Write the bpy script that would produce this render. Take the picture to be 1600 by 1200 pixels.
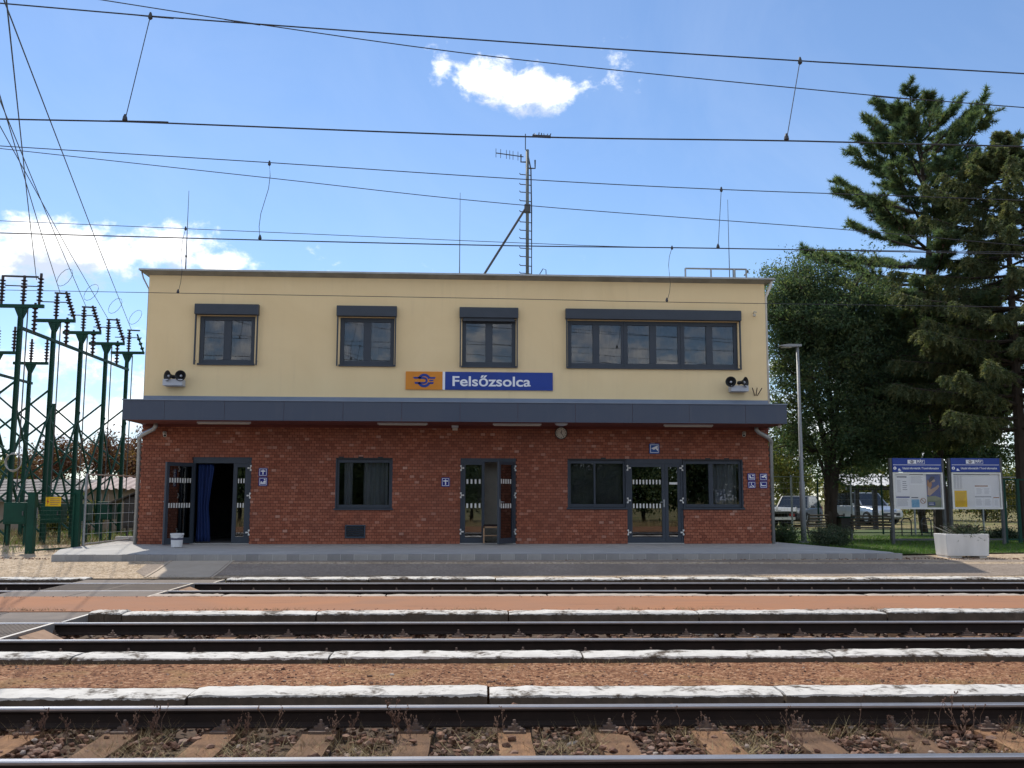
import bpy, bmesh, math, random
import numpy as np
from mathutils import Vector, Matrix

for o in list(bpy.data.objects):
    bpy.data.objects.remove(o)
rng = random.Random(7)
NR = np.random.default_rng(11)
R = math.radians
S = bpy.context.scene
COL = S.collection

# ------------------------------------------------------------------ camera
F_PX = 1500.0
CAM_Z = 1.6
YAW, PITCH, ROLL = R(3.3), R(6.77), 0.0018
CM = (Matrix.Rotation(-YAW, 3, 'Z') @ Matrix.Rotation(R(90) + PITCH, 3, 'X') @ Matrix.Rotation(ROLL, 3, 'Z'))
cd = bpy.data.cameras.new('camera')
cam = bpy.data.objects.new('camera', cd)
COL.objects.link(cam)
cam.matrix_world = Matrix.Translation((0, 0, CAM_Z)) @ CM.to_4x4()
cd.sensor_width = 36.0
cd.lens = 36.0 * F_PX / 1600.0
cd.clip_start = 0.1
cd.clip_end = 3000
S.camera = cam

# ------------------------------------------------------------------ light
SUN_AZ, SUN_EL = R(-24.0), R(51.0)
sun_dir = Vector((math.sin(SUN_AZ) * math.cos(SUN_EL), math.cos(SUN_AZ) * math.cos(SUN_EL), math.sin(SUN_EL)))
sl = bpy.data.lights.new('sun', 'SUN')
sl.energy = 2.5
sl.angle = R(0.53)
sl.color = (1.0, 0.93, 0.82)
so = bpy.data.objects.new('sun', sl)
COL.objects.link(so)
so.rotation_euler = (-sun_dir).to_track_quat('-Z', 'Y').to_euler()
so.location = (-20, 40, 50)

def ray(px, py):
    return CM @ Vector(((px - 800.0) / F_PX, (600.0 - py) / F_PX, -1.0))
def at(px, py, Y):
    """world point seen at a photo pixel on the vertical plane at distance Y"""
    r = ray(px, py)
    t = Y / r.y
    return Vector((r.x * t, Y, CAM_Z + r.z * t))
def gr(px, py, z):
    """world point seen at a photo pixel on the level plane at height z"""
    r = ray(px, py)
    t = (z - CAM_Z) / r.z
    return Vector((r.x * t, r.y * t, z))

# ------------------------------------------------------------------ world
W = bpy.data.worlds.new('World')
S.world = W
W.use_nodes = True
nt = W.node_tree
nt.nodes.clear()
class NG:
    """tiny node-graph helper"""
    def __init__(s, tree): s.t = tree
    def n(s, typ, **kw):
        nd = s.t.nodes.new(typ)
        for k, v in kw.items(): setattr(nd, k, v)
        return nd
    def link(s, a, b): s.t.links.new(a, b)
    def put(s, sock, v):
        if hasattr(v, 'node'): s.t.links.new(v, sock)
        elif v is not None: sock.default_value = v
    def m(s, op, a, b=None, c=None, clamp=False):
        nd = s.n('ShaderNodeMath', operation=op, use_clamp=clamp)
        s.put(nd.inputs[0], a)
        if b is not None: s.put(nd.inputs[1], b)
        if c is not None: s.put(nd.inputs[2], c)
        return nd.outputs[0]
    def noise(s, vec, scale, detail=4, rough=0.55, dist=0.0):
        nd = s.n('ShaderNodeTexNoise')
        if vec is not None: s.link(vec, nd.inputs['Vector'])
        nd.inputs['Scale'].default_value = scale
        nd.inputs['Detail'].default_value = detail
        nd.inputs['Roughness'].default_value = rough
        nd.inputs['Distortion'].default_value = dist
        return nd
    def ramp(s, fac, stops, interp='LINEAR'):
        nd = s.n('ShaderNodeValToRGB')
        cr = nd.color_ramp
        cr.interpolation = interp
        while len(cr.elements) < len(stops): cr.elements.new(0.5)
        for e, (p, c) in zip(cr.elements, stops):
            e.position = p
            e.color = (c[0], c[1], c[2], 1) if hasattr(c, '__len__') else (c, c, c, 1)
        s.put(nd.inputs[0], fac)
        return nd.outputs[0]
    def mix(s, fac, a, b, mode='MIX'):
        nd = s.n('ShaderNodeMix', data_type='RGBA', blend_type=mode)
        s.put(nd.inputs[0], fac)
        for i, v in ((6, a), (7, b)):
            if hasattr(v, 'node'): s.link(v, nd.inputs[i])
            else: nd.inputs[i].default_value = (v[0], v[1], v[2], 1)
        return nd.outputs[2]
g = NG(nt)
sky = g.n('ShaderNodeTexSky', sky_type='NISHITA')
sky.sun_disc = False
sky.sun_elevation = SUN_EL
sky.sun_rotation = SUN_AZ
sky.altitude = 100
sky.air_density = 1.0
sky.dust_density = 0.03
sky.ozone_density = 5.5
tc = g.n('ShaderNodeTexCoord')
nrm = g.n('ShaderNodeVectorMath', operation='NORMALIZE')
g.link(tc.outputs['Generated'], nrm.inputs[0])
sp = g.n('ShaderNodeSeparateXYZ')
g.link(nrm.outputs[0], sp.inputs[0])
az = g.m('ARCTAN2', sp.outputs[0], sp.outputs[1])
el = g.m('ARCSINE', sp.outputs[2])
def cloud_field(del_):
    """cloud density over azimuth/elevation; del_ shifts the lookup upwards for shading"""
    e2 = g.m('ADD', el, del_)
    cv = g.n('ShaderNodeCombineXYZ')
    g.link(g.m('MULTIPLY', az, 1.0), cv.inputs[0])
    g.link(g.m('MULTIPLY', e2, 1.35), cv.inputs[1])
    n1 = g.noise(cv.outputs[0], 11.0, 9, 0.58, 0.25).outputs[0]
    n2 = g.noise(cv.outputs[0], 42.0, 8, 0.62, 0.2).outputs[0]
    nn = g.m('ADD', g.m('MULTIPLY', g.m('SUBTRACT', n1, 0.5), 1.6), g.m('MULTIPLY', g.m('SUBTRACT', n2, 0.5), 1.5))
    best = None
    for (px, py, rx, ry, amp) in CLOUDS:
        r = ray(px, py).normalized()
        a0, e0 = math.atan2(r.x, r.y), math.asin(r.z)
        dx = g.m('DIVIDE', g.m('SUBTRACT', az, a0), rx / F_PX)
        dy = g.m('DIVIDE', g.m('SUBTRACT', e2, e0), ry / F_PX)
        d = g.m('SQRT', g.m('ADD', g.m('MULTIPLY', dx, dx), g.m('MULTIPLY', dy, dy)))
        v = g.m('MULTIPLY', g.m('SUBTRACT', 1.0, d), amp)
        best = v if best is None else g.m('MAXIMUM', best, v)
    # broken cumulus bank along the whole horizon
    bank = g.m('MULTIPLY', g.m('SUBTRACT', 0.14, e2), 3.2)
    bank = g.m('MINIMUM', bank, 0.14)
    best = g.m('MAXIMUM', best, bank)
    # the northern sky, mirrored grey in the upper windows, carries more cumulus, its unseen cover enlarged to add neutral fill light
    north = g.m('MINIMUM', g.m('MULTIPLY', g.m('SUBTRACT', -0.05, sp.outputs[1]), 1.6), 0.28)
    best = g.m('MAXIMUM', best, north)
    best = g.m('MAXIMUM', best, -1.2)
    return g.m('ADD', best, nn)
CLOUDS = [(270, 393, 85, 46, 0.8), (345, 412, 60, 26, 0.7), (160, 400, 70, 44, 0.7), (60, 385, 85, 46, 0.8), (-60, 400, 110, 50, 0.8), (835, 140, 110, 34, 0.85), (765, 128, 62, 36, 0.85), (950, 118, 36, 32, 0.3), (690, 108, 16, 24, 0.3),
          (40, 570, 200, 34, 0.28), (150, 650, 300, 60, 0.42)]
d0 = cloud_field(0.0)
d1 = cloud_field(0.03)
cov = g.n('ShaderNodeMapRange', interpolation_type='SMOOTHSTEP')
g.link(d0, cov.inputs[0])
cov.inputs[1].default_value = -0.06
cov.inputs[2].default_value = 0.55
shade = g.n('ShaderNodeMapRange', interpolation_type='SMOOTHSTEP')
g.link(d1, shade.inputs[0])
shade.inputs[1].default_value = -0.1
shade.inputs[2].default_value = 0.55
ccol = g.mix(shade.outputs[0], (10.5, 10.4, 10.3), (4.8, 5.4, 6.6))
veil = g.m('MULTIPLY', g.ramp(g.noise(nrm.outputs[0], 2.6, 7, 0.62, 0.8).outputs[0], [(0.42, 0.0), (0.75, 1.0)]), 0.10)
hs = g.n('ShaderNodeHueSaturation')
hs.inputs['Saturation'].default_value = 0.98
g.link(sky.outputs[0], hs.inputs['Color'])
skyc = g.mix(veil, hs.outputs[0], (7.0, 7.6, 8.6))
col = g.mix(cov.outputs[0], skyc, ccol)
bg = g.n('ShaderNodeBackground')
g.link(col, bg.inputs[0])
bg.inputs[1].default_value = 0.088
wo = g.n('ShaderNodeOutputWorld')
g.link(bg.outputs[0], wo.inputs[0])

S.view_settings.view_transform = 'Standard'
S.view_settings.look = 'None'
S.view_settings.gamma = 1.0
S.view_settings.use_curve_mapping = False
S.view_settings.exposure = 0.80
S.render.engine = 'CYCLES'

# ------------------------------------------------------------------ helpers
MATS = {}
def mat(name, c1, c2=None, scale=6.0, rough=0.7, bump=0.0, bscale=None, metal=0.0, detail=5, c3=None, stretch=None, spec=0.4, dist=0.0):
    """procedural material: noise between two or three colours plus optional bump"""
    if name in MATS: return MATS[name]
    m = bpy.data.materials.new(name)
    m.use_nodes = True
    k = NG(m.node_tree)
    b = m.node_tree.nodes['Principled BSDF']
    b.inputs['Roughness'].default_value = rough
    b.inputs['Metallic'].default_value = metal
    b.inputs['Specular IOR Level'].default_value = spec
    t = k.n('ShaderNodeTexCoord')
    v = t.outputs['Object']
    if stretch:
        mp = k.n('ShaderNodeMapping')
        mp.inputs['Scale'].default_value = stretch
        k.link(v, mp.inputs[0])
        v = mp.outputs[0]
    c2 = c2 or tuple(x * 0.8 for x in c1)
    nz = k.noise(v, scale, detail, 0.6, dist)
    stops = [(0.3, c1), (0.7, c2)] if c3 is None else [(0.25, c1), (0.5, c2), (0.75, c3)]
    k.link(k.ramp(nz.outputs[0], stops), b.inputs['Base Color'])
    if bump:
        n2 = k.noise(v, bscale or scale * 4, 4, 0.6)
        bp = k.n('ShaderNodeBump')
        bp.inputs['Strength'].default_value = bump
        bp.inputs['Distance'].default_value = 0.02
        k.link(n2.outputs[0], bp.inputs['Height'])
        k.link(bp.outputs[0], b.inputs['Normal'])
    MATS[name] = m
    return m
def mat_emit(name, c, s):
    m = bpy.data.materials.new(name)
    m.use_nodes = True
    b = m.node_tree.nodes['Principled BSDF']
    b.inputs['Base Color'].default_value = (*c, 1)
    b.inputs['Emission Color'].default_value = (*c, 1)
    b.inputs['Emission Strength'].default_value = s
    MATS[name] = m
    return m

class MB:
    """mesh builder: collects vertices and faces in world (or local) coordinates"""
    def __init__(s): s.v = []; s.f = []
    def add(s, vs, fs):
        o = len(s.v)
        s.v.extend([tuple(p) for p in vs])
        s.f.extend([tuple(i + o for i in q) for q in fs])
        return s
    def box(s, x0, x1, y0, y1, z0, z1):
        return s.add([(x0, y0, z0), (x1, y0, z0), (x1, y1, z0), (x0, y1, z0), (x0, y0, z1), (x1, y0, z1), (x1, y1, z1), (x0, y1, z1)],
                     [(0, 3, 2, 1), (4, 5, 6, 7), (0, 1, 5, 4), (1, 2, 6, 5), (2, 3, 7, 6), (3, 0, 4, 7)])
    def obox(s, c, ax, hx, hy, hz):
        """box centred at c, turned by matrix ax"""
        vs = []
        for z in (-hz, hz):
            for (x, y) in ((-hx, -hy), (hx, -hy), (hx, hy), (-hx, hy)):
                vs.append(Vector(c) + ax @ Vector((x, y, z)))
        return s.add(vs, [(0, 3, 2, 1), (4, 5, 6, 7), (0, 1, 5, 4), (1, 2, 6, 5), (2, 3, 7, 6), (3, 0, 4, 7)])
    def bar(s, a, b, w, h=None):
        """square bar from a to b"""
        a, b = Vector(a), Vector(b)
        q = (b - a).to_track_quat('Z', 'Y').to_matrix()
        return s.obox((a + b) / 2, q, w / 2, (h or w) / 2, (b - a).length / 2)
    def tube(s, pts, r, n=6, cap=True):
        pts = [Vector(p) for p in pts]
        rs = r if hasattr(r, '__len__') else [r] * len(pts)
        o = len(s.v)
        for i, p in enumerate(pts):
            d = (pts[min(i + 1, len(pts) - 1)] - pts[max(i - 1, 0)]).normalized()
            u = d.cross(Vector((0, 0, 1)))
            if u.length < 1e-3: u = d.cross(Vector((0, 1, 0)))
            u.normalize()
            w = d.cross(u)
            for k in range(n):
                a = 2 * math.pi * k / n
                s.v.append(tuple(p + (u * math.cos(a) + w * math.sin(a)) * rs[i]))
        for i in range(len(pts) - 1):
            for k in range(n):
                k2 = (k + 1) % n
                s.f.append((o + i * n + k, o + i * n + k2, o + (i + 1) * n + k2, o + (i + 1) * n + k))
        if cap:
            s.f.append(tuple(o + k for k in range(n - 1, -1, -1)))
            e = o + (len(pts) - 1) * n
            s.f.append(tuple(e + k for k in range(n)))
        return s
    def lathe(s, c, prof, n=12, axis=None):
        """profile (radius, height) turned about an axis through c"""
        ax = axis.to_track_quat('Z', 'Y').to_matrix() if axis is not None else Matrix.Identity(3)
        o = len(s.v)
        for (r, h) in prof:
            for k in range(n):
                a = 2 * math.pi * k / n
                s.v.append(tuple(Vector(c) + ax @ Vector((r * math.cos(a), r * math.sin(a), h))))
        for i in range(len(prof) - 1):
            for k in range(n):
                k2 = (k + 1) % n
                s.f.append((o + i * n + k, o + i * n + k2, o + (i + 1) * n + k2, o + (i + 1) * n + k))
        s.f.append(tuple(o + k for k in range(n - 1, -1, -1)))
        e = o + (len(prof) - 1) * n
        s.f.append(tuple(e + k for k in range(n)))
        return s
    def prism(s, poly, z0, z1):
        """vertical prism over an xy polygon (counter-clockwise)"""
        n = len(poly)
        vs = [(p[0], p[1], z0) for p in poly] + [(p[0], p[1], z1) for p in poly]
        fs = [tuple(range(n - 1, -1, -1)), tuple(range(n, 2 * n))]
        fs += [(i, (i + 1) % n, n + (i + 1) % n, n + i) for i in range(n)]
        return s.add(vs, fs)
    def fprism(s, poly, y0, y1):
        """prism over an xz polygon, pushed from y0 (front) to y1"""
        n = len(poly)
        vs = [(p[0], y0, p[1]) for p in poly] + [(p[0], y1, p[1]) for p in poly]
        fs = [tuple(range(n)), tuple(range(2 * n - 1, n - 1, -1))]
        fs += [(i, n + i, n + (i + 1) % n, (i + 1) % n) for i in range(n)]
        return s.add(vs, fs)
    def build(s, name, m, parent=None, smooth=False, bevel=0.0, origin=None):
        me = bpy.data.meshes.new(name)
        vs = s.v
        if origin is not None:
            vs = [(p[0] - origin[0], p[1] - origin[1], p[2] - origin[2]) for p in vs]
        me.from_pydata(vs, [], s.f)
        me.update()
        me.materials.append(MATS[m] if isinstance(m, str) else m)
        if smooth:
            for p in me.polygons: p.use_smooth = True
        o = bpy.data.objects.new(name, me)
        COL.objects.link(o)
        if origin is not None: o.location = origin
        if bevel:
            bv = o.modifiers.new('bevel', 'BEVEL')
            bv.width = bevel
            bv.segments = 2
            bv.limit_method = 'ANGLE'
        if parent is not None: adopt(o, parent)
        return o
WLOC = {}
def wmat(o):
    m = Matrix.LocRotScale(o.location, o.rotation_euler, o.scale)
    if o.parent is not None:
        m = wmat(o.parent) @ o.matrix_parent_inverse @ m
    return m
def adopt(o, parent):
    """parent keeping the world place"""
    o.parent = parent
    o.matrix_parent_inverse = wmat(parent).inverted()
def thing(name, loc, label, cat, group=None, rz=0.0):
    o = bpy.data.objects.new(name, None)
    o.empty_display_size = 0.3
    COL.objects.link(o)
    o.location = loc
    o.rotation_euler = (0, 0, rz)
    tag(o, label, cat, group)
    return o
def tag(o, label, cat, group=None):
    o['label'] = label
    o['category'] = cat
    if group: o['group'] = group
    return o
def struct(o):
    o['kind'] = 'structure'
    return o
def stuff(o, label=None, cat=None):
    o['kind'] = 'stuff'
    if label: o['label'] = label
    if cat: o['category'] = cat
    return o
def inst(name, me, parent, loc, rz=0.0, scale=(1, 1, 1), local=False):
    o = bpy.data.objects.new(name, me)
    COL.objects.link(o)
    o.location = loc
    o.rotation_euler = (0, 0, rz)
    o.scale = scale
    if parent is not None:
        o.parent = parent
        if not local: o.matrix_parent_inverse = wmat(parent).inverted()
    return o
def copy_tree(o, parent=None):
    c = o.copy()
    COL.objects.link(c)
    if parent is not None:
        c.parent = parent
        c.matrix_parent_inverse = o.matrix_parent_inverse.copy()
    for ch in list(o.children):
        copy_tree(ch, c)
    return c
def soup(name, T, m, parent=None, rnd=True):
    """mesh from an (N,3,3) array of triangles, with one random value for each face"""
    T = np.asarray(T, dtype=np.float32)
    n = len(T)
    me = bpy.data.meshes.new(name)
    me.vertices.add(3 * n)
    me.vertices.foreach_set('co', T.reshape(-1))
    me.loops.add(3 * n)
    me.loops.foreach_set('vertex_index', np.arange(3 * n, dtype=np.int32))
    me.polygons.add(n)
    me.polygons.foreach_set('loop_start', np.arange(0, 3 * n, 3, dtype=np.int32))
    me.update(calc_edges=True)
    if rnd is not False:
        a = me.attributes.new('rnd', 'FLOAT', 'FACE')
        vals = NR.random(n).astype(np.float32) if rnd is True else np.asarray(rnd, dtype=np.float32)
        a.data.foreach_set('value', vals)
    me.materials.append(MATS[m] if isinstance(m, str) else m)
    o = bpy.data.objects.new(name, me)
    COL.objects.link(o)
    if parent is not None: adopt(o, parent)
    return o
def text(name, body, m, size, loc, parent, bold=0.0, width=None, depth=0.004, align='LEFT'):
    """lettering as a thin mesh standing on the xz plane, facing -y; fitted to a width if given"""
    cu = bpy.data.curves.new(name, 'FONT')
    cu.body = body
    cu.size = size
    cu.offset = bold
    cu.extrude = depth / 2
    cu.align_x = align
    tmp = bpy.data.objects.new(name + '_tmp', cu)
    COL.objects.link(tmp)
    bpy.context.view_layer.update()
    me = bpy.data.meshes.new_from_object(tmp.evaluated_get(bpy.context.evaluated_depsgraph_get()))
    bpy.data.objects.remove(tmp)
    me.materials.clear()
    me.materials.append(MATS[m])
    xs = [v.co.x for v in me.vertices]
    sx = 1.0
    if width and xs: sx = width / (max(xs) - min(xs))
    x0 = min(xs) if align == 'LEFT' else 0.0
    for v in me.vertices:
        v.co = Vector(((v.co.x - x0) * sx, -v.co.z, v.co.y))
    o = bpy.data.objects.new(name, me)
    COL.objects.link(o)
    o.location = loc
    if parent is not None: adopt(o, parent)
    return o
# ------------------------------------------------------------------ materials
def mat_attr(name, stops, rough=0.85, obj=False, bump=0.3, bscale=60, spec=0.3, wash=None):
    """colour picked by a random value for each piece (face attribute, or the object's own random), plus grain"""
    m = bpy.data.materials.new(name)
    m.use_nodes = True
    k = NG(m.node_tree)
    b = m.node_tree.nodes['Principled BSDF']
    b.inputs['Roughness'].default_value = rough
    b.inputs['Specular IOR Level'].default_value = spec
    if obj:
        f = k.n('ShaderNodeObjectInfo').outputs['Random']
    else:
        f = k.n('ShaderNodeAttribute', attribute_name='rnd').outputs['Fac']
    c = k.ramp(f, stops)
    t = k.n('ShaderNodeNewGeometry')
    n1 = k.noise(t.outputs['Position'], bscale, 4, 0.6)
    c = k.mix(0.5, c, k.ramp(n1.outputs[0], [(0.3, 0.55), (0.7, 1.3)]), 'MULTIPLY')
    if wash:
        n3 = k.noise(t.outputs['Position'], 0.9, 4, 0.6, 0.5)
        c = k.mix(k.ramp(n3.outputs[0], [(0.4, 0.0), (0.75, wash[1])]), c, wash[0])
    k.link(c, b.inputs['Base Color'])
    if bump:
        bp = k.n('ShaderNodeBump')
        bp.inputs['Strength'].default_value = bump
        bp.inputs['Distance'].default_value = 0.005
        k.link(n1.outputs[0], bp.inputs['Height'])
        k.link(bp.outputs[0], b.inputs['Normal'])
    MATS[name] = m
    return m
BR = [(0.0, (0.235, 0.074, 0.044)), (0.3, (0.31, 0.101, 0.058)), (0.8, (0.37, 0.130, 0.076)), (0.96, (0.40, 0.155, 0.098)), (1.0, (0.50, 0.27, 0.20))]
mat_attr('brick', BR, wash=((0.21, 0.082, 0.056), 0.65))
mat_attr('brick_single', BR, obj=True, wash=((0.21, 0.082, 0.056), 0.65))
mat('mortar', (0.105, 0.045, 0.035), (0.075, 0.032, 0.026), 3, 0.95)
def mat_weathered(name, c, patch, streak, rough=0.9, bump=0.2, bscale=90, sdir=(2.2, 2.2, 0.12), amt=0.5, spec=0.3):
    """paint or plaster with broad faded patches and fine rain streaks"""
    m = bpy.data.materials.new(name)
    m.use_nodes = True
    k = NG(m.node_tree)
    b = m.node_tree.nodes['Principled BSDF']
    b.inputs['Roughness'].default_value = rough
    b.inputs['Specular IOR Level'].default_value = spec
    pos = k.n('ShaderNodeNewGeometry').outputs['Position']
    mp = k.n('ShaderNodeMapping')
    mp.inputs['Scale'].default_value = sdir
    k.link(pos, mp.inputs[0])
    n1 = k.noise(pos, 0.45, 6, 0.6, 0.8)
    n2 = k.noise(mp.outputs[0], 2.4, 6, 0.65, 0.2)
    n3 = k.noise(pos, 1.1, 3, 0.5)
    col_ = k.mix(k.ramp(n1.outputs[0], [(0.35, 0.0), (0.7, 1.0)]), c, patch)
    sf = k.m('MULTIPLY', k.ramp(n2.outputs[0], [(0.5, 0.0), (0.78, amt)]), k.ramp(n3.outputs[0], [(0.35, 0.1), (0.65, 1.0)]))
    k.link(k.mix(sf, col_, streak), b.inputs['Base Color'])
    bp = k.n('ShaderNodeBump')
    bp.inputs['Strength'].default_value = bump
    bp.inputs['Distance'].default_value = 0.01
    k.link(k.noise(pos, bscale, 4, 0.6).outputs[0], bp.inputs['Height'])
    k.link(bp.outputs[0], b.inputs['Normal'])
    MATS[name] = m
mat_weathered('plaster', (0.84, 0.665, 0.39), (0.785, 0.61, 0.345), (0.60, 0.46, 0.28), 0.93, 0.22, 90, amt=0.3)
mat('anthracite', (0.040, 0.052, 0.072), (0.032, 0.043, 0.06), 3, 0.45)
mat_weathered('fascia', (0.060, 0.078, 0.118), (0.070, 0.086, 0.122), (0.11, 0.12, 0.145), 0.45, 0.03, 4, amt=0.35)
mat('flashing', (0.20, 0.245, 0.32), (0.16, 0.20, 0.27), 1.5, 0.45)
mat('soffit', (0.17, 0.045, 0.035), (0.12, 0.03, 0.025), 2, 0.8)
mat('zinc', (0.42, 0.44, 0.44), (0.30, 0.31, 0.31), 3, 0.45, metal=0.5)
mat('eave', (0.33, 0.33, 0.29), (0.20, 0.20, 0.175), 1.6, 0.6)
mat('white_plastic', (0.75, 0.75, 0.72), (0.66, 0.66, 0.63), 5, 0.5)
mat('cream_plastic', (0.60, 0.56, 0.48), (0.5, 0.47, 0.4), 5, 0.6)
mat('grey_box', (0.50, 0.52, 0.56), (0.43, 0.45, 0.49), 4, 0.5)
mat('black', (0.012, 0.013, 0.015), (0.02, 0.02, 0.022), 4, 0.5)
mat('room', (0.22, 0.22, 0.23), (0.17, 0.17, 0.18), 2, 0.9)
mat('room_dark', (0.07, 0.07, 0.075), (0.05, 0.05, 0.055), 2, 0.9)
mat('blind', (0.15, 0.15, 0.155), (0.12, 0.12, 0.125), 3, 0.9)
mat('curtain', (0.50, 0.51, 0.52), (0.36, 0.37, 0.38), 3, 0.95, stretch=(6, 6, 0.3))
mat('blue_cloth', (0.008, 0.032, 0.14), (0.004, 0.014, 0.075), 2, 0.75, stretch=(5, 5, 0.4))
mat('wood_chair', (0.46, 0.29, 0.17), (0.36, 0.22, 0.125), 8, 0.5, stretch=(1, 1, 8))
mat('dark_cushion', (0.03, 0.012, 0.014), (0.02, 0.01, 0.01), 9, 0.9)
mat('sign_blue', (0.008, 0.045, 0.30), (0.006, 0.035, 0.25), 1.5, 0.35)
mat('sign_purple', (0.016, 0.02, 0.22), (0.012, 0.015, 0.17), 2, 0.4)
mat('sign_cyan', (0.01, 0.09, 0.34), (0.008, 0.075, 0.30), 2, 0.4)
mat('sign_orange', (0.72, 0.27, 0.018), (0.64, 0.22, 0.012), 1.5, 0.4)
mat('sign_white', (0.84, 0.85, 0.88), (0.79, 0.80, 0.84), 3, 0.4)
mat('sign_yellow', (0.80, 0.52, 0.01), (0.74, 0.46, 0.01), 2, 0.45)
mat('paper', (0.80, 0.80, 0.82), (0.74, 0.75, 0.78), 2, 0.6)
mat('print_dark', (0.05, 0.05, 0.10), (0.08, 0.08, 0.13), 6, 0.6)
mat('print_grey', (0.42, 0.43, 0.47), (0.36, 0.37, 0.42), 12, 0.6)
mat('print_cyan', (0.12, 0.34, 0.56), (0.3, 0.5, 0.66), 25, 0.6)
mat('print_brown', (0.42, 0.22, 0.12), (0.34, 0.17, 0.09), 6, 0.6)
mat('print_skin', (0.50, 0.36, 0.30), (0.42, 0.29, 0.24), 6, 0.6)
mat('print_olive', (0.20, 0.24, 0.16), (0.28, 0.30, 0.22), 6, 0.6)
mat('print_blue', (0.06, 0.09, 0.26), (0.09, 0.12, 0.30), 3, 0.6)
mat('print_red', (0.55, 0.06, 0.05), (0.5, 0.05, 0.04), 3, 0.6)
mat('concrete', (0.43, 0.42, 0.40), (0.35, 0.345, 0.335), 1.3, 0.9, 0.25, 40, detail=8)
mat('kerb_concrete', (0.34, 0.335, 0.33), (0.26, 0.258, 0.255), 3, 0.9, 0.3, 50, detail=8)
mat('planter_concrete', (0.72, 0.71, 0.69), (0.55, 0.54, 0.52), 2.2, 0.9, 0.2, 30, detail=8, stretch=(1, 1, 0.35))
mat('green_steel', (0.004, 0.056, 0.036), (0.003, 0.038, 0.026), 2.5, 0.55, spec=0.25)
mat('mast_steel', (0.15, 0.17, 0.16), (0.10, 0.115, 0.11), 4, 0.55)
mat('insulator', (0.035, 0.016, 0.017), (0.025, 0.012, 0.013), 4, 0.3)
mat('wire', (0.050, 0.054, 0.062), (0.035, 0.038, 0.044), 4, 0.5)
mat('pale_wire', (0.18, 0.20, 0.24), (0.14, 0.16, 0.19), 4, 0.5)
mat('galvanised', (0.38, 0.40, 0.41), (0.28, 0.30, 0.31), 6, 0.45, metal=0.6)
mat('dark_steel', (0.10, 0.105, 0.11), (0.06, 0.065, 0.07), 5, 0.5, metal=0.3)
mat('lamp_grey', (0.30, 0.32, 0.34), (0.25, 0.27, 0.29), 3, 0.4)
mat_weathered('red_surfacing', (0.345, 0.160, 0.082), (0.285, 0.150, 0.092), (0.17, 0.090, 0.056), 0.95, 0.5, 55, (0.35, 2.6, 1), 0.75)
mat('gravel_fill', (0.14, 0.10, 0.075), (0.20, 0.14, 0.10), 5, 0.95, 0.5, 60)
mat('soil', (0.105, 0.066, 0.040), (0.065, 0.041, 0.027), 4, 0.95, 0.6, 50, detail=9)
mat('panel_rubber', (0.145, 0.112, 0.090), (0.098, 0.076, 0.062), 2.5, 0.75, 0.3, 80, detail=8)
mat('steel_edge', (0.5, 0.47, 0.43), (0.4, 0.37, 0.33), 6, 0.4, metal=0.5)
mat('rust_plate', (0.30, 0.175, 0.10), (0.22, 0.12, 0.065), 6, 0.75, 0.2)
mat('sleeper', (0.29, 0.160, 0.078), (0.17, 0.092, 0.048), 4, 0.95, 0.8, 40, detail=10, stretch=(1.6, 0.35, 1), c3=(0.36, 0.215, 0.115), dist=0.6)
def tint_by_object(m, lo, hi):
    k = NG(m.node_tree)
    b = m.node_tree.nodes['Principled BSDF']
    src = b.inputs['Base Color'].links[0].from_socket
    k.link(k.mix(1.0, src, k.ramp(k.n('ShaderNodeObjectInfo').outputs['Random'], [(0.0, lo), (1.0, hi)]), 'MULTIPLY'), b.inputs['Base Color'])
tint_by_object(MATS['sleeper'], (0.68, 0.70, 0.74), (1.25, 1.2, 1.12))
tint_by_object(MATS['kerb_concrete'], (0.82, 0.82, 0.83), (1.15, 1.14, 1.12))
mat('bench_slat', (0.13, 0.105, 0.085), (0.09, 0.075, 0.06), 6, 0.6)
mat('bolt_rust', (0.10, 0.062, 0.045), (0.16, 0.11, 0.085), 20, 0.7)
mat('bark', (0.075, 0.058, 0.045), (0.045, 0.035, 0.028), 5, 0.95, 0.8, 18, stretch=(3, 3, 0.5))
mat('roof_tile', (0.27, 0.25, 0.235), (0.19, 0.175, 0.165), 3, 0.9)
mat('roof_sheet', (0.44, 0.36, 0.33), (0.34, 0.26, 0.235), 1.5, 0.8)
mat('roof_white', (0.52, 0.53, 0.54), (0.42, 0.43, 0.44), 1.5, 0.6)
mat('shed_wall', (0.30, 0.25, 0.20), (0.22, 0.18, 0.15), 2, 0.9)
mat('dark_cabinet', (0.05, 0.048, 0.045), (0.04, 0.038, 0.036), 4, 0.7)
mat('car_silver', (0.42, 0.45, 0.48), (0.38, 0.41, 0.44), 1, 0.28, metal=0.6)
mat('car_white', (0.75, 0.76, 0.77), (0.70, 0.71, 0.72), 1, 0.35)
mat('car_dark', (0.13, 0.14, 0.15), (0.11, 0.12, 0.13), 1, 0.3)
mat('car_glass', (0.015, 0.018, 0.02), (0.02, 0.022, 0.025), 2, 0.08, spec=0.8)
mat('tyre', (0.015, 0.015, 0.015), (0.022, 0.022, 0.022), 9, 0.85)
mat('lamp_red', (0.35, 0.012, 0.01), (0.28, 0.01, 0.01), 3, 0.25)
mat('bucket', (0.66, 0.67, 0.68), (0.58, 0.59, 0.60), 4, 0.5)

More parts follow.
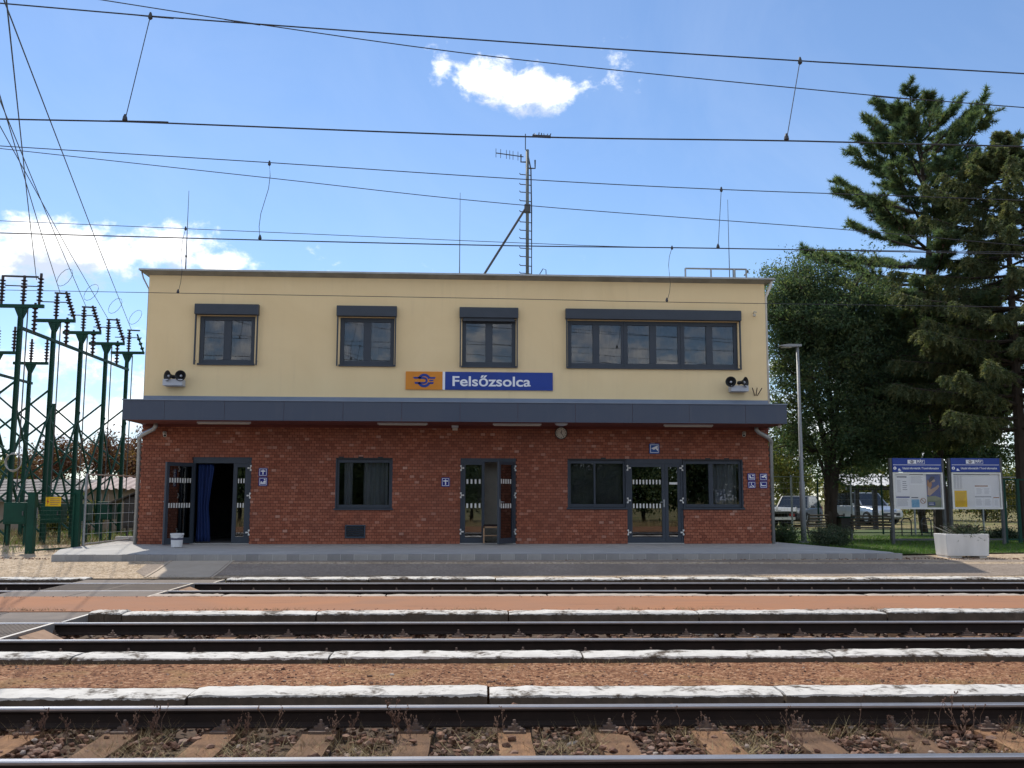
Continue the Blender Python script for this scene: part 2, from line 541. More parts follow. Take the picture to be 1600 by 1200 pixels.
def mat_gravel(name, cols, scale, patch=None, rough=0.95, bump=0.9):
    """small stones: voronoi cells of several colours with relief"""
    m = bpy.data.materials.new(name)
    m.use_nodes = True
    k = NG(m.node_tree)
    b = m.node_tree.nodes['Principled BSDF']
    b.inputs['Roughness'].default_value = rough
    b.inputs['Specular IOR Level'].default_value = 0.2
    t = k.n('ShaderNodeNewGeometry').outputs['Position']
    vo = k.n('ShaderNodeTexVoronoi')
    k.link(t, vo.inputs['Vector'])
    vo.inputs['Scale'].default_value = scale
    v2 = k.n('ShaderNodeTexVoronoi')
    k.link(t, v2.inputs['Vector'])
    v2.inputs['Scale'].default_value = scale * 0.37
    sx = k.n('ShaderNodeSeparateColor')
    k.link(vo.outputs['Color'], sx.inputs[0])
    sx2 = k.n('ShaderNodeSeparateColor')
    k.link(v2.outputs['Color'], sx2.inputs[0])
    f = k.m('ADD', k.m('MULTIPLY', sx.outputs[0], 0.65), k.m('MULTIPLY', sx2.outputs[0], 0.35))
    c = k.ramp(f, [(i / (len(cols) - 1) * 0.8 + 0.1, cc) for i, cc in enumerate(cols)])
    big = k.noise(t, 0.55, 6, 0.65, 0.6)
    c = k.mix(0.55, c, k.ramp(big.outputs[0], [(0.3, 0.62), (0.7, 1.25)]), 'MULTIPLY')
    if patch:
        c = k.mix(k.ramp(k.noise(t, patch[1], 6, 0.6, 0.4).outputs[0], [(patch[2], 0.0), (patch[3], 1.0)]), c, patch[0])
    k.link(c, b.inputs['Base Color'])
    bp = k.n('ShaderNodeBump')
    bp.inputs['Strength'].default_value = bump
    bp.inputs['Distance'].default_value = 0.6 / scale
    h = k.m('ADD', k.m('MULTIPLY', vo.outputs['Distance'], -1.0), k.m('MULTIPLY', sx2.outputs[1], 0.5))
    k.link(h, bp.inputs['Height'])
    k.link(bp.outputs[0], b.inputs['Normal'])
    MATS[name] = m
    return m
mat_gravel('red_gravel', [(0.075, 0.030, 0.016), (0.20, 0.084, 0.040), (0.30, 0.145, 0.073), (0.46, 0.28, 0.165)], 50, ((0.29, 0.18, 0.075), 1.4, 0.55, 0.8), bump=1.0)
mat_gravel('yard_gravel', [(0.22, 0.165, 0.115), (0.42, 0.32, 0.215), (0.52, 0.40, 0.275), (0.60, 0.50, 0.38)], 38, ((0.44, 0.335, 0.225), 0.8, 0.5, 0.8))
mat_gravel('asphalt', [(0.20, 0.158, 0.125), (0.25, 0.20, 0.16), (0.30, 0.245, 0.198), (0.38, 0.32, 0.265)], 80, ((0.225, 0.18, 0.143), 0.7, 0.45, 0.75), bump=0.4)
mat_gravel('land', [(0.12, 0.12, 0.045), (0.20, 0.17, 0.075), (0.28, 0.22, 0.11), (0.34, 0.27, 0.15)], 9, ((0.085, 0.12, 0.03), 0.25, 0.45, 0.7))
mat_attr('stone', [(0.0, (0.09, 0.05, 0.036)), (0.35, (0.16, 0.080, 0.050)), (0.7, (0.23, 0.128, 0.084)), (0.95, (0.30, 0.205, 0.155)), (1.0, (0.40, 0.34, 0.29))], 0.9, bscale=30)
mat_attr('straw', [(0.0, (0.16, 0.10, 0.05)), (0.5, (0.29, 0.21, 0.105)), (1.0, (0.44, 0.36, 0.19))], 0.9, bump=0)
mat_attr('weed', [(0.0, (0.14, 0.075, 0.05)), (1.0, (0.26, 0.16, 0.11))], 0.9, bump=0, bscale=3)

def mat_leaf(name, stops, trans=0.35, rough=0.6):
    m = bpy.data.materials.new(name)
    m.use_nodes = True
    k = NG(m.node_tree)
    m.node_tree.nodes.clear()
    f = k.n('ShaderNodeAttribute', attribute_name='rnd').outputs['Fac']
    c = k.ramp(f, stops)
    big = k.noise(k.n('ShaderNodeNewGeometry').outputs['Position'], 0.8, 3, 0.6)
    c = k.mix(0.6, c, k.ramp(big.outputs[0], [(0.3, 0.6), (0.7, 1.3)]), 'MULTIPLY')
    p = k.n('ShaderNodeBsdfPrincipled')
    p.inputs['Roughness'].default_value = rough
    p.inputs['Specular IOR Level'].default_value = 0.3
    k.link(c, p.inputs['Base Color'])
    tr = k.n('ShaderNodeBsdfTranslucent')
    k.link(k.mix(1.0, c, (1.1, 1.12, 0.7), 'MULTIPLY'), tr.inputs[0])
    mx = k.n('ShaderNodeMixShader')
    mx.inputs[0].default_value = trans
    k.link(p.outputs[0], mx.inputs[1])
    k.link(tr.outputs[0], mx.inputs[2])
    o = k.n('ShaderNodeOutputMaterial')
    k.link(mx.outputs[0], o.inputs[0])
    MATS[name] = m
    return m
mat_leaf('pine_needle', [(0.0, (0.080, 0.135, 0.085)), (0.55, (0.125, 0.185, 0.095)), (0.88, (0.19, 0.225, 0.095)), (1.0, (0.22, 0.15, 0.085))], 0.55)
mat_leaf('spruce_needle', [(0.0, (0.085, 0.125, 0.070)), (0.6, (0.160, 0.185, 0.090)), (1.0, (0.25, 0.24, 0.115))], 0.52)
mat_leaf('dark_leaf', [(0.0, (0.065, 0.118, 0.072)), (0.6, (0.105, 0.165, 0.085)), (1.0, (0.18, 0.215, 0.095))], 0.55)
mat_leaf('bright_leaf', [(0.0, (0.07, 0.10, 0.025)), (0.6, (0.14, 0.16, 0.04)), (1.0, (0.26, 0.22, 0.05))], 0.45)
mat_leaf('red_leaf', [(0.0, (0.09, 0.035, 0.025)), (0.5, (0.17, 0.075, 0.045)), (1.0, (0.22, 0.14, 0.06))], 0.4)
mat_leaf('grass', [(0.0, (0.05, 0.13, 0.018)), (0.6, (0.10, 0.22, 0.03)), (1.0, (0.18, 0.25, 0.055))], 0.45)
mat_leaf('bush_leaf', [(0.0, (0.03, 0.055, 0.035)), (0.6, (0.065, 0.10, 0.06)), (1.0, (0.15, 0.17, 0.10))], 0.3)

def mat_glass(name, tint, ior=1.9, refl=1.0):
    m = bpy.data.materials.new(name)
    m.use_nodes = True
    k = NG(m.node_tree)
    m.node_tree.nodes.clear()
    fr = k.n('ShaderNodeFresnel')
    fr.inputs[0].default_value = ior
    tr = k.n('ShaderNodeBsdfTransparent')
    tr.inputs[0].default_value = (*tint, 1)
    gl = k.n('ShaderNodeBsdfGlossy')
    gl.inputs[0].default_value = (refl, refl, refl, 1)
    gl.inputs['Roughness'].default_value = 0.0
    bp = k.n('ShaderNodeBump')
    bp.inputs['Strength'].default_value = 0.05
    bp.inputs['Distance'].default_value = 0.004
    k.link(k.noise(k.n('ShaderNodeTexCoord').outputs['Object'], 1.6, 2, 0.5).outputs[0], bp.inputs['Height'])
    k.link(bp.outputs[0], gl.inputs['Normal'])
    mx = k.n('ShaderNodeMixShader')
    k.link(fr.outputs[0], mx.inputs[0])
    k.link(tr.outputs[0], mx.inputs[1])
    k.link(gl.outputs[0], mx.inputs[2])
    o = k.n('ShaderNodeOutputMaterial')
    k.link(mx.outputs[0], o.inputs[0])
    MATS[name] = m
mat_glass('glass', (0.72, 0.74, 0.76), 1.62)
mat_glass('door_glass', (0.50, 0.52, 0.52), 2.3)
mat_glass('clear_glass', (0.97, 0.97, 0.97), 1.2)

def mat_split(name, z, hi, lo, amp, rough_hi=0.85, rough_lo=0.9, metal_hi=0.0, nscale=14, wear=None):
    """two finishes parted at a local height with a ragged border (paint over stone, bright rail head over rust)"""
    m = bpy.data.materials.new(name)
    m.use_nodes = True
    k = NG(m.node_tree)
    b = m.node_tree.nodes['Principled BSDF']
    t = k.n('ShaderNodeTexCoord').outputs['Object']
    gpos = k.n('ShaderNodeNewGeometry').outputs['Position']
    s = k.n('ShaderNodeSeparateXYZ')
    k.link(t, s.inputs[0])
    nz = k.noise(gpos, nscale, 6, 0.65)
    h = k.m('ADD', s.outputs[2], k.m('MULTIPLY', k.m('SUBTRACT', nz.outputs[0], 0.5), amp))
    f = k.m('GREATER_THAN', h, z)
    if wear:
        wz = k.noise(gpos, wear[0], 8, 0.7, 0.3)
        w2 = k.noise(gpos, wear[0] * 7, 4, 0.6)
        ww = k.m('ADD', wz.outputs[0], k.m('MULTIPLY', k.m('SUBTRACT', w2.outputs[0], 0.5), 0.35))
        f = k.m('MULTIPLY', f, k.ramp(ww, [(wear[1], 0.0), (wear[2], 1.0)]))
    dirt = k.noise(gpos, 5, 7, 0.65)
    chi = k.ramp(dirt.outputs[0], [(0.3, hi[0]), (0.7, hi[1])])
    clo = k.ramp(dirt.outputs[0], [(0.3, lo[0]), (0.7, lo[1])])
    k.link(k.mix(f, clo, chi), b.inputs['Base Color'])
    k.link(k.m('ADD', k.m('MULTIPLY', f, rough_hi - rough_lo), rough_lo), b.inputs['Roughness'])
    if metal_hi: k.link(k.m('MULTIPLY', f, metal_hi), b.inputs['Metallic'])
    b.inputs['Specular IOR Level'].default_value = 0.3
    bp = k.n('ShaderNodeBump')
    bp.inputs['Strength'].default_value = 0.5 if wear else 0.1
    bp.inputs['Distance'].default_value = 0.01
    k.link(k.noise(gpos, 45, 5, 0.65).outputs[0], bp.inputs['Height'])
    k.link(bp.outputs[0], b.inputs['Normal'])
    MATS[name] = m
mat_split('painted_stone', -0.03, ((0.66, 0.635, 0.59), (0.50, 0.475, 0.43)), ((0.115, 0.085, 0.06), (0.05, 0.038, 0.028)), 0.05, wear=(2.6, 0.38, 0.50))
mat_split('bare_stone', -0.5, ((0.46, 0.40, 0.34), (0.34, 0.28, 0.23)), ((0.10, 0.085, 0.065), (0.055, 0.045, 0.036)), 0.05)
mat_split('rail_steel', -0.022, ((0.50, 0.50, 0.52), (0.42, 0.41, 0.42)), ((0.030, 0.019, 0.015), (0.018, 0.012, 0.010)), 0.004, 0.36, 0.95, 0.85, 3)

# ------------------------------------------------------------------ ground
AL = R(1.67)                       # the tracks run this much askew to the building
CA, SA = math.cos(AL), math.sin(AL)
def rw(s, y, z=0.0):
    """point in the track frame (s along, y across) to world"""
    return Vector((s * CA + y * SA, -s * SA + y * CA, z))
def to_rail(p):
    return (p[0] * CA - p[1] * SA, p[0] * SA + p[1] * CA)
def railrot(o):
    o.rotation_euler = (0, 0, -AL)
    return o
YF = 25.75                          # building front
ground = MB()
prof = [(-900, -0.30), (-60, -0.30), (5, -0.27), (19.55, -0.27), (19.6, -0.06), (21.25, 0.12), (21.9, 0.17), (23.5, 0.20), (32, 0.24), (120, 0.3), (900, 0.3)]
xs = [-900, -80, -40, -20, 0, 20, 40, 80, 900]
for j, (y, z) in enumerate(prof):
    for x in xs: ground.v.append(tuple(rw(x, y, z)))
n = len(xs)
for j in range(len(prof) - 1):
    for i in range(n - 1):
        ground.f.append((j * n + i, j * n + i + 1, (j + 1) * n + i + 1, (j + 1) * n + i))
struct(ground.build('ground', 'land'))

def slab(name, m, y0, y1, z0, z1, s0=-70, s1=80):
    o = MB().box(s0, s1, y0, y1, z0, z1).build(name, m)
    return struct(railrot(o))
slab('trackbed', 'soil', 4.9, 19.6, -0.265, -0.235)
near_platform = slab('platform', 'red_gravel', -3.2, 5.05, -0.26, -0.01)
narrow_platform = slab('platform', 'red_gravel', 8.86, 10.08, -0.26, -0.075)
island_platform = slab('platform', 'red_surfacing', 13.9, 15.95, -0.26, 0.012)
# far platform: rises towards the building
fp = MB()
FPY = [(19.72, -0.012), (20.4, 0.07), (21.25, 0.215), (22.1, 0.245), (23.2, 0.262), (27.5, 0.28)]
for (y, z) in FPY:
    for x in (-60, 80): fp.v.append(tuple(rw(x, y, z)))
for j in range(len(FPY) - 1): fp.f.append((2 * j, 2 * j + 1, 2 * j + 3, 2 * j + 2))
far_platform = struct(fp.build('far_platform', 'yard_gravel'))
def fz(y):
    for (a, za), (b, zb) in zip(FPY, FPY[1:]):
        if a <= y <= b: return za + (zb - za) * (y - a) / (b - a)
    return FPY[0][1] if y < FPY[0][0] else FPY[-1][1]
# worn asphalt strip in front of the building, on the gravel
ap = MB()
NX = 60
for i in range(NX + 1):
    s = -7.2 + 19.6 * i / NX
    wob = 0.10 * math.sin(s * 2.3) + 0.07 * math.sin(s * 5.9 + 1)
    e0 = 0.0 if 0 < i < NX else 0.45
    for (y) in (19.95 + 0.4 * wob + e0, 20.4, 21.3, 21.62 + wob - e0):
        ap.v.append(tuple(rw(s, y, fz(y) + 0.005)))
for i in range(NX):
    for j in range(3):
        ap.f.append((i * 4 + j, (i + 1) * 4 + j, (i + 1) * 4 + j + 1, i * 4 + j + 1))
struct(ap.build('asphalt_strip', 'asphalt'))

# edge stones -------------------------------------------------------------
def stone_mesh(L, w, h, seed, amp=0.012):
    r = np.random.default_rng(seed)
    bm = bmesh.new()
    bmesh.ops.create_cube(bm, size=1.0)
    bmesh.ops.scale(bm, vec=(L, w, h), verts=bm.verts)
    ed = [e for e in bm.edges if abs(e.verts[0].co.x - e.verts[1].co.x) > 0.1]
    bmesh.ops.subdivide_edges(bm, edges=ed, cuts=30, use_grid_fill=True)
    ed = [e for e in bm.edges if abs(e.verts[0].co.y - e.verts[1].co.y) > 0.1]
    bmesh.ops.subdivide_edges(bm, edges=ed, cuts=3, use_grid_fill=True)
    ph = r.random(8) * 6.28
    for v in bm.verts:
        v.co.z -= h / 2
        x = v.co.x
        edge = abs(abs(v.co.y) - w / 2) < 1e-4
        top = abs(v.co.z) < 1e-4
        wob = math.sin(x * 3.1 + ph[0]) * 0.5 + math.sin(x * 7.7 + ph[1]) * 0.35 + math.sin(x * 17 + ph[2]) * 0.3
        if top:
            v.co.z += amp * 0.35 * wob + r.normal() * amp * 0.18
            if edge:
                v.co.z -= amp * (0.9 + 0.5 * r.random())
                v.co.y *= 1 - (amp * 1.3 + amp * 0.9 * max(0, wob) + amp * 1.6 * (r.random() ** 4)) / (w / 2)
            if abs(abs(x) - L / 2) < 1e-3: v.co.z -= amp * 0.7
        elif edge: v.co.y += r.normal() * amp * 0.25
    me = bpy.data.meshes.new('edge_stone')
    bm.to_mesh(me)
    bm.free()
    return me
def stone_row(parent, y0, y1, z, s0, s1, L, mname, phase, seed, h=0.24, gap=None):
    w = y1 - y0
    vs = [stone_mesh(L - 0.022, w, h, seed + i) for i in range(4)]
    for me in vs: me.materials.append(MATS[mname])
    s = s0 + phase
    i = 0
    while s < s1:
        c = s + L / 2
        a, b_ = s, s + L
        if gap:                                     # cut the stone short at the crossing
            if a < gap[1] and b_ > gap[0]:
                if b_ > gap[1] + 0.15: a = gap[1]
                elif a < gap[0] - 0.15: b_ = gap[0]
                else: a = b_
        if b_ - a > 0.1:
            c = (a + b_) / 2
            p = rw(c, (y0 + y1) / 2 + rng.uniform(-0.012, 0.012), z + rng.uniform(-0.010, 0.010))
            o = inst('edge_stone', vs[rng.randrange(4)], None, p, -AL + rng.uniform(-0.004, 0.004) + (math.pi if rng.random() < 0.5 else 0), ((b_ - a) / L, 1, 1))
            adopt(o, parent)
        s += L
        i += 1
CR_R = to_rail(gr(312, 908, 0.0))[0]          # crossing: right and left edge along the tracks
CR_L = to_rail(gr(105, 912, 0.0))[0]
jD = to_rail(gr(763, 1080, -0.06))[0]
stone_row(narrow_platform, 8.42, 8.88, -0.055, jD - 4 * 2.55, 9.5, 2.55, 'painted_stone', 0, 100)
jC = to_rail(gr(909, 1020, 0.0))[0]
stone_row(narrow_platform, 10.06, 10.50, 0.0, jC - 4 * 2.6, 12, 2.6, 'painted_stone', 0, 200)
jB = to_rail(gr(794, 955, 0.02))[0]
stone_row(island_platform, 13.55, 13.96, 0.03, jB - 6 * 2.65, 16, 2.65, 'painted_stone', 0, 300, gap=(-99, CR_R + 0.06))
stone_row(island_platform, 15.94, 16.28, 0.02, jB - 7 * 2.65, 18, 2.65, 'bare_stone', 0.7, 400, gap=(-99, CR_R + 0.06))
jA = to_rail(gr(774, 904, 0.0))[0]
stone_row(far_platform, 19.3, 19.78, 0.02, jA - 6 * 2.5, 20, 2.5, 'painted_stone', 0, 500, gap=(CR_L - 0.05, CR_R + 0.4))

# ------------------------------------------------------------------ tracks
def rail_mesh(L0, L1):
    pr = [(-0.030, 0.0), (0.030, 0.0), (0.036, -0.008), (0.035, -0.034), (0.010, -0.048), (0.009, -0.115), (0.03, -0.130), (0.0625, -0.138), (0.0625, -0.150),
          (-0.0625, -0.150), (-0.0625, -0.138), (-0.03, -0.130), (-0.009, -0.115), (-0.010, -0.048), (-0.035, -0.034), (-0.036, -0.008)]
    b = MB()
    k = len(pr)
    b.v = [(L0, y, z) for y, z in pr] + [(L1, y, z) for y, z in pr]
    b.f = [(i, k + i, k + (i + 1) % k, (i + 1) % k) for i in range(k)]
    return b
def fastening_mesh():
    b = MB()
    b.box(-0.085, 0.085, -0.17, 0.17, 0.0, 0.016)
    for sy in (-1, 1):
        b.box(-0.05, 0.05, sy * 0.098 - 0.022, sy * 0.098 + 0.022, 0.016, 0.04)
        b.lathe((0, sy * 0.098, 0.04), [(0.026, 0), (0.026, 0.02), (0.013, 0.021), (0.013, 0.045), (0.010, 0.05)], 6)
        b.lathe((0.055, sy * 0.145, 0.016), [(0.018, 0), (0.018, 0.018), (0.010, 0.024)], 6)
    me = bpy.data.meshes.new('fastening')
    me.from_pydata(b.v, [], b.f)
    me.materials.append(MATS['bolt_rust'])
    return me
FAST = fastening_mesh()
def sleeper_mesh(seed):
    r = random.Random(seed)
    bm = bmesh.new()
    bmesh.ops.create_cube(bm, size=1.0)
    bmesh.ops.scale(bm, vec=(0.25, 2.5, 0.16), verts=bm.verts)
    ed = [e for e in bm.edges if abs(e.verts[0].co.y - e.verts[1].co.y) > 0.1]
    bmesh.ops.subdivide_edges(bm, edges=ed, cuts=14, use_grid_fill=True)
    for v in bm.verts:
        v.co.x += r.gauss(0, 0.004)
        v.co.z += r.gauss(0, 0.003) - 0.08
    me = bpy.data.meshes.new('sleeper')
    bm.to_mesh(me)
    bm.free()
    me.materials.append(MATS['sleeper'])
    return me
SLEEPERS = [sleeper_mesh(i) for i in range(4)]
def track(Y0, s_ref, spacing, n0, n1, label):
    t = thing('railway_track', (Y0 * SA, Y0 * CA, 0), label, 'track', 'railway tracks in front of the station', -AL)
    for sy in (-0.7525, 0.7525):
        o = rail_mesh(-80, 90).build('rail', 'rail_steel')
        o.parent = t
        o.location = (0, sy, 0)
    for i in range(n0, n1 + 1):
        s = s_ref + i * spacing + rng.uniform(-0.02, 0.02)
        o = inst('sleeper', SLEEPERS[rng.randrange(4)], t, (s, rng.uniform(-0.03, 0.03), -0.168 + rng.uniform(-0.006, 0.002)), rng.uniform(-0.012, 0.012), local=True)
        for sy in (-0.7525, 0.7525):
            inst('fastening', FAST, o, (0, sy, 0.0), 0, local=True)
    return t
s3 = to_rail(gr(805, 1165, -0.17))[0]
track(6.95, s3, 0.735, -9, 9, 'nearest railway track with weeds and stones between its sleepers')
track(12.0, s3 + 0.2, 0.735, -14, 14, 'middle railway track between the gravel strip and the red island platform')
track(17.8, s3 + 0.1, 0.66, -22, 24, 'farthest railway track, running right below the station platform')

# level crossing ------------------------------------------------------------
lc = thing('level_crossing', rw((CR_L + CR_R) / 2, 15, 0), 'grey panelled foot crossing over the two far tracks', 'crossing')
pan = [(12.0 - 0.69, 12.0 + 0.69, CR_L - 3.6, CR_R - 0.05), (12.0 + 0.83, 13.92, CR_L - 3.6, CR_R + 0.02), (10.53, 12.0 - 0.83, CR_L - 3.6, CR_R - 0.6),
       (17.8 - 0.69, 17.8 + 0.69, CR_L, CR_R), (17.8 + 0.83, 19.3, CR_L, CR_R + 0.35), (15.97, 17.8 - 0.83, CR_L - 0.3, CR_R)]
def ribbed(x0, x1, y0, y1, z):
    b = MB()
    b.box(x0, x1, y0, y1, -0.2, z)
    k = int((x1 - x0) / 0.06)
    for i in range(k):
        x = x0 + 0.02 + i * 0.06
        b.box(x, x + 0.03, y0 + 0.02, y1 - 0.02, z, z + 0.006)
    return b
for q, (y0, y1, x0, x1) in enumerate(pan):
    nseg = max(1, round((x1 - x0) / 1.2))
    for i in range(nseg):
        a, b_ = x0 + (x1 - x0) * i / nseg, x0 + (x1 - x0) * (i + 1) / nseg
        mb = ribbed(a + 0.008, b_ - 0.008, y0, y1, -0.012) if q in (0, 3) else MB().box(a + 0.008, b_ - 0.008, y0, y1, -0.2, 0.0)
        adopt(railrot(mb.build('crossing_panel', 'panel_rubber')), lc)
    e = MB().box(x1 - 0.004, x1 + 0.045, y0, y1, -0.2, 0.004)
    adopt(railrot(e.build('edge_bar', 'steel_edge')), lc)
for (yc, x1) in ((12.0, CR_R - 0.05), (17.8, CR_R)):
    w = MB()
    x1 += 0.06
    w.add([(x1, yc - 0.30, -0.03), (x1, yc + 0.35, -0.03), (x1 + 0.55, yc - 0.62, -0.17), (x1 + 0.55, yc + 0.0, -0.17), (x1, yc - 0.30, -0.07), (x1, yc + 0.35, -0.07), (x1 + 0.55, yc - 0.62, -0.2), (x1 + 0.55, yc + 0.0, -0.2)],
          [(0, 2, 3, 1), (4, 5, 7, 6), (0, 4, 6, 2), (1, 3, 7, 5), (2, 6, 7, 3), (0, 1, 5, 4)])
    adopt(railrot(w.build('deflector_plate', 'rust_plate')), lc)
# path from the crossing up to the pavement
pth = MB()
p0, p1 = rw(CR_L + 1.3, 19.8), rw(CR_R + 0.3, 19.8)
for k, (yy) in enumerate((19.8, 20.5, 21.3, 22.05)):
    for s_ in (CR_L + 1.0, CR_R - 0.05):
        q = rw(s_, yy)
        pth.v.append((q.x, q.y, fz(yy) + 0.008))
for k in range(3): pth.f.append((2 * k, 2 * k + 1, 2 * k + 3, 2 * k + 2))
mat('path_concrete', (0.50, 0.42, 0.32), (0.42, 0.34, 0.26), 2, 0.95, 0.3, 60)
struct(pth.build('path', 'path_concrete'))
for s_ in (CR_L + 0.95, CR_R):
    b = MB()
    pts = [rw(s_, yy) for yy in (19.8, 20.5, 21.3, 22.05)]
    for (a, c), (ya, yb) in zip(zip(pts, pts[1:]), ((19.8, 20.5), (20.5, 21.3), (21.3, 22.05))):
        b.bar((a.x, a.y, fz(ya) - 0.01), (c.x, c.y, fz(yb) - 0.01), 0.05, 0.05)
    struct(b.build('path_edging', 'path_concrete'))

# ballast, small stones, dry grass ------------------------------------------
PHI = (1 + 5 ** 0.5) / 2
ICO = np.array([(-1, PHI, 0), (1, PHI, 0), (-1, -PHI, 0), (1, -PHI, 0), (0, -1, PHI), (0, 1, PHI), (0, -1, -PHI), (0, 1, -PHI), (PHI, 0, -1), (PHI, 0, 1), (-PHI, 0, -1), (-PHI, 0, 1)]) / math.sqrt(1 + PHI * PHI)
ICF = np.array([(0, 11, 5), (0, 5, 1), (0, 1, 7), (0, 7, 10), (0, 10, 11), (1, 5, 9), (5, 11, 4), (11, 10, 2), (10, 7, 6), (7, 1, 8), (3, 9, 4), (3, 4, 2), (3, 2, 6), (3, 6, 8), (3, 8, 9), (4, 9, 5), (2, 4, 11), (6, 2, 10), (8, 6, 7), (9, 8, 1)])
def stones(name, pts, sizes, m, flat=0.65):
    T = []
    rn = []
    for p, s in zip(pts, sizes):
        v = ICO * (1 + NR.normal(0, 0.22, (12, 1))) * np.array([1, NR.uniform(0.6, 1.0), flat * NR.uniform(0.6, 1.2)])
        a, b_ = NR.random(2) * 6.28
        ca, sa = math.cos(a), math.sin(a)
        Rz = np.array([[ca, -sa, 0], [sa, ca, 0], [0, 0, 1]])
        t = (b_ - 3.14) * 0.16
        Rx = np.array([[1, 0, 0], [0, math.cos(t), -math.sin(t)], [0, math.sin(t), math.cos(t)]])
        v = (v * s) @ Rx.T @ Rz.T + np.asarray(p)
        T.append(v[ICF])
        rn.append(np.full(20, NR.random()))
    return soup(name, np.concatenate(T), m, None, np.concatenate(rn))
def near_sleeper(s):
    d = ((s - s3) / 0.735) % 1.0
    return min(d, 1 - d) * 0.735
pts, sz = [], []
while len(pts) < 6500:
    s, y = NR.uniform(-5.2, 5.6), NR.uniform(5.1, 8.40)
    ns = near_sleeper(s)
    patch = math.sin(s * 1.7 + 0.6) + 0.5 * math.sin(s * 4.1)
    if ns < 0.13 and 5.75 < y < 8.15 and NR.random() < 0.90: continue
    if s < 0.5 and NR.random() < 0.35 - 0.1 * patch: continue
    q = 0.016 + 0.026 * NR.random() ** 1.5
    z = -0.215 + NR.uniform(0, 0.04) + (0.03 if ns < 0.13 else 0)
    pts.append(rw(s, y, z)); sz.append(q)
for Yc, nn, ss in ((12.0, 3200, 10), (17.8, 2600, 15)):
    for _ in range(nn):
        pts.append(rw(NR.uniform(-ss, ss), Yc + NR.uniform(-1.45, 1.45), -0.215 + NR.uniform(0, 0.045))); sz.append(0.022 + 0.03 * NR.random())
stuff(stones('ballast', pts, sz, 'stone'), 'brown broken ballast stones lying between the sleepers and rails', 'ballast')
pts, sz = [], []
for _ in range(1500):
    s, y = NR.uniform(-7, 7), NR.uniform(8.9, 10.06)
    edge = max(0, (y - 9.8) / 0.25)
    q = 0.006 + 0.012 * NR.random() ** 3 + (0.02 * NR.random() if NR.random() < 0.05 + 0.12 * edge else 0)
    pts.append(rw(s, y, -0.073)); sz.append(q)
for _ in range(900):
    s, y = NR.uniform(-9, 11), (13.98 + abs(NR.normal(0, 0.10)) if NR.random() < 0.6 else 15.92 - abs(NR.normal(0, 0.07)))
    pts.append(rw(s, y, 0.013)); sz.append(0.005 + 0.014 * NR.random() ** 3)
for _ in range(1500):
    s, y = NR.uniform(-13, 14), NR.normal(21.9, 0.12)
    pts.append(rw(s, min(y, 22.1), fz(min(y, 22.1)) + 0.005)); sz.append(0.010 + 0.02 * NR.random() ** 2)
stuff(stones('loose_gravel', pts, sz, 'stone'), 'loose small stones scattered over the gravel strips', 'gravel')

def blades(pts, h0, h1, w, lean=0.5, seed=0, n=1):
    """thin grass blades as single triangles"""
    P = np.asarray(pts)
    k = len(P)
    a = NR.random(k) * 6.28
    hh = NR.uniform(h0, h1, k)
    d = np.stack([np.cos(a), np.sin(a), np.zeros(k)], 1)
    b2 = NR.random(k) * 6.28
    tip = P + np.stack([np.cos(b2) * lean * hh, np.sin(b2) * lean * hh, hh], 1) * NR.uniform(0.6, 1.0, (k, 1))
    return np.stack([P - d * w / 2, P + d * w / 2, tip], 1)
gp = []
for _ in range(130):
    c = (NR.uniform(-4.6, 5.2), NR.uniform(6.0, 8.0)) if NR.random() < 0.72 else (NR.uniform(-4.6, 5.2), 5.9 + NR.random() * 0.5)
    if near_sleeper(c[0]) < 0.12: continue
    for _ in range(int(60 + 90 * NR.random())):
        s, y = NR.normal(c[0], 0.11), NR.normal(c[1], 0.13)
        gp.append(rw(s, y, -0.19))
T1 = blades(gp, 0.03, 0.10, 0.006, 1.6)
gl_ = []
for _ in range(75):
    c = (NR.uniform(-4.8, 5.4), 7.62 - abs(NR.normal(0, 0.35)))
    k_ = NR.integers(12, 46) if c[0] < 0 or NR.random() < 0.4 else NR.integers(4, 16)
    for _ in range(k_): gl_.append(rw(NR.normal(c[0], 0.07), NR.normal(c[1], 0.06), -0.21))
T3 = blades(gl_, 0.07, 0.21, 0.004, 0.9)
gp = [rw(NR.uniform(-7, 7), 8.9 + abs(NR.normal(0, 0.09)), -0.077) for _ in range(2600) if True]
gp = [p for p in gp if math.sin(p.x * 1.3 + 2) + 0.6 * math.sin(p.x * 3.7) > -0.35]
g2 = [rw(NR.uniform(-9, 11), 13.97 + abs(NR.normal(0, 0.05)), 0.012) for _ in range(2500)]
g2 += [rw(NR.uniform(-7, 7), 10.05 - abs(NR.normal(0, 0.05)), -0.077) for _ in range(1500)]
g2 += [rw(NR.uniform(-12, 13), 19.8 + abs(NR.normal(0, 0.09)), 0.0) for _ in range(2500)]
g2 = [p for p in g2 if math.sin(p.x * 2.1 + p.y) + 0.7 * math.sin(p.x * 5.3 + 1) > 0.35]
T2 = np.concatenate([blades(gp, 0.012, 0.045, 0.005, 0.9), blades(g2, 0.02, 0.07, 0.006, 0.9)])
stuff(soup('dry_grass', np.concatenate([T1, T2, T3]), 'straw'), 'short dry yellow grass growing between stones and along the white edge', 'grass')

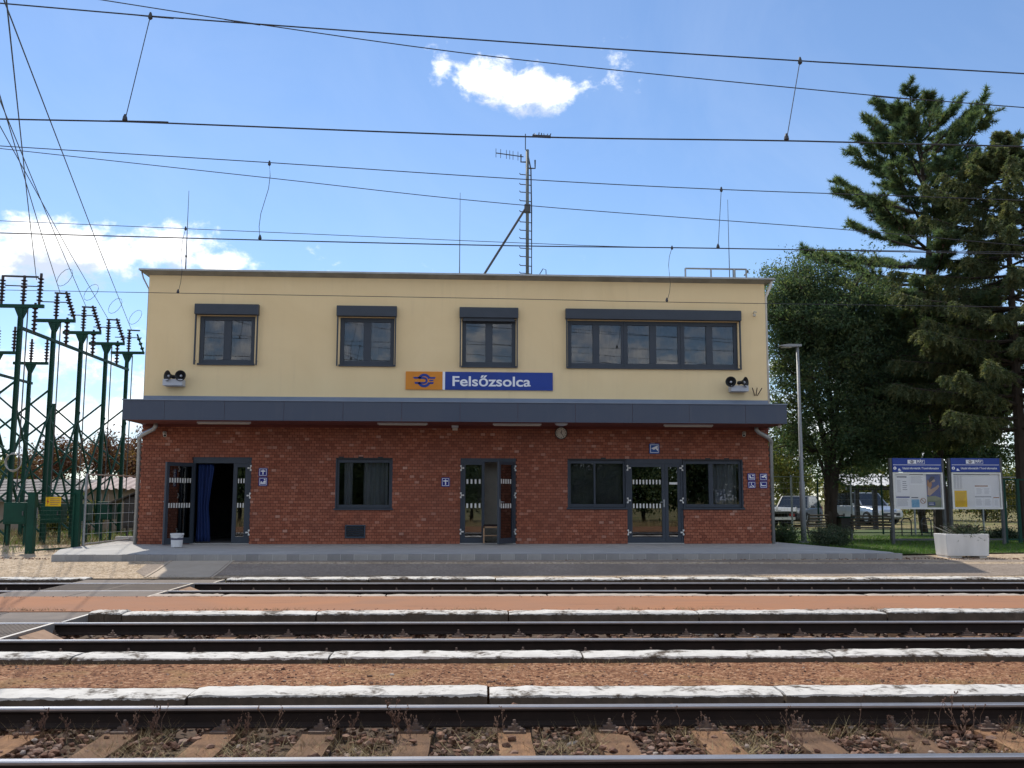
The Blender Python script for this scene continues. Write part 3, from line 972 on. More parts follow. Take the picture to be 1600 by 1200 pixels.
def weed_mesh(seed, h):
    r = random.Random(seed)
    b = MB()
    def stalk(p, d, L, rad, lev):
        pts = [p]
        for i in range(3):
            d = (d + Vector((r.gauss(0, 0.16), r.gauss(0, 0.16), 0.05))).normalized()
            p = p + d * L / 3
            pts.append(p)
        b.tube(pts, [rad, rad * 0.85, rad * 0.7, rad * 0.5], 3)
        if lev < 3:
            for q in pts[1:]:
                for _ in range(2 if lev < 1 else 1):
                    if r.random() < 0.62:
                        a = r.random() * 6.28
                        stalk(q, (d + Vector((math.cos(a), math.sin(a), 0.3)) * 0.8).normalized(), L * r.uniform(0.3, 0.55), rad * 0.6, lev + 1)
        if lev >= 1:
            q = pts[-1]
            s = r.uniform(0.0035, 0.0075)
            b.add([q + Vector(t) * s for t in ((1, 0, 0), (-1, 0, 0), (0, 1, 0), (0, -1, 0), (0, 0, 1.3), (0, 0, -1.3))],
                  [(0, 2, 4), (2, 1, 4), (1, 3, 4), (3, 0, 4), (2, 0, 5), (1, 2, 5), (3, 1, 5), (0, 3, 5)])
    for _ in range(r.choice((1, 2, 3))):
        stalk(Vector((r.gauss(0, 0.015), r.gauss(0, 0.015), 0)), Vector((r.gauss(0, 0.3), r.gauss(0, 0.3), 1)).normalized(), h * r.uniform(0.6, 1), 0.0028, 0)
    me = bpy.data.meshes.new('dry_weed')
    me.from_pydata([tuple(v) for v in b.v], [], b.f)
    a = me.attributes.new('rnd', 'FLOAT', 'FACE')
    a.data.foreach_set('value', [r.random()] * len(me.polygons))
    me.materials.append(MATS['weed'])
    return me
WEEDS = [weed_mesh(40 + i, 0.20) for i in range(7)]
for (px, py, sc) in ((48, 1165, .8), (60, 1158, 1), (105, 1160, .8), (150, 1162, .7), (200, 1160, .9), (215, 1162, 1.0), (235, 1165, 1.2), (260, 1170, 1.3), (355, 1165, .9), (385, 1160, .9), (425, 1160, 1.1), (520, 1155, .8),
                     (545, 1152, .8), (625, 1155, 1.4), (640, 1158, 1.0), (715, 1150, .8), (780, 1155, .9), (990, 1160, .9), (1025, 1162, .9), (1055, 1165, 1.2), (1085, 1168, 1.0), (1105, 1165, .9), (1240, 1160, 1.0), (1250, 1175, 1.1),
                     (1345, 1152, 1.3), (1395, 1158, .9), (1430, 1155, .8), (1475, 1158, 1.3), (1505, 1160, 1.4), (1520, 1162, 1.1), (1540, 1158, 1.1), (1565, 1162, 1.0), (1590, 1160, .9), (320, 1110, .5), (1170, 1092, .4)):
    p = gr(px, py, -0.2)
    o = inst('dry_weed', WEEDS[rng.randrange(7)], None, p, rng.random() * 6.28, (sc * 0.8, sc * 0.8, sc * 0.95))
    tag(o, 'thin brown dry weed sprouting beside the nearest track', 'weed', 'dry weeds along the nearest track')
# ------------------------------------------------------------------ station building
XL, XR_, ZB, ZC, ZR, YB = -8.26, 8.51, 0.39, 3.505, 7.55, 34.5
def fx(px, py=700, Y=YF): return at(px, py, Y).x
def fzz(py, px=800, Y=YF): return at(px, py, Y).z
def rect(l, r, t, b, Y=YF):
    mx, my = (l + r) / 2, (t + b) / 2
    return at(l, my, Y).x, at(r, my, Y).x, at(mx, b, Y).z, at(mx, t, Y).z
bld = thing('station_building', ((XL + XR_) / 2, YF, ZB), 'two storey flat roofed railway station, red brick below and yellow plaster above', 'building')

def holed_wall(x0, x1, z0, z1, y0, y1, holes):
    """wall with rectangular openings, from front y0 to back y1"""
    b = MB()
    xs = sorted({x0, x1, *[h[0] for h in holes], *[h[1] for h in holes]})
    zs = sorted({z0, z1, *[h[2] for h in holes], *[h[3] for h in holes]})
    xs = [x for x in xs if x0 <= x <= x1]
    zs = [z for z in zs if z0 <= z <= z1]
    def hole(x, z): return any(h[0] < x < h[1] and h[2] < z < h[3] for h in holes)
    nx, nz = len(xs) - 1, len(zs) - 1
    H = [[hole((xs[i] + xs[i + 1]) / 2, (zs[j] + zs[j + 1]) / 2) for j in range(nz)] for i in range(nx)]
    for i in range(nx):
        for j in range(nz):
            if H[i][j]: continue
            a, c, d, e = xs[i], xs[i + 1], zs[j], zs[j + 1]
            b.add([(a, y0, d), (c, y0, d), (c, y0, e), (a, y0, e)], [(0, 1, 2, 3)])
            b.add([(a, y1, d), (c, y1, d), (c, y1, e), (a, y1, e)], [(3, 2, 1, 0)])
            if i == 0 or H[i - 1][j]: b.add([(a, y0, d), (a, y1, d), (a, y1, e), (a, y0, e)], [(3, 2, 1, 0)])
            if i == nx - 1 or H[i + 1][j]: b.add([(c, y0, d), (c, y1, d), (c, y1, e), (c, y0, e)], [(0, 1, 2, 3)])
            if j == 0 or H[i][j - 1]: b.add([(a, y0, d), (c, y0, d), (c, y1, d), (a, y1, d)], [(3, 2, 1, 0)])
            if j == nz - 1 or H[i][j + 1]: b.add([(a, y0, e), (c, y0, e), (c, y1, e), (a, y1, e)], [(0, 1, 2, 3)])
    return b
D1 = list(rect(299, 391, 712, 850)); D1[2] = ZB
G1 = list(rect(524, 613, 714, 797))
D2 = list(rect(719, 806, 714, 849)); D2[2] = ZB
U3 = list(rect(887, 1161, 716, 796))
D3 = list(rect(980, 1068, 716, 849)); D3[2] = ZB; D3[3] = U3[3]
top = 2.685
for q in (D1, G1, D2, U3, D3): q[3] = top
holes = [D1, G1, D2, U3, D3]
lower = holed_wall(XL + 0.012, XR_ - 0.012, ZB, ZC, YF + 0.012, YF + 0.3, holes)
brick_wall = lower.build('brick_wall', 'mortar', bld)
sides = MB()
sides.box(XL + 0.012, XL + 0.3, YF + 0.3, YB, ZB - 0.25, ZC)
sides.box(XR_ - 0.3, XR_ - 0.012, YF + 0.3, YB, ZB - 0.25, ZC)
sides.box(XL + 0.3, XR_ - 0.3, YB - 0.3, YB, ZB - 0.25, ZC)
sides.build('side_wall', 'mortar', bld)

# bricks: header bond, single bricks where they show largest, the rest joined
PX, PZ, JT = 0.1297, 0.0754, 0.010
cells = []
nc = int((ZC - ZB) / PZ)
for i in range(nc + 1):
    z0, z1 = ZB + i * PZ + 0.004, min(ZB + (i + 1) * PZ - JT + 0.004, ZC - 0.002)
    if z1 - z0 < 0.02: continue
    zm = (z0 + z1) / 2
    iv = [(XL, XR_)]
    for h in holes:
        if h[2] - 0.01 < zm < h[3]:
            nv = []
            for a, c in iv:
                if h[1] <= a or h[0] >= c: nv.append((a, c))
                else:
                    if h[0] - a > 0.03: nv.append((a, h[0]))
                    if c - h[1] > 0.03: nv.append((h[1], c))
            iv = nv
    off = (0.5 * PX if i % 2 else 0.0) + rng.uniform(-0.006, 0.006)
    k0 = int((XL - 1) / PX)
    for k in range(k0, int((XR_ + 1) / PX) + 1):
        a, c = k * PX + off, (k + 1) * PX + off - JT
        for (u, v) in iv:
            p, q = max(a, u), min(c, v)
            if q - p > 0.028: cells.append((p, q, z0, z1))
full = [c for c in cells if c[1] - c[0] > PX - JT - 0.001 and c[3] - c[2] > PZ - JT - 0.002]
full.sort(key=lambda c: (c[0] - 1.6) ** 2 + (c[2] - 1.5) ** 2 * 1.5)
single = set(full[:290])
bme = MB().box(-(PX - JT) / 2, (PX - JT) / 2, 0, 0.05, -(PZ - JT) / 2, (PZ - JT) / 2)
me = bpy.data.meshes.new('brick')
me.from_pydata(bme.v, [], bme.f)
me.materials.append(MATS['brick_single'])
for c in full[:290]:
    o = inst('brick', me, None, ((c[0] + c[1]) / 2, YF + rng.uniform(-0.002, 0.003), (c[2] + c[3]) / 2))
    adopt(o, brick_wall)
bv, bf, br = [], [], []
def add_brick(vs):
    o = len(bv)
    bv.extend(vs)
    bf.extend([(o, o + 1, o + 2, o + 3), (o + 1, o + 5, o + 6, o + 2), (o + 4, o, o + 3, o + 7), (o + 3, o + 2, o + 6, o + 7), (o + 4, o + 5, o + 1, o)])
    t = rng.random()
    br.extend([t] * 5)
for c in cells:
    if c in single: continue
    y = YF + rng.uniform(-0.002, 0.003)
    a, b_, d, e = c
    add_brick([(a, y, d), (b_, y, d), (b_, y, e), (a, y, e), (a, y + 0.03, d), (b_, y + 0.03, d), (b_, y + 0.03, e), (a, y + 0.03, e)])
for sx, xx in ((-1, XL), (1, XR_)):
    for i in range(nc + 1):
        z0, z1 = ZB + i * PZ + 0.004, min(ZB + (i + 1) * PZ - JT + 0.004, ZC - 0.002)
        if z1 - z0 < 0.02: continue
        off = 0.5 * PX if i % 2 else 0.0
        y = YF + 0.04 + off
        while y < YB - 0.15:
            x = xx + rng.uniform(-0.002, 0.002)
            w = PX - JT
            f = [(x, y + w, z0), (x, y, z0), (x, y, z1), (x, y + w, z1)] if sx < 0 else [(x, y, z0), (x, y + w, z0), (x, y + w, z1), (x, y, z1)]
            add_brick(f + [(p[0] - sx * 0.03, p[1], p[2]) for p in f])
            y += PX
me = bpy.data.meshes.new('brick_courses')
me.from_pydata(bv, [], bf)
at_ = me.attributes.new('rnd', 'FLOAT', 'FACE')
at_.data.foreach_set('value', br)
me.materials.append(MATS['brick'])
o = bpy.data.objects.new('brick_courses', me)
COL.objects.link(o)
adopt(o, brick_wall)
o['kind'] = 'stuff'

# upper storey --------------------------------------------------------------
UW = [(304, 404, 311, 398, 2), (526, 620, 531, 616, 2), (718, 810, 722, 806, 2), (884, 1158, 887, 1153, 6)]
ZS, ZT, ZBOX = 5.10, 6.43, 6.735
uh = []
for (bl, brr, l, r, k) in UW: uh.append((fx(l, 535), fx(r, 535), ZS, ZT))
up = holed_wall(XL, XR_, 3.98, ZR, YF, YF + 0.3, uh)
up.box(XL, XL + 0.3, YF + 0.3, YB, 3.4, ZR)
up.box(XR_ - 0.3, XR_, YF + 0.3, YB, 3.4, ZR)
up.box(XL + 0.3, XR_ - 0.3, YB - 0.3, YB, 3.4, ZR)
up.build('plaster_wall', 'plaster', bld)
MB().box(XL - 0.004, XR_ + 0.004, YF - 0.03, YF - 0.002, 3.96, 4.265).build('wall_flashing', 'flashing', bld)

def frame_bars(b, x0, x1, z0, z1, y0, y1, w, cols, mull):
    """window frame: border plus mullions at the given fractions"""
    b.box(x0, x0 + w, y0, y1, z0, z1)
    b.box(x1 - w, x1, y0, y1, z0, z1)
    b.box(x0 + w, x1 - w, y0, y1, z0, z0 + w)
    b.box(x0 + w, x1 - w, y0, y1, z1 - w, z1)
    edges = [x0 + w]
    for c in cols:
        xc = x0 + (x1 - x0) * c
        b.box(xc - mull / 2, xc + mull / 2, y0, y1, z0 + w, z1 - w)
        edges += [xc - mull / 2, xc + mull / 2]
    edges.append(x1 - w)
    return [(edges[i], edges[i + 1], z0 + w, z1 - w) for i in range(0, len(edges), 2)]
def wavy(x0, x1, z0, z1, y, amp=0.03, per=0.14):
    b = MB()
    k = max(8, int((x1 - x0) / 0.02))
    for i in range(k + 1):
        x = x0 + (x1 - x0) * i / k
        yy = y + amp * math.sin(x / per * 6.28) + amp * 0.5 * math.sin(x / per * 3.3 + 1)
        b.v += [(x, yy, z0), (x, yy, z1), (x, yy + 0.004, z0), (x, yy + 0.004, z1)]
    for i in range(k):
        q = 4 * i
        b.f += [(q, q + 4, q + 5, q + 1), (q + 2, q + 3, q + 7, q + 6)]
    return b
for wi, ((bl, brr, l, r, k), h) in enumerate(zip(UW, uh)):
    bx0, bx1 = fx(bl, 485, YF - 0.15), fx(brr, 485, YF - 0.15)
    x0, x1, z0, z1 = h
    win = thing('window', ((x0 + x1) / 2, YF, z0), '', '')
    del win['label'], win['category']
    adopt(win, bld)
    fb = MB()
    y0, y1 = YF + 0.05, YF + 0.13
    if k == 2:
        gl = frame_bars(fb, x0, x1, z0 + 0.05, z1, y0, y1, 0.11, [0.5], 0.20)
    else:
        gl = frame_bars(fb, x0, x1, z0 + 0.05, z1, y0, y1, 0.11, [1 / 6, 2 / 6, 3 / 6, 4 / 6, 5 / 6], 0.185)
        for c in (2 / 6, 4 / 6):
            xc = x0 + (x1 - x0) * c
            fb.box(xc - 0.02, xc + 0.02, y0 - 0.02, y0, z0 + 0.05, z1)
    fb.build('frame', 'anthracite', win, bevel=0.006)
    for (a, c, d, e) in gl:
        MB().box(a, c, y0 + 0.035, y0 + 0.043, d, e).build('pane', 'glass', win)
    MB().box(x0 - 0.02, x1 + 0.02, YF - 0.05, YF + 0.05, z0 + 0.0, z0 + 0.045).build('sill', 'anthracite', win)
    rb = MB()
    pr = [(YF - 0.002, ZT + 0.02), (YF - 0.17, ZT + 0.02), (YF - 0.17, ZBOX - 0.03), (YF - 0.14, ZBOX), (YF - 0.002, ZBOX)]
    n = len(pr)
    rb.v = [(bx0, y, z) for y, z in pr] + [(bx1, y, z) for y, z in pr]
    rb.f = [tuple(range(n - 1, -1, -1)), tuple(range(n, 2 * n))] + [(i, (i + 1) % n, n + (i + 1) % n, n + i) for i in range(n)]
    rb.build('shutter_box', 'anthracite', win, bevel=0.005)
    for gx in (bx0 + 0.012, bx1 - 0.047):
        MB().box(gx, gx + 0.035, YF - 0.12, YF - 0.06, z0 + 0.0, ZT + 0.02).build('guide_rail', 'anthracite', win)
        MB().box(gx + 0.005, gx + 0.03, YF - 0.06, YF, z0 + 0.1, z0 + 0.13).build('guide_bracket', 'anthracite', win)
    if wi == 2:
        MB().box(bx0 + 0.1, bx1 - 0.1, YF - 0.11, YF - 0.07, ZT - 0.07, ZT + 0.02).build('shutter_slat', 'anthracite', win)
    if wi != 2:
        for (a, c, d, e) in gl:
            wavy(a - 0.04, c + 0.04, d - 0.05, e + 0.05, YF + 0.26, 0.006, 0.21).build('net_curtain', 'blind', win)

# interior ------------------------------------------------------------------
MB().box(XL + 0.3, XR_ - 0.3, YF + 0.31, YB - 0.3, ZB - 0.2, ZB + 0.02).build('ground_slab', 'room', bld)
MB().box(XL + 0.3, XR_ - 0.3, YF + 0.31, YB - 0.3, 3.42, 3.95).build('floor_slab', 'room', bld)
MB().box(XL + 0.3, XR_ - 0.3, YF + 0.31, YB - 0.3, 7.05, 7.5).build('ceiling_slab', 'room', bld)
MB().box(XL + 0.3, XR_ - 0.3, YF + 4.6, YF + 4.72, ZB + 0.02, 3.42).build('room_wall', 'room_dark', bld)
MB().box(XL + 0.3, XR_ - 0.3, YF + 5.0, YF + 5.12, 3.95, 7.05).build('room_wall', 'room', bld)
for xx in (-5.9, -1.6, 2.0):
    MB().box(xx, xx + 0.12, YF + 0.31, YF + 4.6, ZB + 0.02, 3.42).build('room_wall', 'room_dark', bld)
for xx in (-4.6, -1.1, 1.9):
    MB().box(xx, xx + 0.12, YF + 0.31, YF + 5.0, 3.95, 7.05).build('room_wall', 'room', bld)
MB().box(D2[0] - 0.3, D2[1] + 0.5, YF + 0.95, YF + 1.05, ZB + 0.02, 3.42).build('room_wall', 'cream_plastic', bld)
mat_emit('lit_tube', (1.0, 0.94, 0.82), 3.0)
for yy, zz in ((YF + 1.3, 6.98), (YF + 2.6, 6.98)):
    MB().box(-0.85, 0.75, yy, yy + 0.08, zz - 0.06, zz).build('ceiling_light', 'lit_tube', bld)

# roof ------------------------------------------------------------------------
OV = 0.21
rf = MB()
def ring(o, z): return [(XL - o, YF - o, z), (XR_ + o, YF - o, z), (XR_ + o, YB + o, z), (XL - o, YB + o, z)]
rf.v = ring(0.004, ZR - 0.03) + ring(OV - 0.03, ZR + 0.05) + ring(OV, ZR + 0.05) + ring(OV, ZR + 0.095) + ring(OV - 0.15, ZR + 0.14)
for j in range(4):
    for i in range(4): rf.f.append((j * 4 + i, j * 4 + (i + 1) % 4, j * 4 + 4 + (i + 1) % 4, j * 4 + 4 + i))
rf.f += [(16, 17, 18, 19), (3, 2, 1, 0)]
roof = rf.build('roof', 'eave', bld)
MB().box(XL - OV - 0.012, XR_ + OV + 0.012, YF - OV - 0.015, YF - OV - 0.002, ZR + 0.055, ZR + 0.10).build('drip_edge', 'zinc', roof)

# canopy ------------------------------------------------------------------------
YC = 24.1
CX0, CX1 = XL + 0.03, XR_ - 0.05
cn = MB().box(CX0 + 0.01, CX1 - 0.01, YC + 0.014, YF - 0.001, ZC + 0.01, 3.985)
canopy = cn.build('canopy', 'soffit', bld)
MB().box(CX0 - 0.02, CX1 + 0.02, YC - 0.02, YF - 0.032, 3.987, 4.012).build('canopy_top', 'flashing', canopy)
npan = 11
ph = fx(257, 640, YC)
pw = fx(445, 640, YC) - fx(352, 640, YC)
edges = [CX0]
x = ph
while x < CX1 - 0.1:
    if x > CX0 + 0.1: edges.append(x)
    x += pw
edges.append(CX1)
for a, c in zip(edges, edges[1:]):
    MB().box(a + 0.0035, c - 0.0035, YC + rng.uniform(-0.004, 0.004), YC + 0.012, ZC - 0.005, 3.985).build('fascia_panel', 'fascia', canopy)
for xx in (CX0, CX1):
    s_ = -1 if xx == CX0 else 1
    MB().box(min(xx, xx - s_ * 0.009), max(xx, xx - s_ * 0.009), YC + 0.014, YF - 0.034, ZC - 0.005, 3.985).build('fascia_panel', 'fascia', canopy)
MB().box(XL + 0.004, XR_ - 0.004, YF - 0.024, YF - 0.004, ZC - 0.06, ZC + 0.008).build('soffit_trim', 'soffit', canopy)
for (l, r) in ((308, 392), (590, 668), (770, 846), (1037, 1114)):
    a, c = fx(l, 659, 24.75), fx(r, 659, 24.75)
    t = MB().box(a, c, 24.72, 24.78, ZC - 0.035, ZC + 0.012).build('tube_light', 'grey_box', bld, bevel=0.008)
    MB().box(a + 0.03, c - 0.03, 24.73, 24.77, ZC - 0.055, ZC - 0.036).build('diffuser', 'cream_plastic', t)
p = at(877, 658, 24.6)
MB().lathe((p.x, p.y, ZC + 0.01), [(0.17, 0.0), (0.165, -0.025), (0.13, -0.05), (0.06, -0.068), (0.01, -0.07)][::-1], 20).build('dome_light', 'grey_box', bld, smooth=True)
p = at(711, 668, YF - 0.05)
MB().box(p.x - 0.07, p.x + 0.07, YF - 0.09, YF - 0.001, p.z - 0.075, p.z + 0.075).build('junction_box', 'cream_plastic', bld, bevel=0.01)
MB().box(p.x - 0.09, p.x + 0.09, YF - 0.35, YF - 0.15, ZC - 0.05, ZC + 0.008).build('junction_box', 'grey_box', bld, bevel=0.01)

# drain pipes -------------------------------------------------------------------
def pipe(name, pts, r, m='zinc'):
    return MB().tube(pts, r, 10).build(name, m, bld, smooth=True)
pl = [(XL + 0.42, YF - 0.25, ZC + 0.02), (XL + 0.42, YF - 0.25, ZC - 0.06), (XL + 0.36, YF - 0.2, ZC - 0.13), (XL + 0.05, YF - 0.1, ZC - 0.27), (XL - 0.06, YF - 0.02, ZC - 0.36), (XL - 0.07, YF + 0.06, ZC - 0.5), (XL - 0.07, YF + 0.08, ZB)]
pipe('downpipe', pl, 0.058)
pr_ = [(XR_ - 0.42, YF - 0.25, ZC + 0.02), (XR_ - 0.42, YF - 0.25, ZC - 0.06), (XR_ - 0.34, YF - 0.2, ZC - 0.13), (XR_ - 0.05, YF - 0.1, ZC - 0.26), (XR_ + 0.06, YF - 0.02, ZC - 0.36), (XR_ + 0.065, YF + 0.06, ZC - 0.5), (XR_ + 0.065, YF + 0.08, ZB)]
pipe('downpipe', pr_, 0.058)
pipe('downpipe', [(XR_ + 0.19, YF - 0.05, ZR + 0.04), (XR_ + 0.15, YF - 0.02, ZR - 0.12), (XR_ + 0.045, YF + 0.08, ZR - 0.4), (XR_ + 0.045, YF + 0.08, 4.02)], 0.042, 'white_plastic')
pipe('downpipe', [(XL - 0.19, YF - 0.05, ZR + 0.04), (XL - 0.15, YF - 0.02, ZR - 0.12), (XL - 0.025, YF + 0.10, ZR - 0.4), (XL - 0.025, YF + 0.10, 4.02)], 0.02, 'zinc')
pipe('drain_stub', [(XR_ - 0.16, 24.5, ZC - 0.03), (XR_ - 0.09, 24.5, ZC - 0.03)], 0.05, 'white_plastic')

# ground floor windows ------------------------------------------------------------
def holder(name, loc, parent):
    o = bpy.data.objects.new(name, None)
    COL.objects.link(o)
    o.location = loc
    adopt(o, parent)
    return o
def lower_window(x0, x1, z0, z1, cols, w=0.09, mull=0.09, bottom=0.16, cur=None, sash=None):
    win = holder('window', ((x0 + x1) / 2, YF, z0), bld)
    fb = MB()
    gl = frame_bars(fb, x0, x1, z0 + 0.05, z1 - 0.07, YF + 0.06, YF + 0.14, w, cols, mull)
    fb.build('frame', 'anthracite', win, bevel=0.005)
    MB().box(x0, x1, YF + 0.002, YF + 0.10, z1 - 0.07, z1).build('lintel', 'black', win)
    MB().box(x0 - 0.03, x1 + 0.03, YF - 0.05, YF + 0.06, z0, z0 + 0.045).build('sill', 'anthracite', win, bevel=0.004)
    for xx in (x0, x1 - 0.03):
        MB().box(xx, xx + 0.03, YF - 0.004, YF + 0.06, z0 + 0.046, z1 - 0.07).build('reveal_trim', 'anthracite', win)
    for (a, c, d, e) in gl:
        MB().box(a, c, YF + 0.095, YF + 0.103, d, e).build('pane', 'glass', win)
    return win, gl
w1, gl = lower_window(G1[0], G1[1], G1[2], G1[3], [])
a, c, d, e = gl[0]
wavy(a + 0.12, a + 0.34, d, e, YF + 0.22, 0.03, 0.11).build('curtain', 'curtain', w1)
wavy(a + 0.62, c - 0.05, d, e, YF + 0.30, 0.03, 0.12).build('curtain', 'curtain', w1)
wL, glL = lower_window(U3[0], D3[0] - 0.005, U3[2], U3[3], [0.46], mull=0.05)
wR, glR = lower_window(D3[1] + 0.005, U3[1], U3[2], U3[3], [0.47], mull=0.12)
MB().box(glL[0][0], glL[1][1], YF + 0.27, YF + 0.276, glL[0][2] - 0.03, glL[0][3] + 0.03).build('blind', 'blind', wL)
wavy(glR[1][0] + 0.02, glR[1][1], glR[1][2], glR[1][3], YF + 0.30, 0.03, 0.2).build('curtain', 'curtain', wR)
MB().box(glR[1][0] + 0.06, glR[1][0] + 0.36, YF + 0.106, YF + 0.108, glR[1][2] + 0.02, glR[1][2] + 0.40).build('notice', 'print_grey', wR)

# doors -----------------------------------------------------------------------------
def xform(o, piv, ang):
    """swing a leaf about a vertical axis through piv"""
    M = Matrix.Translation(piv) @ Matrix.Rotation(ang, 4, 'Z') @ Matrix.Translation(-Vector(piv))
    return M
def leaf(parent, x0, x1, z0, z1, y, ang=0.0, piv=None, stripes=True, handle=None, st=0.105, nst=9):
    """glazed door leaf with white marking stripes; swung by ang about piv"""
    parts = []
    fb = MB()
    gl = frame_bars(fb, x0, x1, z0, z1, y, y + 0.06, st, [], 0)[0]
    fb.box(x0 + st, x1 - st, y + 0.002, y + 0.058, z0 + st, z0 + st + 0.06)
    parts.append((fb, 'leaf_frame', 'anthracite'))
    parts.append((MB().box(gl[0], gl[1], y + 0.026, y + 0.034, gl[2] + 0.06, gl[3]), 'pane', 'door_glass'))
    if stripes:
        for zc in (z0 + 0.98, z0 + 1.62):
            for i in range(nst):
                w = (gl[1] - gl[0]) / nst
                xs_ = gl[0] + (i + 0.5) * w
                parts.append((MB().box(xs_ - w * 0.22, xs_ + w * 0.22, y + 0.022, y + 0.038, zc - 0.06, zc + 0.06), 'safety_stripe', 'white_plastic'))
    if handle:
        hx, sgn = handle
        hb = MB().box(hx - 0.02, hx + 0.02, y - 0.012, y, z0 + 0.95, z0 + 1.15)
        hb.tube([(hx, y - 0.01, z0 + 1.08), (hx, y - 0.06, z0 + 1.08), (hx + sgn * 0.12, y - 0.06, z0 + 1.08)], 0.011, 8)
        parts.append((hb, 'door_handle', 'galvanised'))
    for b, nm, m in parts:
        if ang:
            M = xform(None, piv, ang)
            b.v = [tuple(M @ Vector(v)) for v in b.v]
        b.build(nm, m, parent)
def hinge(parent, x, z, y, sgn):
    b = MB()
    for dx, dz in ((-sgn * 0.02, 0.055), (sgn * 0.045, 0.0), (-sgn * 0.02, -0.055)):
        b.lathe((x + dx, y - 0.035, z + dz - 0.02), [(0.022, 0), (0.024, 0.02), (0.022, 0.04)], 8)
        b.bar((x, y - 0.02, z), (x + dx, y - 0.03, z + dz), 0.02)
    b.build('hinge', 'white_plastic', parent)
def door_frame(parent, x0, x1, z0, z1, y=None, mulls=(), w=0.06, head=0.16):
    b = MB()
    y = YF + 0.03
    b.box(x0, x0 + w, y, y + 0.12, z0, z1)
    b.box(x1 - w, x1, y, y + 0.12, z0, z1)
    b.box(x0 + w, x1 - w, y, y + 0.12, z1 - head, z1)
    for m_ in mulls: b.box(m_ - 0.03, m_ + 0.03, y, y + 0.12, z0, z1 - head)
    return b.build('door_frame', 'anthracite', parent, bevel=0.004)
# left door: leaf swung wide open, side leaf shut, blue curtain in the dark opening
ZD = ZB + 0.025
d1 = holder('door', ((D1[0] + D1[1]) / 2, YF, ZB), bld)
xm = fx(362, 790)
door_frame(d1, D1[0], D1[1], ZB, D1[3], head=0.19)
leaf(d1, xm + 0.005, D1[1] - 0.06, ZD, D1[3] - 0.19, YF + 0.05, st=0.10, nst=3)
lw = xm - D1[0] - 0.06
piv = (D1[0] + 0.03, YF - 0.01, 0)
leaf(d1, D1[0] + 0.03, D1[0] + 0.03 + lw, ZD, D1[3] - 0.19, YF - 0.01, ang=R(-119), piv=piv, st=0.095, nst=9, handle=(D1[0] + lw - 0.02, -1))
for zz in (0.32, 1.28, 2.0): hinge(d1, D1[1] - 0.03, ZB + zz - 0.02, YF + 0.03, -1)
MB().bar((D1[0] + 0.05, YF + 0.0, D1[3] - 0.24), (D1[0] - 0.2, YF - 0.3, D1[3] - 0.25), 0.03).build('door_closer', 'galvanised', d1)
MB().box(D1[0], D1[1], YF - 0.02, YF + 0.3, ZB, ZB + 0.022).build('threshold', 'concrete', d1)
# centre door: left leaf shut, right leaf swung outwards
d2 = holder('door', ((D2[0] + D2[1]) / 2, YF, ZB), bld)
door_frame(d2, D2[0], D2[1], ZB, D2[3], head=0.13)
xm2 = fx(757, 790)
leaf(d2, D2[0] + 0.06, xm2, ZD, D2[3] - 0.13, YF + 0.05, st=0.075, nst=4)
lw2 = D2[1] - 0.06 - xm2
leaf(d2, D2[1] - 0.05 - lw2, D2[1] - 0.05, ZD, D2[3] - 0.13, YF - 0.01, ang=R(57), piv=(D2[1] - 0.05, YF - 0.01, 0), st=0.08, nst=5, handle=(D2[1] - lw2 - 0.02, 1))
for zz in (0.32, 1.28, 2.0):
    hinge(d2, D2[0] + 0.035, ZB + zz, YF + 0.03, 1)
    hinge(d2, D2[1] - 0.03, ZB + zz, YF + 0.03, -1)
MB().box(D2[0], D2[1], YF - 0.02, YF + 0.3, ZB, ZB + 0.022).build('threshold', 'concrete', d2)
# right door: both leaves shut
d3 = holder('door', ((D3[0] + D3[1]) / 2, YF, ZB), bld)
xm3 = fx(1040, 790)
door_frame(d3, D3[0], D3[1], ZB, D3[3], head=0.16)
leaf(d3, D3[0] + 0.06, xm3, ZD, D3[3] - 0.16, YF + 0.05, st=0.085, nst=9, handle=(xm3 - 0.03, -1))
leaf(d3, xm3 + 0.006, D3[1] - 0.06, ZD, D3[3] - 0.16, YF + 0.05, st=0.085, stripes=False)
for zz in (0.30, 1.15, 2.02):
    hinge(d3, D3[0] + 0.035, ZB + zz, YF + 0.03, 1)
    hinge(d3, D3[1] - 0.035, ZB + zz, YF + 0.03, -1)
MB().box(xm3 + 0.12, xm3 + 0.34, YF + 0.043, YF + 0.046, ZB + 1.58, ZB + 1.64).build('sticker', 'white_plastic', d3)
MB().box(D3[0], D3[1], YF - 0.02, YF + 0.3, ZB, ZB + 0.022).build('threshold', 'concrete', d3)
# vent grille
v = rect(539, 571, 820, 841)
vg = holder('vent_grille', ((v[0] + v[1]) / 2, YF, v[2]), bld)
fb = MB()
frame_bars(fb, v[0], v[1], v[2], v[3], YF - 0.03, YF - 0.003, 0.035, [], 0)
fb.build('frame', 'anthracite', vg)
MB().box(v[0] + 0.03, v[1] - 0.03, YF - 0.006, YF - 0.0035, v[2] + 0.03, v[3] - 0.03).build('backing', 'black', vg)
for i in range(6):
    z = v[2] + 0.045 + i * (v[3] - v[2] - 0.09) / 5
    s_ = MB()
    s_.obox(((v[0] + v[1]) / 2, YF - 0.018, z), Matrix.Rotation(R(35), 3, 'X'), (v[1] - v[0]) / 2 - 0.036, 0.014, 0.003)
    s_.build('slat', 'anthracite', vg)

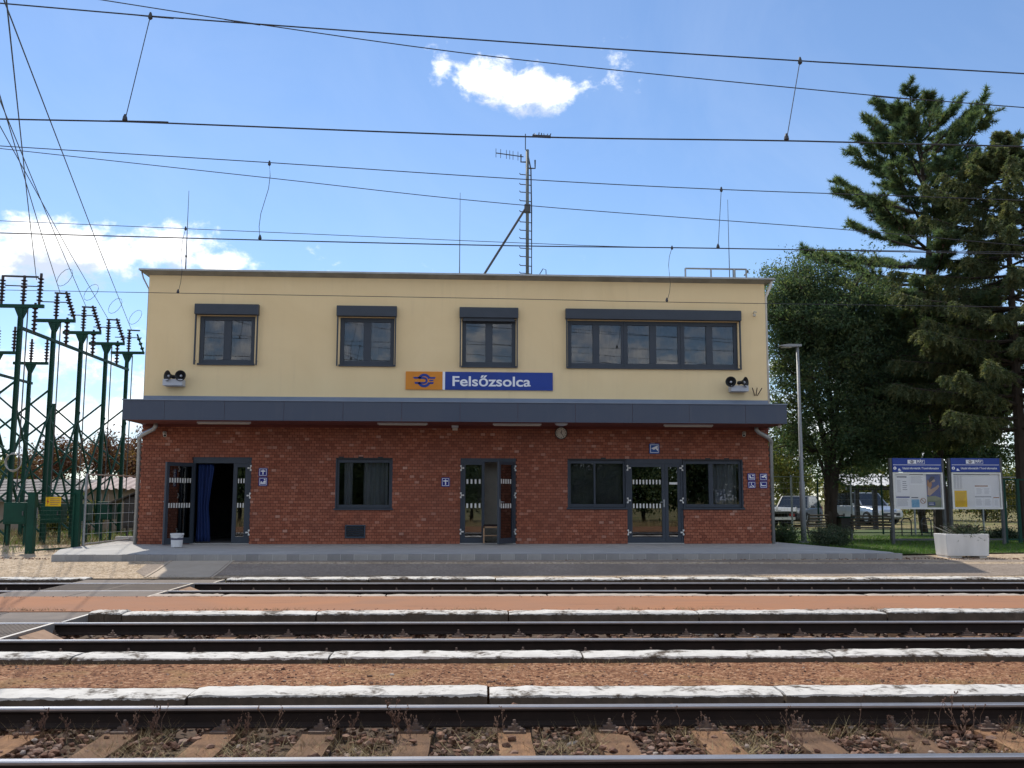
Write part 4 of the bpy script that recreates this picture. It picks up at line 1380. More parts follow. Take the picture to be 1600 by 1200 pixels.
# things on the building -----------------------------------------------------------
# station name board
zl0, zl1 = fzz(609.5, 740), fzz(581.5, 740)
sx0, sx1, sx2, sx3 = fx(634, 595), fx(691.5, 595), fx(695.5, 595), fx(863.5, 595)
sg = thing('station_sign', ((sx0 + sx3) / 2, YF - 0.03, zl0), 'long orange and blue station name board reading Felsőzsolca, above the canopy', 'sign')
MB().box(sx0, sx1, YF - 0.035, YF - 0.004, zl0, zl1).build('logo_panel', 'sign_orange', sg)
MB().box(sx1 + 0.001, sx2 - 0.001, YF - 0.033, YF - 0.004, zl0, zl1).build('white_strip', 'sign_white', sg)
MB().box(sx2, sx3, YF - 0.035, YF - 0.004, zl0, zl1).build('name_panel', 'sign_blue', sg)
def emblem(cx, cz, s, y, m, parent):
    """winged wheel emblem: ring with a slot and two pairs of bars"""
    def arc(r0, r1, a0, a1, n=24):
        b = MB()
        for i in range(n + 1):
            a = a0 + (a1 - a0) * i / n
            b.v += [(cx + r0 * s * math.cos(a), y, cz + r0 * s * math.sin(a)), (cx + r1 * s * math.cos(a), y, cz + r1 * s * math.sin(a)),
                    (cx + r0 * s * math.cos(a), y + 0.003, cz + r0 * s * math.sin(a)), (cx + r1 * s * math.cos(a), y + 0.003, cz + r1 * s * math.sin(a))]
        for i in range(n):
            q = 4 * i
            b.f += [(q, q + 1, q + 5, q + 4), (q + 2, q + 6, q + 7, q + 3), (q, q + 4, q + 6, q + 2), (q + 1, q + 3, q + 7, q + 5)]
        return b
    e = arc(0.62, 1.0, R(20), R(160))
    e2 = arc(0.62, 1.0, R(200), R(340))
    e.add(e2.v, e2.f)
    e3 = arc(0.22, 0.50, R(-90), R(90), 14)
    e.add(e3.v, e3.f)
    def poly(ps):
        e.fprism([(cx + u * s, cz + v * s) for u, v in ps], y, y + 0.003)
    poly([(-1.62, 0.52), (-1.5, 0.26), (-0.6, 0.26), (-0.6, 0.52)])
    poly([(-0.62, 0.51), (-0.62, 0.22), (0.02, 0.22), (0.02, 0.51)])
    poly([(-1.4, -0.22), (-1.3, -0.50), (0.02, -0.50), (0.02, -0.22)])
    poly([(0.9, 0.26), (1.55, 0.26), (1.67, 0.52), (0.8, 0.52)])
    poly([(0.75, -0.08), (1.3, -0.08), (1.38, 0.12), (0.75, 0.12)][::1])
    poly([(0.8, -0.50), (1.3, -0.50), (1.42, -0.22), (0.85, -0.22)])
    return e.build('emblem', m, parent)
emblem((sx0 + sx1) / 2 + 0.0, (zl0 + zl1) / 2, 0.185, YF - 0.0395, 'sign_blue', sg)
tx0, tx1 = fx(707, 597), fx(829, 597)
text('lettering', 'Felsőzsolca', 'sign_white', 0.375, (tx0, YF - 0.038, fzz(603.5, 760)), sg, bold=0.007, width=tx1 - tx0)

# horn loudspeakers
def horn(parent, c, d, L=0.24, r=0.145):
    d = d.normalized()
    hb = MB().lathe(c, [(0.04, 0.0), (0.05, 0.02), (0.05, 0.09), (0.035, 0.10), (0.055, 0.13), (0.085, 0.19), (r * 0.93, L), (r, L + 0.012), (r * 0.95, L + 0.018), (r * 0.80, L - 0.02), (0.05, 0.15), (0.02, 0.14)], 20, d)
    h = hb.build('horn', 'black', parent, smooth=True)
    MB().lathe(c, [(0.012, 0.13), (0.030, 0.15), (0.034, L - 0.05), (0.028, L - 0.02), (0.004, L - 0.01)], 12, d).build('horn_centre', 'grey_box', h, smooth=True)
def speakers(l, r, t, b, label, dirs, px):
    x0, x1, z0, z1 = rect(l, r, t, b, YF - 0.2)
    s_ = thing('loudspeaker_unit', ((x0 + x1) / 2, YF, z0), label, 'loudspeaker', 'paired horn loudspeakers on the yellow wall')
    MB().box(x0, x1, YF - 0.32, YF - 0.02, z0, z1).build('housing', 'grey_box', s_, bevel=0.01)
    MB().box(x0 + 0.1, x1 - 0.1, YF - 0.02, YF - 0.001, z0 + 0.03, z1 - 0.03).build('wall_plate', 'galvanised', s_)
    for (hx, hz), d in zip(px, dirs):
        q = at(hx, hz, YF - 0.33)
        d = Vector(d).normalized()
        horn(s_, q - d * 0.24, d)
        MB().bar((q - d * 0.2).to_tuple(), ((x0 + x1) / 2 if False else (q - d * 0.2).x, YF - 0.18, z1), 0.02).build('bracket', 'galvanised', s_)
speakers(256, 287, 593, 603, 'black horn loudspeakers on a grey box, left end of the yellow wall', ((-0.62, -0.75, 0.05), (-0.02, -1, 0.0)), ((261.5, 587), (282, 587)))
speakers(1141, 1168, 603, 612, 'black horn loudspeakers on a grey box, right end of the yellow wall', ((-0.35, -0.95, 0.05), (0.70, -0.72, 0.02)), ((1142, 596.5), (1165, 597)))
# three iron spikes
q = at(1181, 618, YF)
sp_ = thing('wall_bracket', (q.x, YF, q.z), 'cluster of three rusty iron rods sticking from the wall by the right loudspeaker', 'bracket')
for (u, v2) in ((1175.5, 606), (1183, 606), (1190.5, 606.5)):
    e = at(u, v2, YF - 0.25)
    MB().tube([(q.x + (u - 1182) * 0.005, YF, q.z), e], 0.013, 6).build('rod', 'bolt_rust', sp_)
q = at(1177, 493, YF)
hk = thing('wall_bracket', (q.x, YF, q.z), 'small old metal hook bracket high on the yellow wall right of the wide window', 'bracket')
MB().tube([(q.x, YF, q.z + 0.06), (q.x - 0.02, YF - 0.14, q.z + 0.08), (q.x + 0.05, YF - 0.16, q.z + 0.06)], 0.012, 6).build('hook', 'zinc', hk)
MB().lathe((q.x, YF - 0.1, q.z - 0.05), [(0.02, 0), (0.045, 0.02), (0.03, 0.06), (0.03, 0.08)], 10).build('porcelain', 'cream_plastic', hk)

# clock
q = at(877, 676.5, YF - 0.1)
ck = thing('wall_clock', (q.x, YF, q.z), 'round white wall clock with black rim under the canopy', 'clock')
ax = Vector((0, -1, 0))
rr = 0.15
MB().lathe((q.x, YF - 0.003, q.z), [(rr * 1.05, 0.0), (rr * 1.12, 0.02), (rr * 1.12, 0.07), (rr * 1.0, 0.075), (rr * 0.98, 0.06)], 32, ax).build('rim', 'black', ck, smooth=False)
MB().lathe((q.x, YF - 0.062, q.z), [(rr * 0.985, 0.0), (rr * 0.985, 0.003)], 32, ax).build('dial', 'cream_plastic', ck)
mk = MB()
for i in range(12):
    a = i * math.pi / 6
    M = Matrix.Rotation(a, 3, 'Y')
    mk.obox((q.x + math.sin(a) * rr * 0.8, YF - 0.0665, q.z + math.cos(a) * rr * 0.8), M, 0.007 if i % 3 else 0.010, 0.001, 0.014)
mk.build('hour_marks', 'black', ck)
for a, L, w, nm in ((R(12), 0.075, 0.008, 'hour_hand'), (R(144), 0.115, 0.006, 'minute_hand')):
    M = Matrix.Rotation(a, 3, 'Y')
    c = Vector((q.x, YF - 0.070 - (0.002 if nm[0] == 'm' else 0), q.z)) + M @ Vector((0, 0, L * 0.4))
    MB().obox(c, M, w, 0.0009, L * 0.6).build(nm, 'black', ck)

# cctv cameras
for (px, py, sgn, lab) in ((258, 678, 1, 'small white security camera on the bricks near the left downpipe'), (1162, 678, -1, 'small white security camera on the bricks near the right downpipe')):
    q = at(px, py, YF - 0.1)
    cc = thing('security_camera', (q.x, YF, q.z), lab, 'camera')
    d = Vector((sgn * 0.35, -0.8, -0.45)).normalized()
    MB().lathe((q.x - sgn * 0.03, YF - 0.001, q.z + 0.03), [(0.045, 0), (0.045, 0.02), (0.02, 0.03), (0.018, 0.07)], 12, Vector((0, -1, 0))).build('mount', 'cream_plastic', cc)
    MB().lathe(Vector((q.x - sgn * 0.03, YF - 0.08, q.z + 0.03)) - d * 0.03, [(0.02, 0), (0.042, 0.02), (0.042, 0.17), (0.046, 0.175), (0.046, 0.2)], 14, d).build('body', 'cream_plastic', cc)
    MB().lathe(Vector((q.x - sgn * 0.03, YF - 0.08, q.z + 0.03)) + d * 0.165, [(0.034, 0), (0.030, 0.008)], 12, d).build('lens', 'black', cc)

# pictogram plates
def rplate(b, x0, x1, z0, z1, y0, y1, r=0.03):
    ps = []
    for (cx, cz, a0) in ((x1 - r, z0 + r, -90), (x1 - r, z1 - r, 0), (x0 + r, z1 - r, 90), (x0 + r, z0 + r, 180)):
        for i in range(5):
            a = R(a0 + i * 22.5)
            ps.append((cx + r * math.cos(a), cz + r * math.sin(a)))
    return b.fprism(ps, y0, y1)
def picto(l, r, t, b, label, shapes, m='sign_purple', group=None):
    x0, x1, z0, z1 = rect(l, r, t, b, YF - 0.02)
    pt = thing('pictogram_sign', ((x0 + x1) / 2, YF, z0), label, 'sign', group)
    rplate(MB(), x0, x1, z0, z1, YF - 0.022, YF - 0.004).build('plate', m, pt)
    w = x1 - x0
    bd = MB()
    i0, i1, j0, j1 = x0 + 0.1 * w, x1 - 0.1 * w, z0 + 0.1 * w, z1 - 0.1 * w
    t_ = 0.045 * w
    frame_bars(bd, i0, i1, j0, j1, YF - 0.0245, YF - 0.0225, t_, [], 0)
    bd.build('border', 'sign_white', pt)
    ic = MB()
    for s_ in shapes:
        ps = [(x0 + u * w, z0 + v * (z1 - z0)) for u, v in s_]
        ic.fprism(ps, YF - 0.0250, YF - 0.0228)
    ic.build('symbol', 'sign_white', pt)
def circ(cx, cz, r, n=14): return [(cx + r * math.cos(i * 6.2832 / n), cz + r * math.sin(i * 6.2832 / n)) for i in range(n)]
arrow = [[(0.44, 0.22), (0.56, 0.22), (0.56, 0.55), (0.44, 0.55)], [(0.24, 0.56), (0.76, 0.56), (0.76, 0.68), (0.24, 0.68)], [(0.42, 0.69), (0.58, 0.69), (0.50, 0.85)]]
baby = [[(0.2, 0.25), (0.8, 0.25), (0.8, 0.40), (0.2, 0.40)], [(0.5, 0.42), (0.8, 0.42), (0.8, 0.62), (0.55, 0.55)], circ(0.68, 0.72, 0.09), [(0.2, 0.42), (0.45, 0.42), (0.3, 0.56)]]
bed = [[(0.18, 0.32), (0.82, 0.32), (0.82, 0.44), (0.18, 0.44)], [(0.18, 0.45), (0.28, 0.45), (0.28, 0.68), (0.18, 0.68)]]
wc = [circ(0.45, 0.76, 0.07), [(0.40, 0.44), (0.50, 0.44), (0.50, 0.68), (0.40, 0.68)], [(0.50, 0.44), (0.66, 0.44), (0.80, 0.22), (0.68, 0.20), (0.56, 0.36), (0.50, 0.36)], [(0.25, 0.30), (0.32, 0.22), (0.52, 0.18), (0.60, 0.26), (0.52, 0.25), (0.35, 0.29), (0.29, 0.40)]]
cam_ = [[(0.18, 0.52), (0.55, 0.70), (0.80, 0.80), (0.82, 0.62), (0.45, 0.38)], [(0.60, 0.50), (0.78, 0.30), (0.84, 0.30), (0.84, 0.50), (0.70, 0.56)]]
seat = [[(0.25, 0.30), (0.80, 0.30), (0.80, 0.44), (0.42, 0.44), (0.36, 0.74), (0.20, 0.74)], circ(0.68, 0.70, 0.10)]
picto(404, 418, 731, 744.5, 'small blue sign with a white arrow pointing up, right of the open left door', arrow)
picto(404, 418, 745.5, 759.5, 'small blue sign with a baby changing symbol, right of the open left door', baby)
picto(689.5, 703, 746, 760.5, 'small blue sign with a white arrow pointing up, left of the centre door', arrow)
picto(1014.5, 1030.5, 693, 709, 'light blue square camera surveillance sign above the right door', cam_, 'sign_cyan')
picto(1168, 1180.5, 739.5, 751, 'small blue seat symbol sign, upper left of four by the right corner', seat)
picto(1168.5, 1181, 752, 763, 'small blue wheelchair sign, lower left of the four by the right corner', wc)
picto(1187, 1199, 739.5, 751, 'small blue camera sign, upper right of the four by the right corner', cam_)
picto(1187, 1199, 752, 763, 'small blue bench symbol sign, lower right of four by the right corner', bed)

# blue curtain in the left doorway
cb = MB()
k, hN = 40, 14
cx0, cx1 = D1[0] + 0.10, D1[0] + 0.52
for j in range(hN + 1):
    t = j / hN
    for i in range(k + 1):
        u = i / k
        gather = 0.62 + 0.38 * abs(t - 0.45) * 1.6
        x = cx0 + (cx1 - cx0) * u * min(1, gather + 0.1 * t) + (0.02 * math.sin(t * 5))
        y = YF + 0.17 + 0.035 * math.sin(u * 26 + t * 1.5) + 0.015 * math.sin(u * 11 + 2)
        cb.v.append((x, y, ZB + 0.06 + t * (D1[3] - 0.22 - ZB - 0.06)))
for j in range(hN):
    for i in range(k):
        cb.f.append((j * (k + 1) + i, j * (k + 1) + i + 1, (j + 1) * (k + 1) + i + 1, (j + 1) * (k + 1) + i))
co = cb.build('door_curtain', 'blue_cloth', smooth=True)
tag(co, 'dark blue curtain gathered at the left side of the open doorway', 'curtain')
sm = co.modifiers.new('solid', 'SOLIDIFY'); sm.thickness = 0.006

# white bucket
q = gr(276, 855, ZB)
bk = thing('bucket', (q.x, q.y, ZB), 'white plastic paint bucket beside the open left door leaf', 'bucket')
MB().lathe((q.x, q.y, ZB + 0.001), [(0.125, 0), (0.13, 0.01), (0.15, 0.29), (0.160, 0.295), (0.163, 0.33), (0.152, 0.335), (0.147, 0.30), (0.12, 0.02)], 24).build('body', 'bucket', bk, smooth=False)
MB().lathe((q.x, q.y, ZB + 0.18), [(0.1445, 0), (0.1465, 0.045)], 24).build('printed_band', 'print_dark', bk)
MB().tube([(q.x + 0.158 * math.cos(a), q.y - 0.158 * abs(math.sin(a)) - 0.004, ZB + 0.31 - 0.09 * math.sin(a)) for a in [i * math.pi / 12 for i in range(13)]], 0.004, 6).build('handle', 'galvanised', bk)

# chair inside the centre doorway
q = gr(768, 849, ZB + 0.02)
cx, cy, cz = fx(768, 830, YF + 0.10), YF + 0.10, ZB + 0.023
ch = thing('wooden_chair', (cx, cy, cz), 'wooden chair with dark seat standing inside the centre doorway', 'chair')
hw = 0.21
for (dx, dy, h) in ((-hw, -0.2, 0.44), (-hw, 0.2, 0.44)):
    MB().bar((cx + dx, cy + dy, cz), (cx + dx, cy + dy, cz + h), 0.04).build('leg', 'wood_chair', ch)
for dy in (-0.2, 0.2):
    MB().tube([(cx + hw + 0.04, cy + dy, cz), (cx + hw - 0.01, cy + dy, cz + 0.44), (cx + hw + 0.03, cy + dy, cz + 0.86)], 0.022, 6).build('leg', 'wood_chair', ch)
MB().box(cx - hw - 0.02, cx + hw + 0.02, cy - 0.22, cy + 0.22, cz + 0.40, cz + 0.44).build('seat_frame', 'wood_chair', ch)
MB().box(cx - hw, cx + hw - 0.03, cy - 0.2, cy + 0.2, cz + 0.441, cz + 0.485).build('seat', 'dark_cushion', ch, bevel=0.015)
MB().box(cx + hw - 0.03, cx + hw + 0.02, cy - 0.22, cy + 0.22, cz + 0.62, cz + 0.86).build('backrest', 'dark_cushion', ch, bevel=0.015)
MB().bar((cx - hw, cy - 0.2, cz + 0.2), (cx + hw, cy - 0.2, cz + 0.2), 0.025).build('stretcher', 'wood_chair', ch)

# pavement -----------------------------------------------------------------------
YP = 21.6
pv = [(-8.75, YP), (10.05, YP), (10.15, 22.2), (8.95, 26.6), (8.60, 27.2), (XR_ - 0.1, 27.2), (XR_ - 0.1, YF + 0.2), (XL + 0.1, YF + 0.2), (XL + 0.1, 27.5), (-9.35, 27.5), (-9.35, 23.6)]
pb = MB()
nP = len(pv)
def pz(p): return 0.36 + (p[1] - YP) / (YF - YP) * 0.03 if p[1] <= YF else 0.39
pb.v = [(x, y + (0.15 if y == YP else 0), pz((x, y))) for x, y in pv] + [(x, y + (0.15 if y == YP else 0), 0.0) for x, y in pv]
pb.f = [tuple(range(nP))] + [(i, nP + i, nP + (i + 1) % nP, (i + 1) % nP) for i in range(nP)]
mat('pavement', (0.47, 0.455, 0.43), (0.38, 0.37, 0.35), 0.9, 0.9, 0.2, 60, detail=9, c3=(0.51, 0.49, 0.46))
pavement = struct(pb.build('pavement', 'pavement'))
ku = MB().box(-0.141, 0.141, 0, 0.148, -0.2, 0)
kme = bpy.data.meshes.new('kerb_stone')
kme.from_pydata(ku.v, [], ku.f)
kme.materials.append(MATS['kerb_concrete'])
x = -8.72
mat('kerb_joint', (0.48, 0.47, 0.46), (0.4, 0.39, 0.38), 9, 0.95)
while x < 10.0:
    o = inst('kerb_stone', kme, None, (x + 0.145, YP + rng.uniform(-0.003, 0.003), 0.362 + rng.uniform(-0.002, 0.003)))
    adopt(o, pavement)
    x += 0.295
jo = MB().box(-8.73, 10.04, YP + 0.008, YP + 0.147, 0.1, 0.357).build('kerb_mortar', 'kerb_joint')
adopt(jo, pavement)
# ------------------------------------------------------------------ on the roof
YM = 28.6
ZRT = ZR + 0.14
def rp(px, py, Y=YM): return at(px, py, Y)
b0 = rp(824, 420)
bx_ = b0.x
mast = thing('antenna_mast', (bx_, YM, ZRT), 'tall grey antenna mast with climbing rungs and a slanting brace on the roof', 'antenna')
tz = rp(823, 234).z
MB().tube([(bx_, YM, ZRT), (bx_, YM, tz)], 0.05, 10).build('pole', 'mast_steel', mast, smooth=True)
for py in (273, 288.5, 300.5, 314, 331, 347, 360, 373, 388, 401, 415, 427):
    z = rp(823, py).z
    MB().tube([(bx_ + 0.12, YM, z - 0.02), (bx_ - 0.08, YM, z), (bx_ - 0.22, YM - 0.02, z), (bx_ - 0.24, YM - 0.02, z + 0.04)], 0.016, 5).build('rung', 'dark_steel', mast)
q = rp(736, 428)
MB().tube([(q.x, YM, ZRT), (bx_ - 0.05, YM, rp(818, 325).z)], 0.036, 8).build('brace', 'dark_steel', mast)
MB().box(bx_ - 0.09, bx_ + 0.09, YM - 0.09, YM + 0.09, rp(820, 332).z, rp(820, 320).z).build('clamp', 'dark_steel', mast)
MB().tube([(bx_ + 0.13, YM, ZRT), (bx_ + 0.13, YM, rp(829, 330).z), (bx_ + 0.11, YM, rp(829, 265).z), (bx_ + 0.03, YM, rp(829, 245).z)], 0.022, 6).build('cable', 'wire', mast)
MB().tube([(bx_ - 0.06, YM, tz), (bx_ - 0.06, YM, rp(818, 209).z)], 0.014, 6).build('whip_aerial', 'wire', mast)
za = rp(810, 253).z
MB().tube([(bx_ - 0.02, YM, za), (bx_ - 0.20, YM, za), (bx_ - 0.20, YM, za + 0.24)], 0.025, 6).build('aerial_arm', 'dark_steel', mast)
e0, e1 = Vector((bx_ - 0.12, YM, rp(815, 245).z)), rp(775, 239)
yg = MB().tube([e0, e1], 0.016, 6)
for t in (1.0, 0.83, 0.62, 0.5, 0.38, 0.2):
    c = e0.lerp(e1, t)
    yg.tube([c + Vector((0, 0, -0.14)), c + Vector((0, 0, 0.14))], 0.009, 5)
yg.build('yagi_aerial', 'dark_steel', mast)
zz = rp(830, 263).z
MB().tube([(bx_ + 0.04, YM, zz), (bx_ + 0.24, YM, zz), (bx_ + 0.24, YM, rp(834, 250).z)], 0.025, 6).build('dipole_aerial', 'dark_steel', mast)
for (px, pt, base, lab) in ((290, 298, 420, 'thin lightning rod near the left end of the roof'), (718, 301, 428, 'thin lightning rod left of the antenna mast'), (1140, 312, 432, 'thin lightning rod behind the roof hatch railing')):
    Yr = 26.3 if px == 290 else YM
    q = at(px, base, Yr)
    lr = thing('lightning_rod', (q.x, Yr, ZRT), lab, 'lightning rod')
    zt = at(px, pt, Yr).z
    h_ = zt - ZRT
    MB().tube([(q.x, Yr, ZRT), (q.x, Yr, ZRT + h_ * 0.3), (q.x, Yr, zt)], [0.02, 0.013, 0.006], 6).build('rod', 'dark_steel', lr)
    MB().lathe((q.x, Yr, ZRT - 0.002), [(0.2, 0), (0.2, 0.05), (0.14, 0.09), (0.04, 0.1)], 16).build('base_block', 'concrete', lr)
    MB().lathe((q.x, Yr, ZRT + h_ * 0.2), [(0.02, 0), (0.03, 0.01), (0.03, 0.05), (0.02, 0.06)], 8).build('clamp', 'dark_steel', lr)
q = at(853, 428, 26.2)
cl = thing('roof_cable', (q.x, 26.2, ZRT), 'bent thin wire loop standing on the roof edge right of the mast', 'cable')
MB().tube([(q.x - 0.25, 26.2, ZRT), (q.x - 0.08, 26.2, ZRT + 0.28), (q.x + 0.0, 26.2, ZRT + 0.25), (q.x + 0.01, 26.2, ZRT)], 0.012, 5).build('loop', 'wire', cl)
q0, q1 = at(1071, 430, YM), at(1166, 430, YM)
rl = thing('roof_railing', ((q0.x + q1.x) / 2, YM, ZRT), 'low galvanised guard railing round the roof hatch near the right end', 'railing')
zt, zm_ = at(1110, 420, YM).z, at(1110, 428.5, YM).z
MB().tube([(q0.x, YM, zt), (q1.x, YM, zt), (q1.x + 0.12, YM + 0.2, zt - 0.02), (q1.x + 0.13, YM + 0.6, zt - 0.04)], 0.028, 6).build('top_rail', 'galvanised', rl)
MB().tube([(q0.x - 0.15, YM + 0.9, zm_), (q1.x, YM + 0.9, zm_), (q1.x + 0.13, YM + 0.7, zm_)], 0.024, 6).build('rear_rail', 'galvanised', rl)
for t in (0, 0.42, 0.8, 1.0):
    x = q0.x + (q1.x - q0.x) * t
    MB().tube([(x, YM, ZRT), (x, YM, zt)], 0.028 if t != 0.8 else 0.05, 6).build('post', 'galvanised', rl)
for t in (-0.1, 0.35, 0.75, 0.9):
    x = q0.x + (q1.x - q0.x) * t
    MB().tube([(x, YM + 0.9, ZRT), (x, YM + 0.9, zm_)], 0.024, 6).build('post', 'galvanised', rl)

# ------------------------------------------------------------------ overhead wires
def wire(label, pts, Y, r=0.011, m='wire', name='overhead_wire', ext=(True, True), cat='wire'):
    """wire through photo pixels on the vertical plane above a track; run on past the frame"""
    P = []
    for (px, py) in pts:
        y = Y
        for _ in range(6):            # the plane runs askew like the tracks
            q = at(px, py, y)
            y = Y - q.x * math.tan(AL)
        P.append(at(px, py, y))
    if ext[0]: P.insert(0, P[0] + (P[0] - P[1]).normalized() * 25)
    if ext[1]: P.append(P[-1] + (P[-1] - P[-2]).normalized() * 25)
    # smooth through the points
    Q = []
    n = len(P)
    for i in range(n - 1):
        p0, p1, p2, p3 = P[max(i - 1, 0)], P[i], P[i + 1], P[min(i + 2, n - 1)]
        for k in range(6):
            t = k / 6
            Q.append(0.5 * ((2 * p1) + (p2 - p0) * t + (2 * p0 - 5 * p1 + 4 * p2 - p3) * t * t + (3 * p1 - p0 - 3 * p2 + p3) * t ** 3))
    Q.append(P[-1])
    o = MB().tube(Q, r, 6).build(name, m)
    tag(o, label, cat)
    return o
def fastener(p, r=0.03, m='wire'):
    return MB().lathe((p.x, p.y, p.z - 0.05), [(0.012, 0), (r, 0.02), (r * 0.8, 0.06), (0.012, 0.10)], 8)
def dropper(a, b, Y, label, bow=0.0):
    def pt(px, py):
        y = Y
        for _ in range(6):
            q = at(px, py, y); y = Y - q.x * math.tan(AL)
        return at(px, py, y)
    A, B = pt(*a), pt(*b)
    t = thing('dropper_wire', B, label, 'wire', 'droppers of the overhead line')
    pts = [A.lerp(B, k / 6) + Vector((bow * math.sin(k / 6 * 6.28), 0, 0)) for k in range(7)]
    MB().tube(pts, 0.006, 5).build('strand', 'wire', t)
    fastener(A).build('clip', 'wire', t)
    fastener(B + Vector((0, 0, 0.04)), 0.035).build('clip', 'wire', t)
YT2, YT1, YT0 = 12.0, 17.8, 22.4
wire('uppermost thick carrying wire of the middle track overhead line', [(0, 5), (233, 25), (800, 66), (1250, 95), (1600, 115)], YT2, 0.009)
wire('thin wire crossing the uppermost carrying wire near the top edge', [(160, 0), (370, 33), (800, 92), (1395, 152), (1600, 168)], YT2 + 1.2, 0.0072, ext=(True, True))
wire('thick contact wire of the middle track, with bird spikes on it', [(0, 186), (195, 190), (800, 213), (1228, 220), (1600, 229)], YT2, 0.010)
wire('carrying wire of the far track overhead line, just above the mast top', [(0, 228), (420, 254), (800, 279), (1127, 296), (1600, 313)], YT1, 0.0085)
wire('sagging thin wire below the far track carrying wire, crossing the mast', [(0, 232), (420, 278), (800, 319), (1310, 358), (1600, 384)], YT1 + 1.4, 0.008)
wire('contact wire of the far track, low over the roof', [(0, 364), (405, 375), (800, 384), (1122, 388), (1600, 397)], YT1, 0.011)
wire('thin carrying wire just above the far track contact wire', [(0, 345), (400, 362), (800, 379), (1050, 387), (1600, 394)], YT0, 0.0075)
wire('thin wire running right in front of the yellow wall below the eaves', [(0, 453), (277, 458), (800, 467), (1042, 472), (1600, 480)], YT0, 0.0075)
dropper((235, 25), (195, 189), YT2, 'long dropper between the two top wires near the left')
dropper((1250, 95), (1229, 219), YT2, 'long dropper between the two top wires near the pine')
dropper((421, 255), (406, 374), YT1, 'curved dropper between the middle wires above the first two windows', 0.05)
dropper((1127, 296), (1122, 388), YT1, 'straight dropper between the middle wires at the right')
dropper((1050, 387), (1042, 471), YT0, 'thin dropper hanging in front of the wall above the wide window', -0.05)
dropper((290, 357), (278, 458), YT0, 'thin dropper hanging in front of the wall above the first window', -0.04)
# bird spikes on the contact wire
q = at(845, 213, YT2)
bs = thing('bird_spikes', q, 'short black spiky clamp sitting on the contact wire above the mast', 'clamp')
MB().bar(q + Vector((-0.11, 0, 0.002)), q + Vector((0.13, 0, -0.004)), 0.03).build('clamp_body', 'wire', bs)
for i in range(7):
    c = q + Vector((-0.10 + i * 0.036, 0, 0.012))
    MB().tube([c, c + Vector((rng.uniform(-0.02, 0.02), rng.uniform(-0.03, 0.03), 0.03))], 0.006, 4).build('spike', 'wire', bs)

# ------------------------------------------------------------------ switch gantries on the left
def shed_stack(c, h, r, n, axis=None):
    """ribbed insulator"""
    pr = [(r * 0.4, 0), (r * 0.45, h * 0.06)]
    for i in range(n):
        z = h * (0.1 + 0.8 * i / n)
        s = 0.8 / n * h
        pr += [(r * 0.42, z), (r, z + s * 0.25), (r * 0.95, z + s * 0.4), (r * 0.42, z + s * 0.6)]
    pr += [(r * 0.45, h * 0.93), (r * 0.4, h)]
    return MB().lathe(c, pr, 12, axis)
GX = -12.55
ZG = 7.05
GY = [28.0, 30.3, 32.5, 34.8, 37.0]
gan = thing('switch_gantry', (GX, 28.0, 0.2), 'front row of five tall green steel posts carrying brown insulators, left of the station', 'gantry')
def gantry_post(parent, x, y, ztop, w, arm, ins, ins2=True):
    MB().box(x - w / 2, x + w / 2, y - w / 2, y + w / 2, 0.15, ztop - 0.05).build('post', 'green_steel', parent)
    for s in (-1, 1):
        MB().box(x + s * w * 0.5 - 0.012, x + s * w * 0.5 + 0.012, y - w / 2 - 0.03, y - w / 2 - 0.002, 0.15, ztop - 0.3).build('flange', 'green_steel', parent)
    g_ = MB()
    g_.fprism([(x - w * 0.55, ztop - 0.36), (x + w * 0.55, ztop - 0.36), (x + 0.20, ztop - 0.03), (x - 0.20, ztop - 0.03)], y - 0.03, y + 0.03)
    g_.build('gusset', 'green_steel', parent)
    a = MB().box(x - arm, x + arm, y - 0.05, y + 0.05, ztop - 0.03, ztop + 0.07).build('crossarm', 'green_steel', parent)
    for dx in ins:
        st = shed_stack((x + dx, y, ztop + 0.07), 0.85, 0.09, 7).build('insulator', 'insulator', a, smooth=False)
    return a
for i, y in enumerate(GY):
    a = gantry_post(gan, GX, y, ZG, 0.10, 0.62, (0.03,) if i else (-0.58, 0.03))
    if i < 4:
        c = Vector((GX + (0.60 if i else 0.48), y, ZG + 0.07))
        d = Vector((0.02, 0.0, 1)) if i == 0 else Vector((-0.35, 0, 1))
        st = shed_stack(c, 0.92, 0.09, 7, d.normalized())
        st.build('insulator', 'insulator', a)
        st = shed_stack((GX + 0.36, y + 0.05, ZG - 0.75), 0.88, 0.085, 6)
        if i in (0, 1, 2, 3): st.build('insulator', 'insulator', a)
    else:
        d = Vector((-0.38, 0, 1)).normalized()
        shed_stack(Vector((GX + 0.58, y, ZG + 0.07)), 0.72, 0.075, 3, d).build('insulator', 'green_steel', a)
    # contact blades between the insulators
    MB().tube([(GX - (0.55 if i == 0 else 0.05), y, ZG + 1.0 - 0.1), (GX + 0.42, y, ZG + 1.0 - 0.12)], 0.03, 6).build('switch_blade', 'wire', a)
    MB().tube([(GX - 0.5, y, ZG + 0.62), (GX + 0.5, y, ZG + 0.6)], 0.018, 5).build('switch_rod', 'wire', a)
    # control rod down the post
    MB().tube([(GX + 0.22, y - 0.1, 1.8), (GX + 0.22, y - 0.1, ZG - 0.1)], 0.02, 6).build('control_rod', 'dark_steel', gan)
    # jumper loops
    lp = [Vector((GX + 0.10 + 0.20 * math.sin(t) * 1.0, y, ZG + 1.12 + 0.28 * (1 - math.cos(t)))) + Vector((0.25 * (1 - math.cos(t)) / 2, 0, 0)) for t in [k * 6.28 / 12 for k in range(13)]]
    if i >= 1: MB().tube(lp, 0.008, 5).build('jumper_wire', 'wire', a)
MB().bar((GX + 0.02, 27.9, ZG - 0.62), (GX + 0.02, 37.1, ZG - 0.62), 0.07, 0.09).build('girder', 'green_steel', gan)
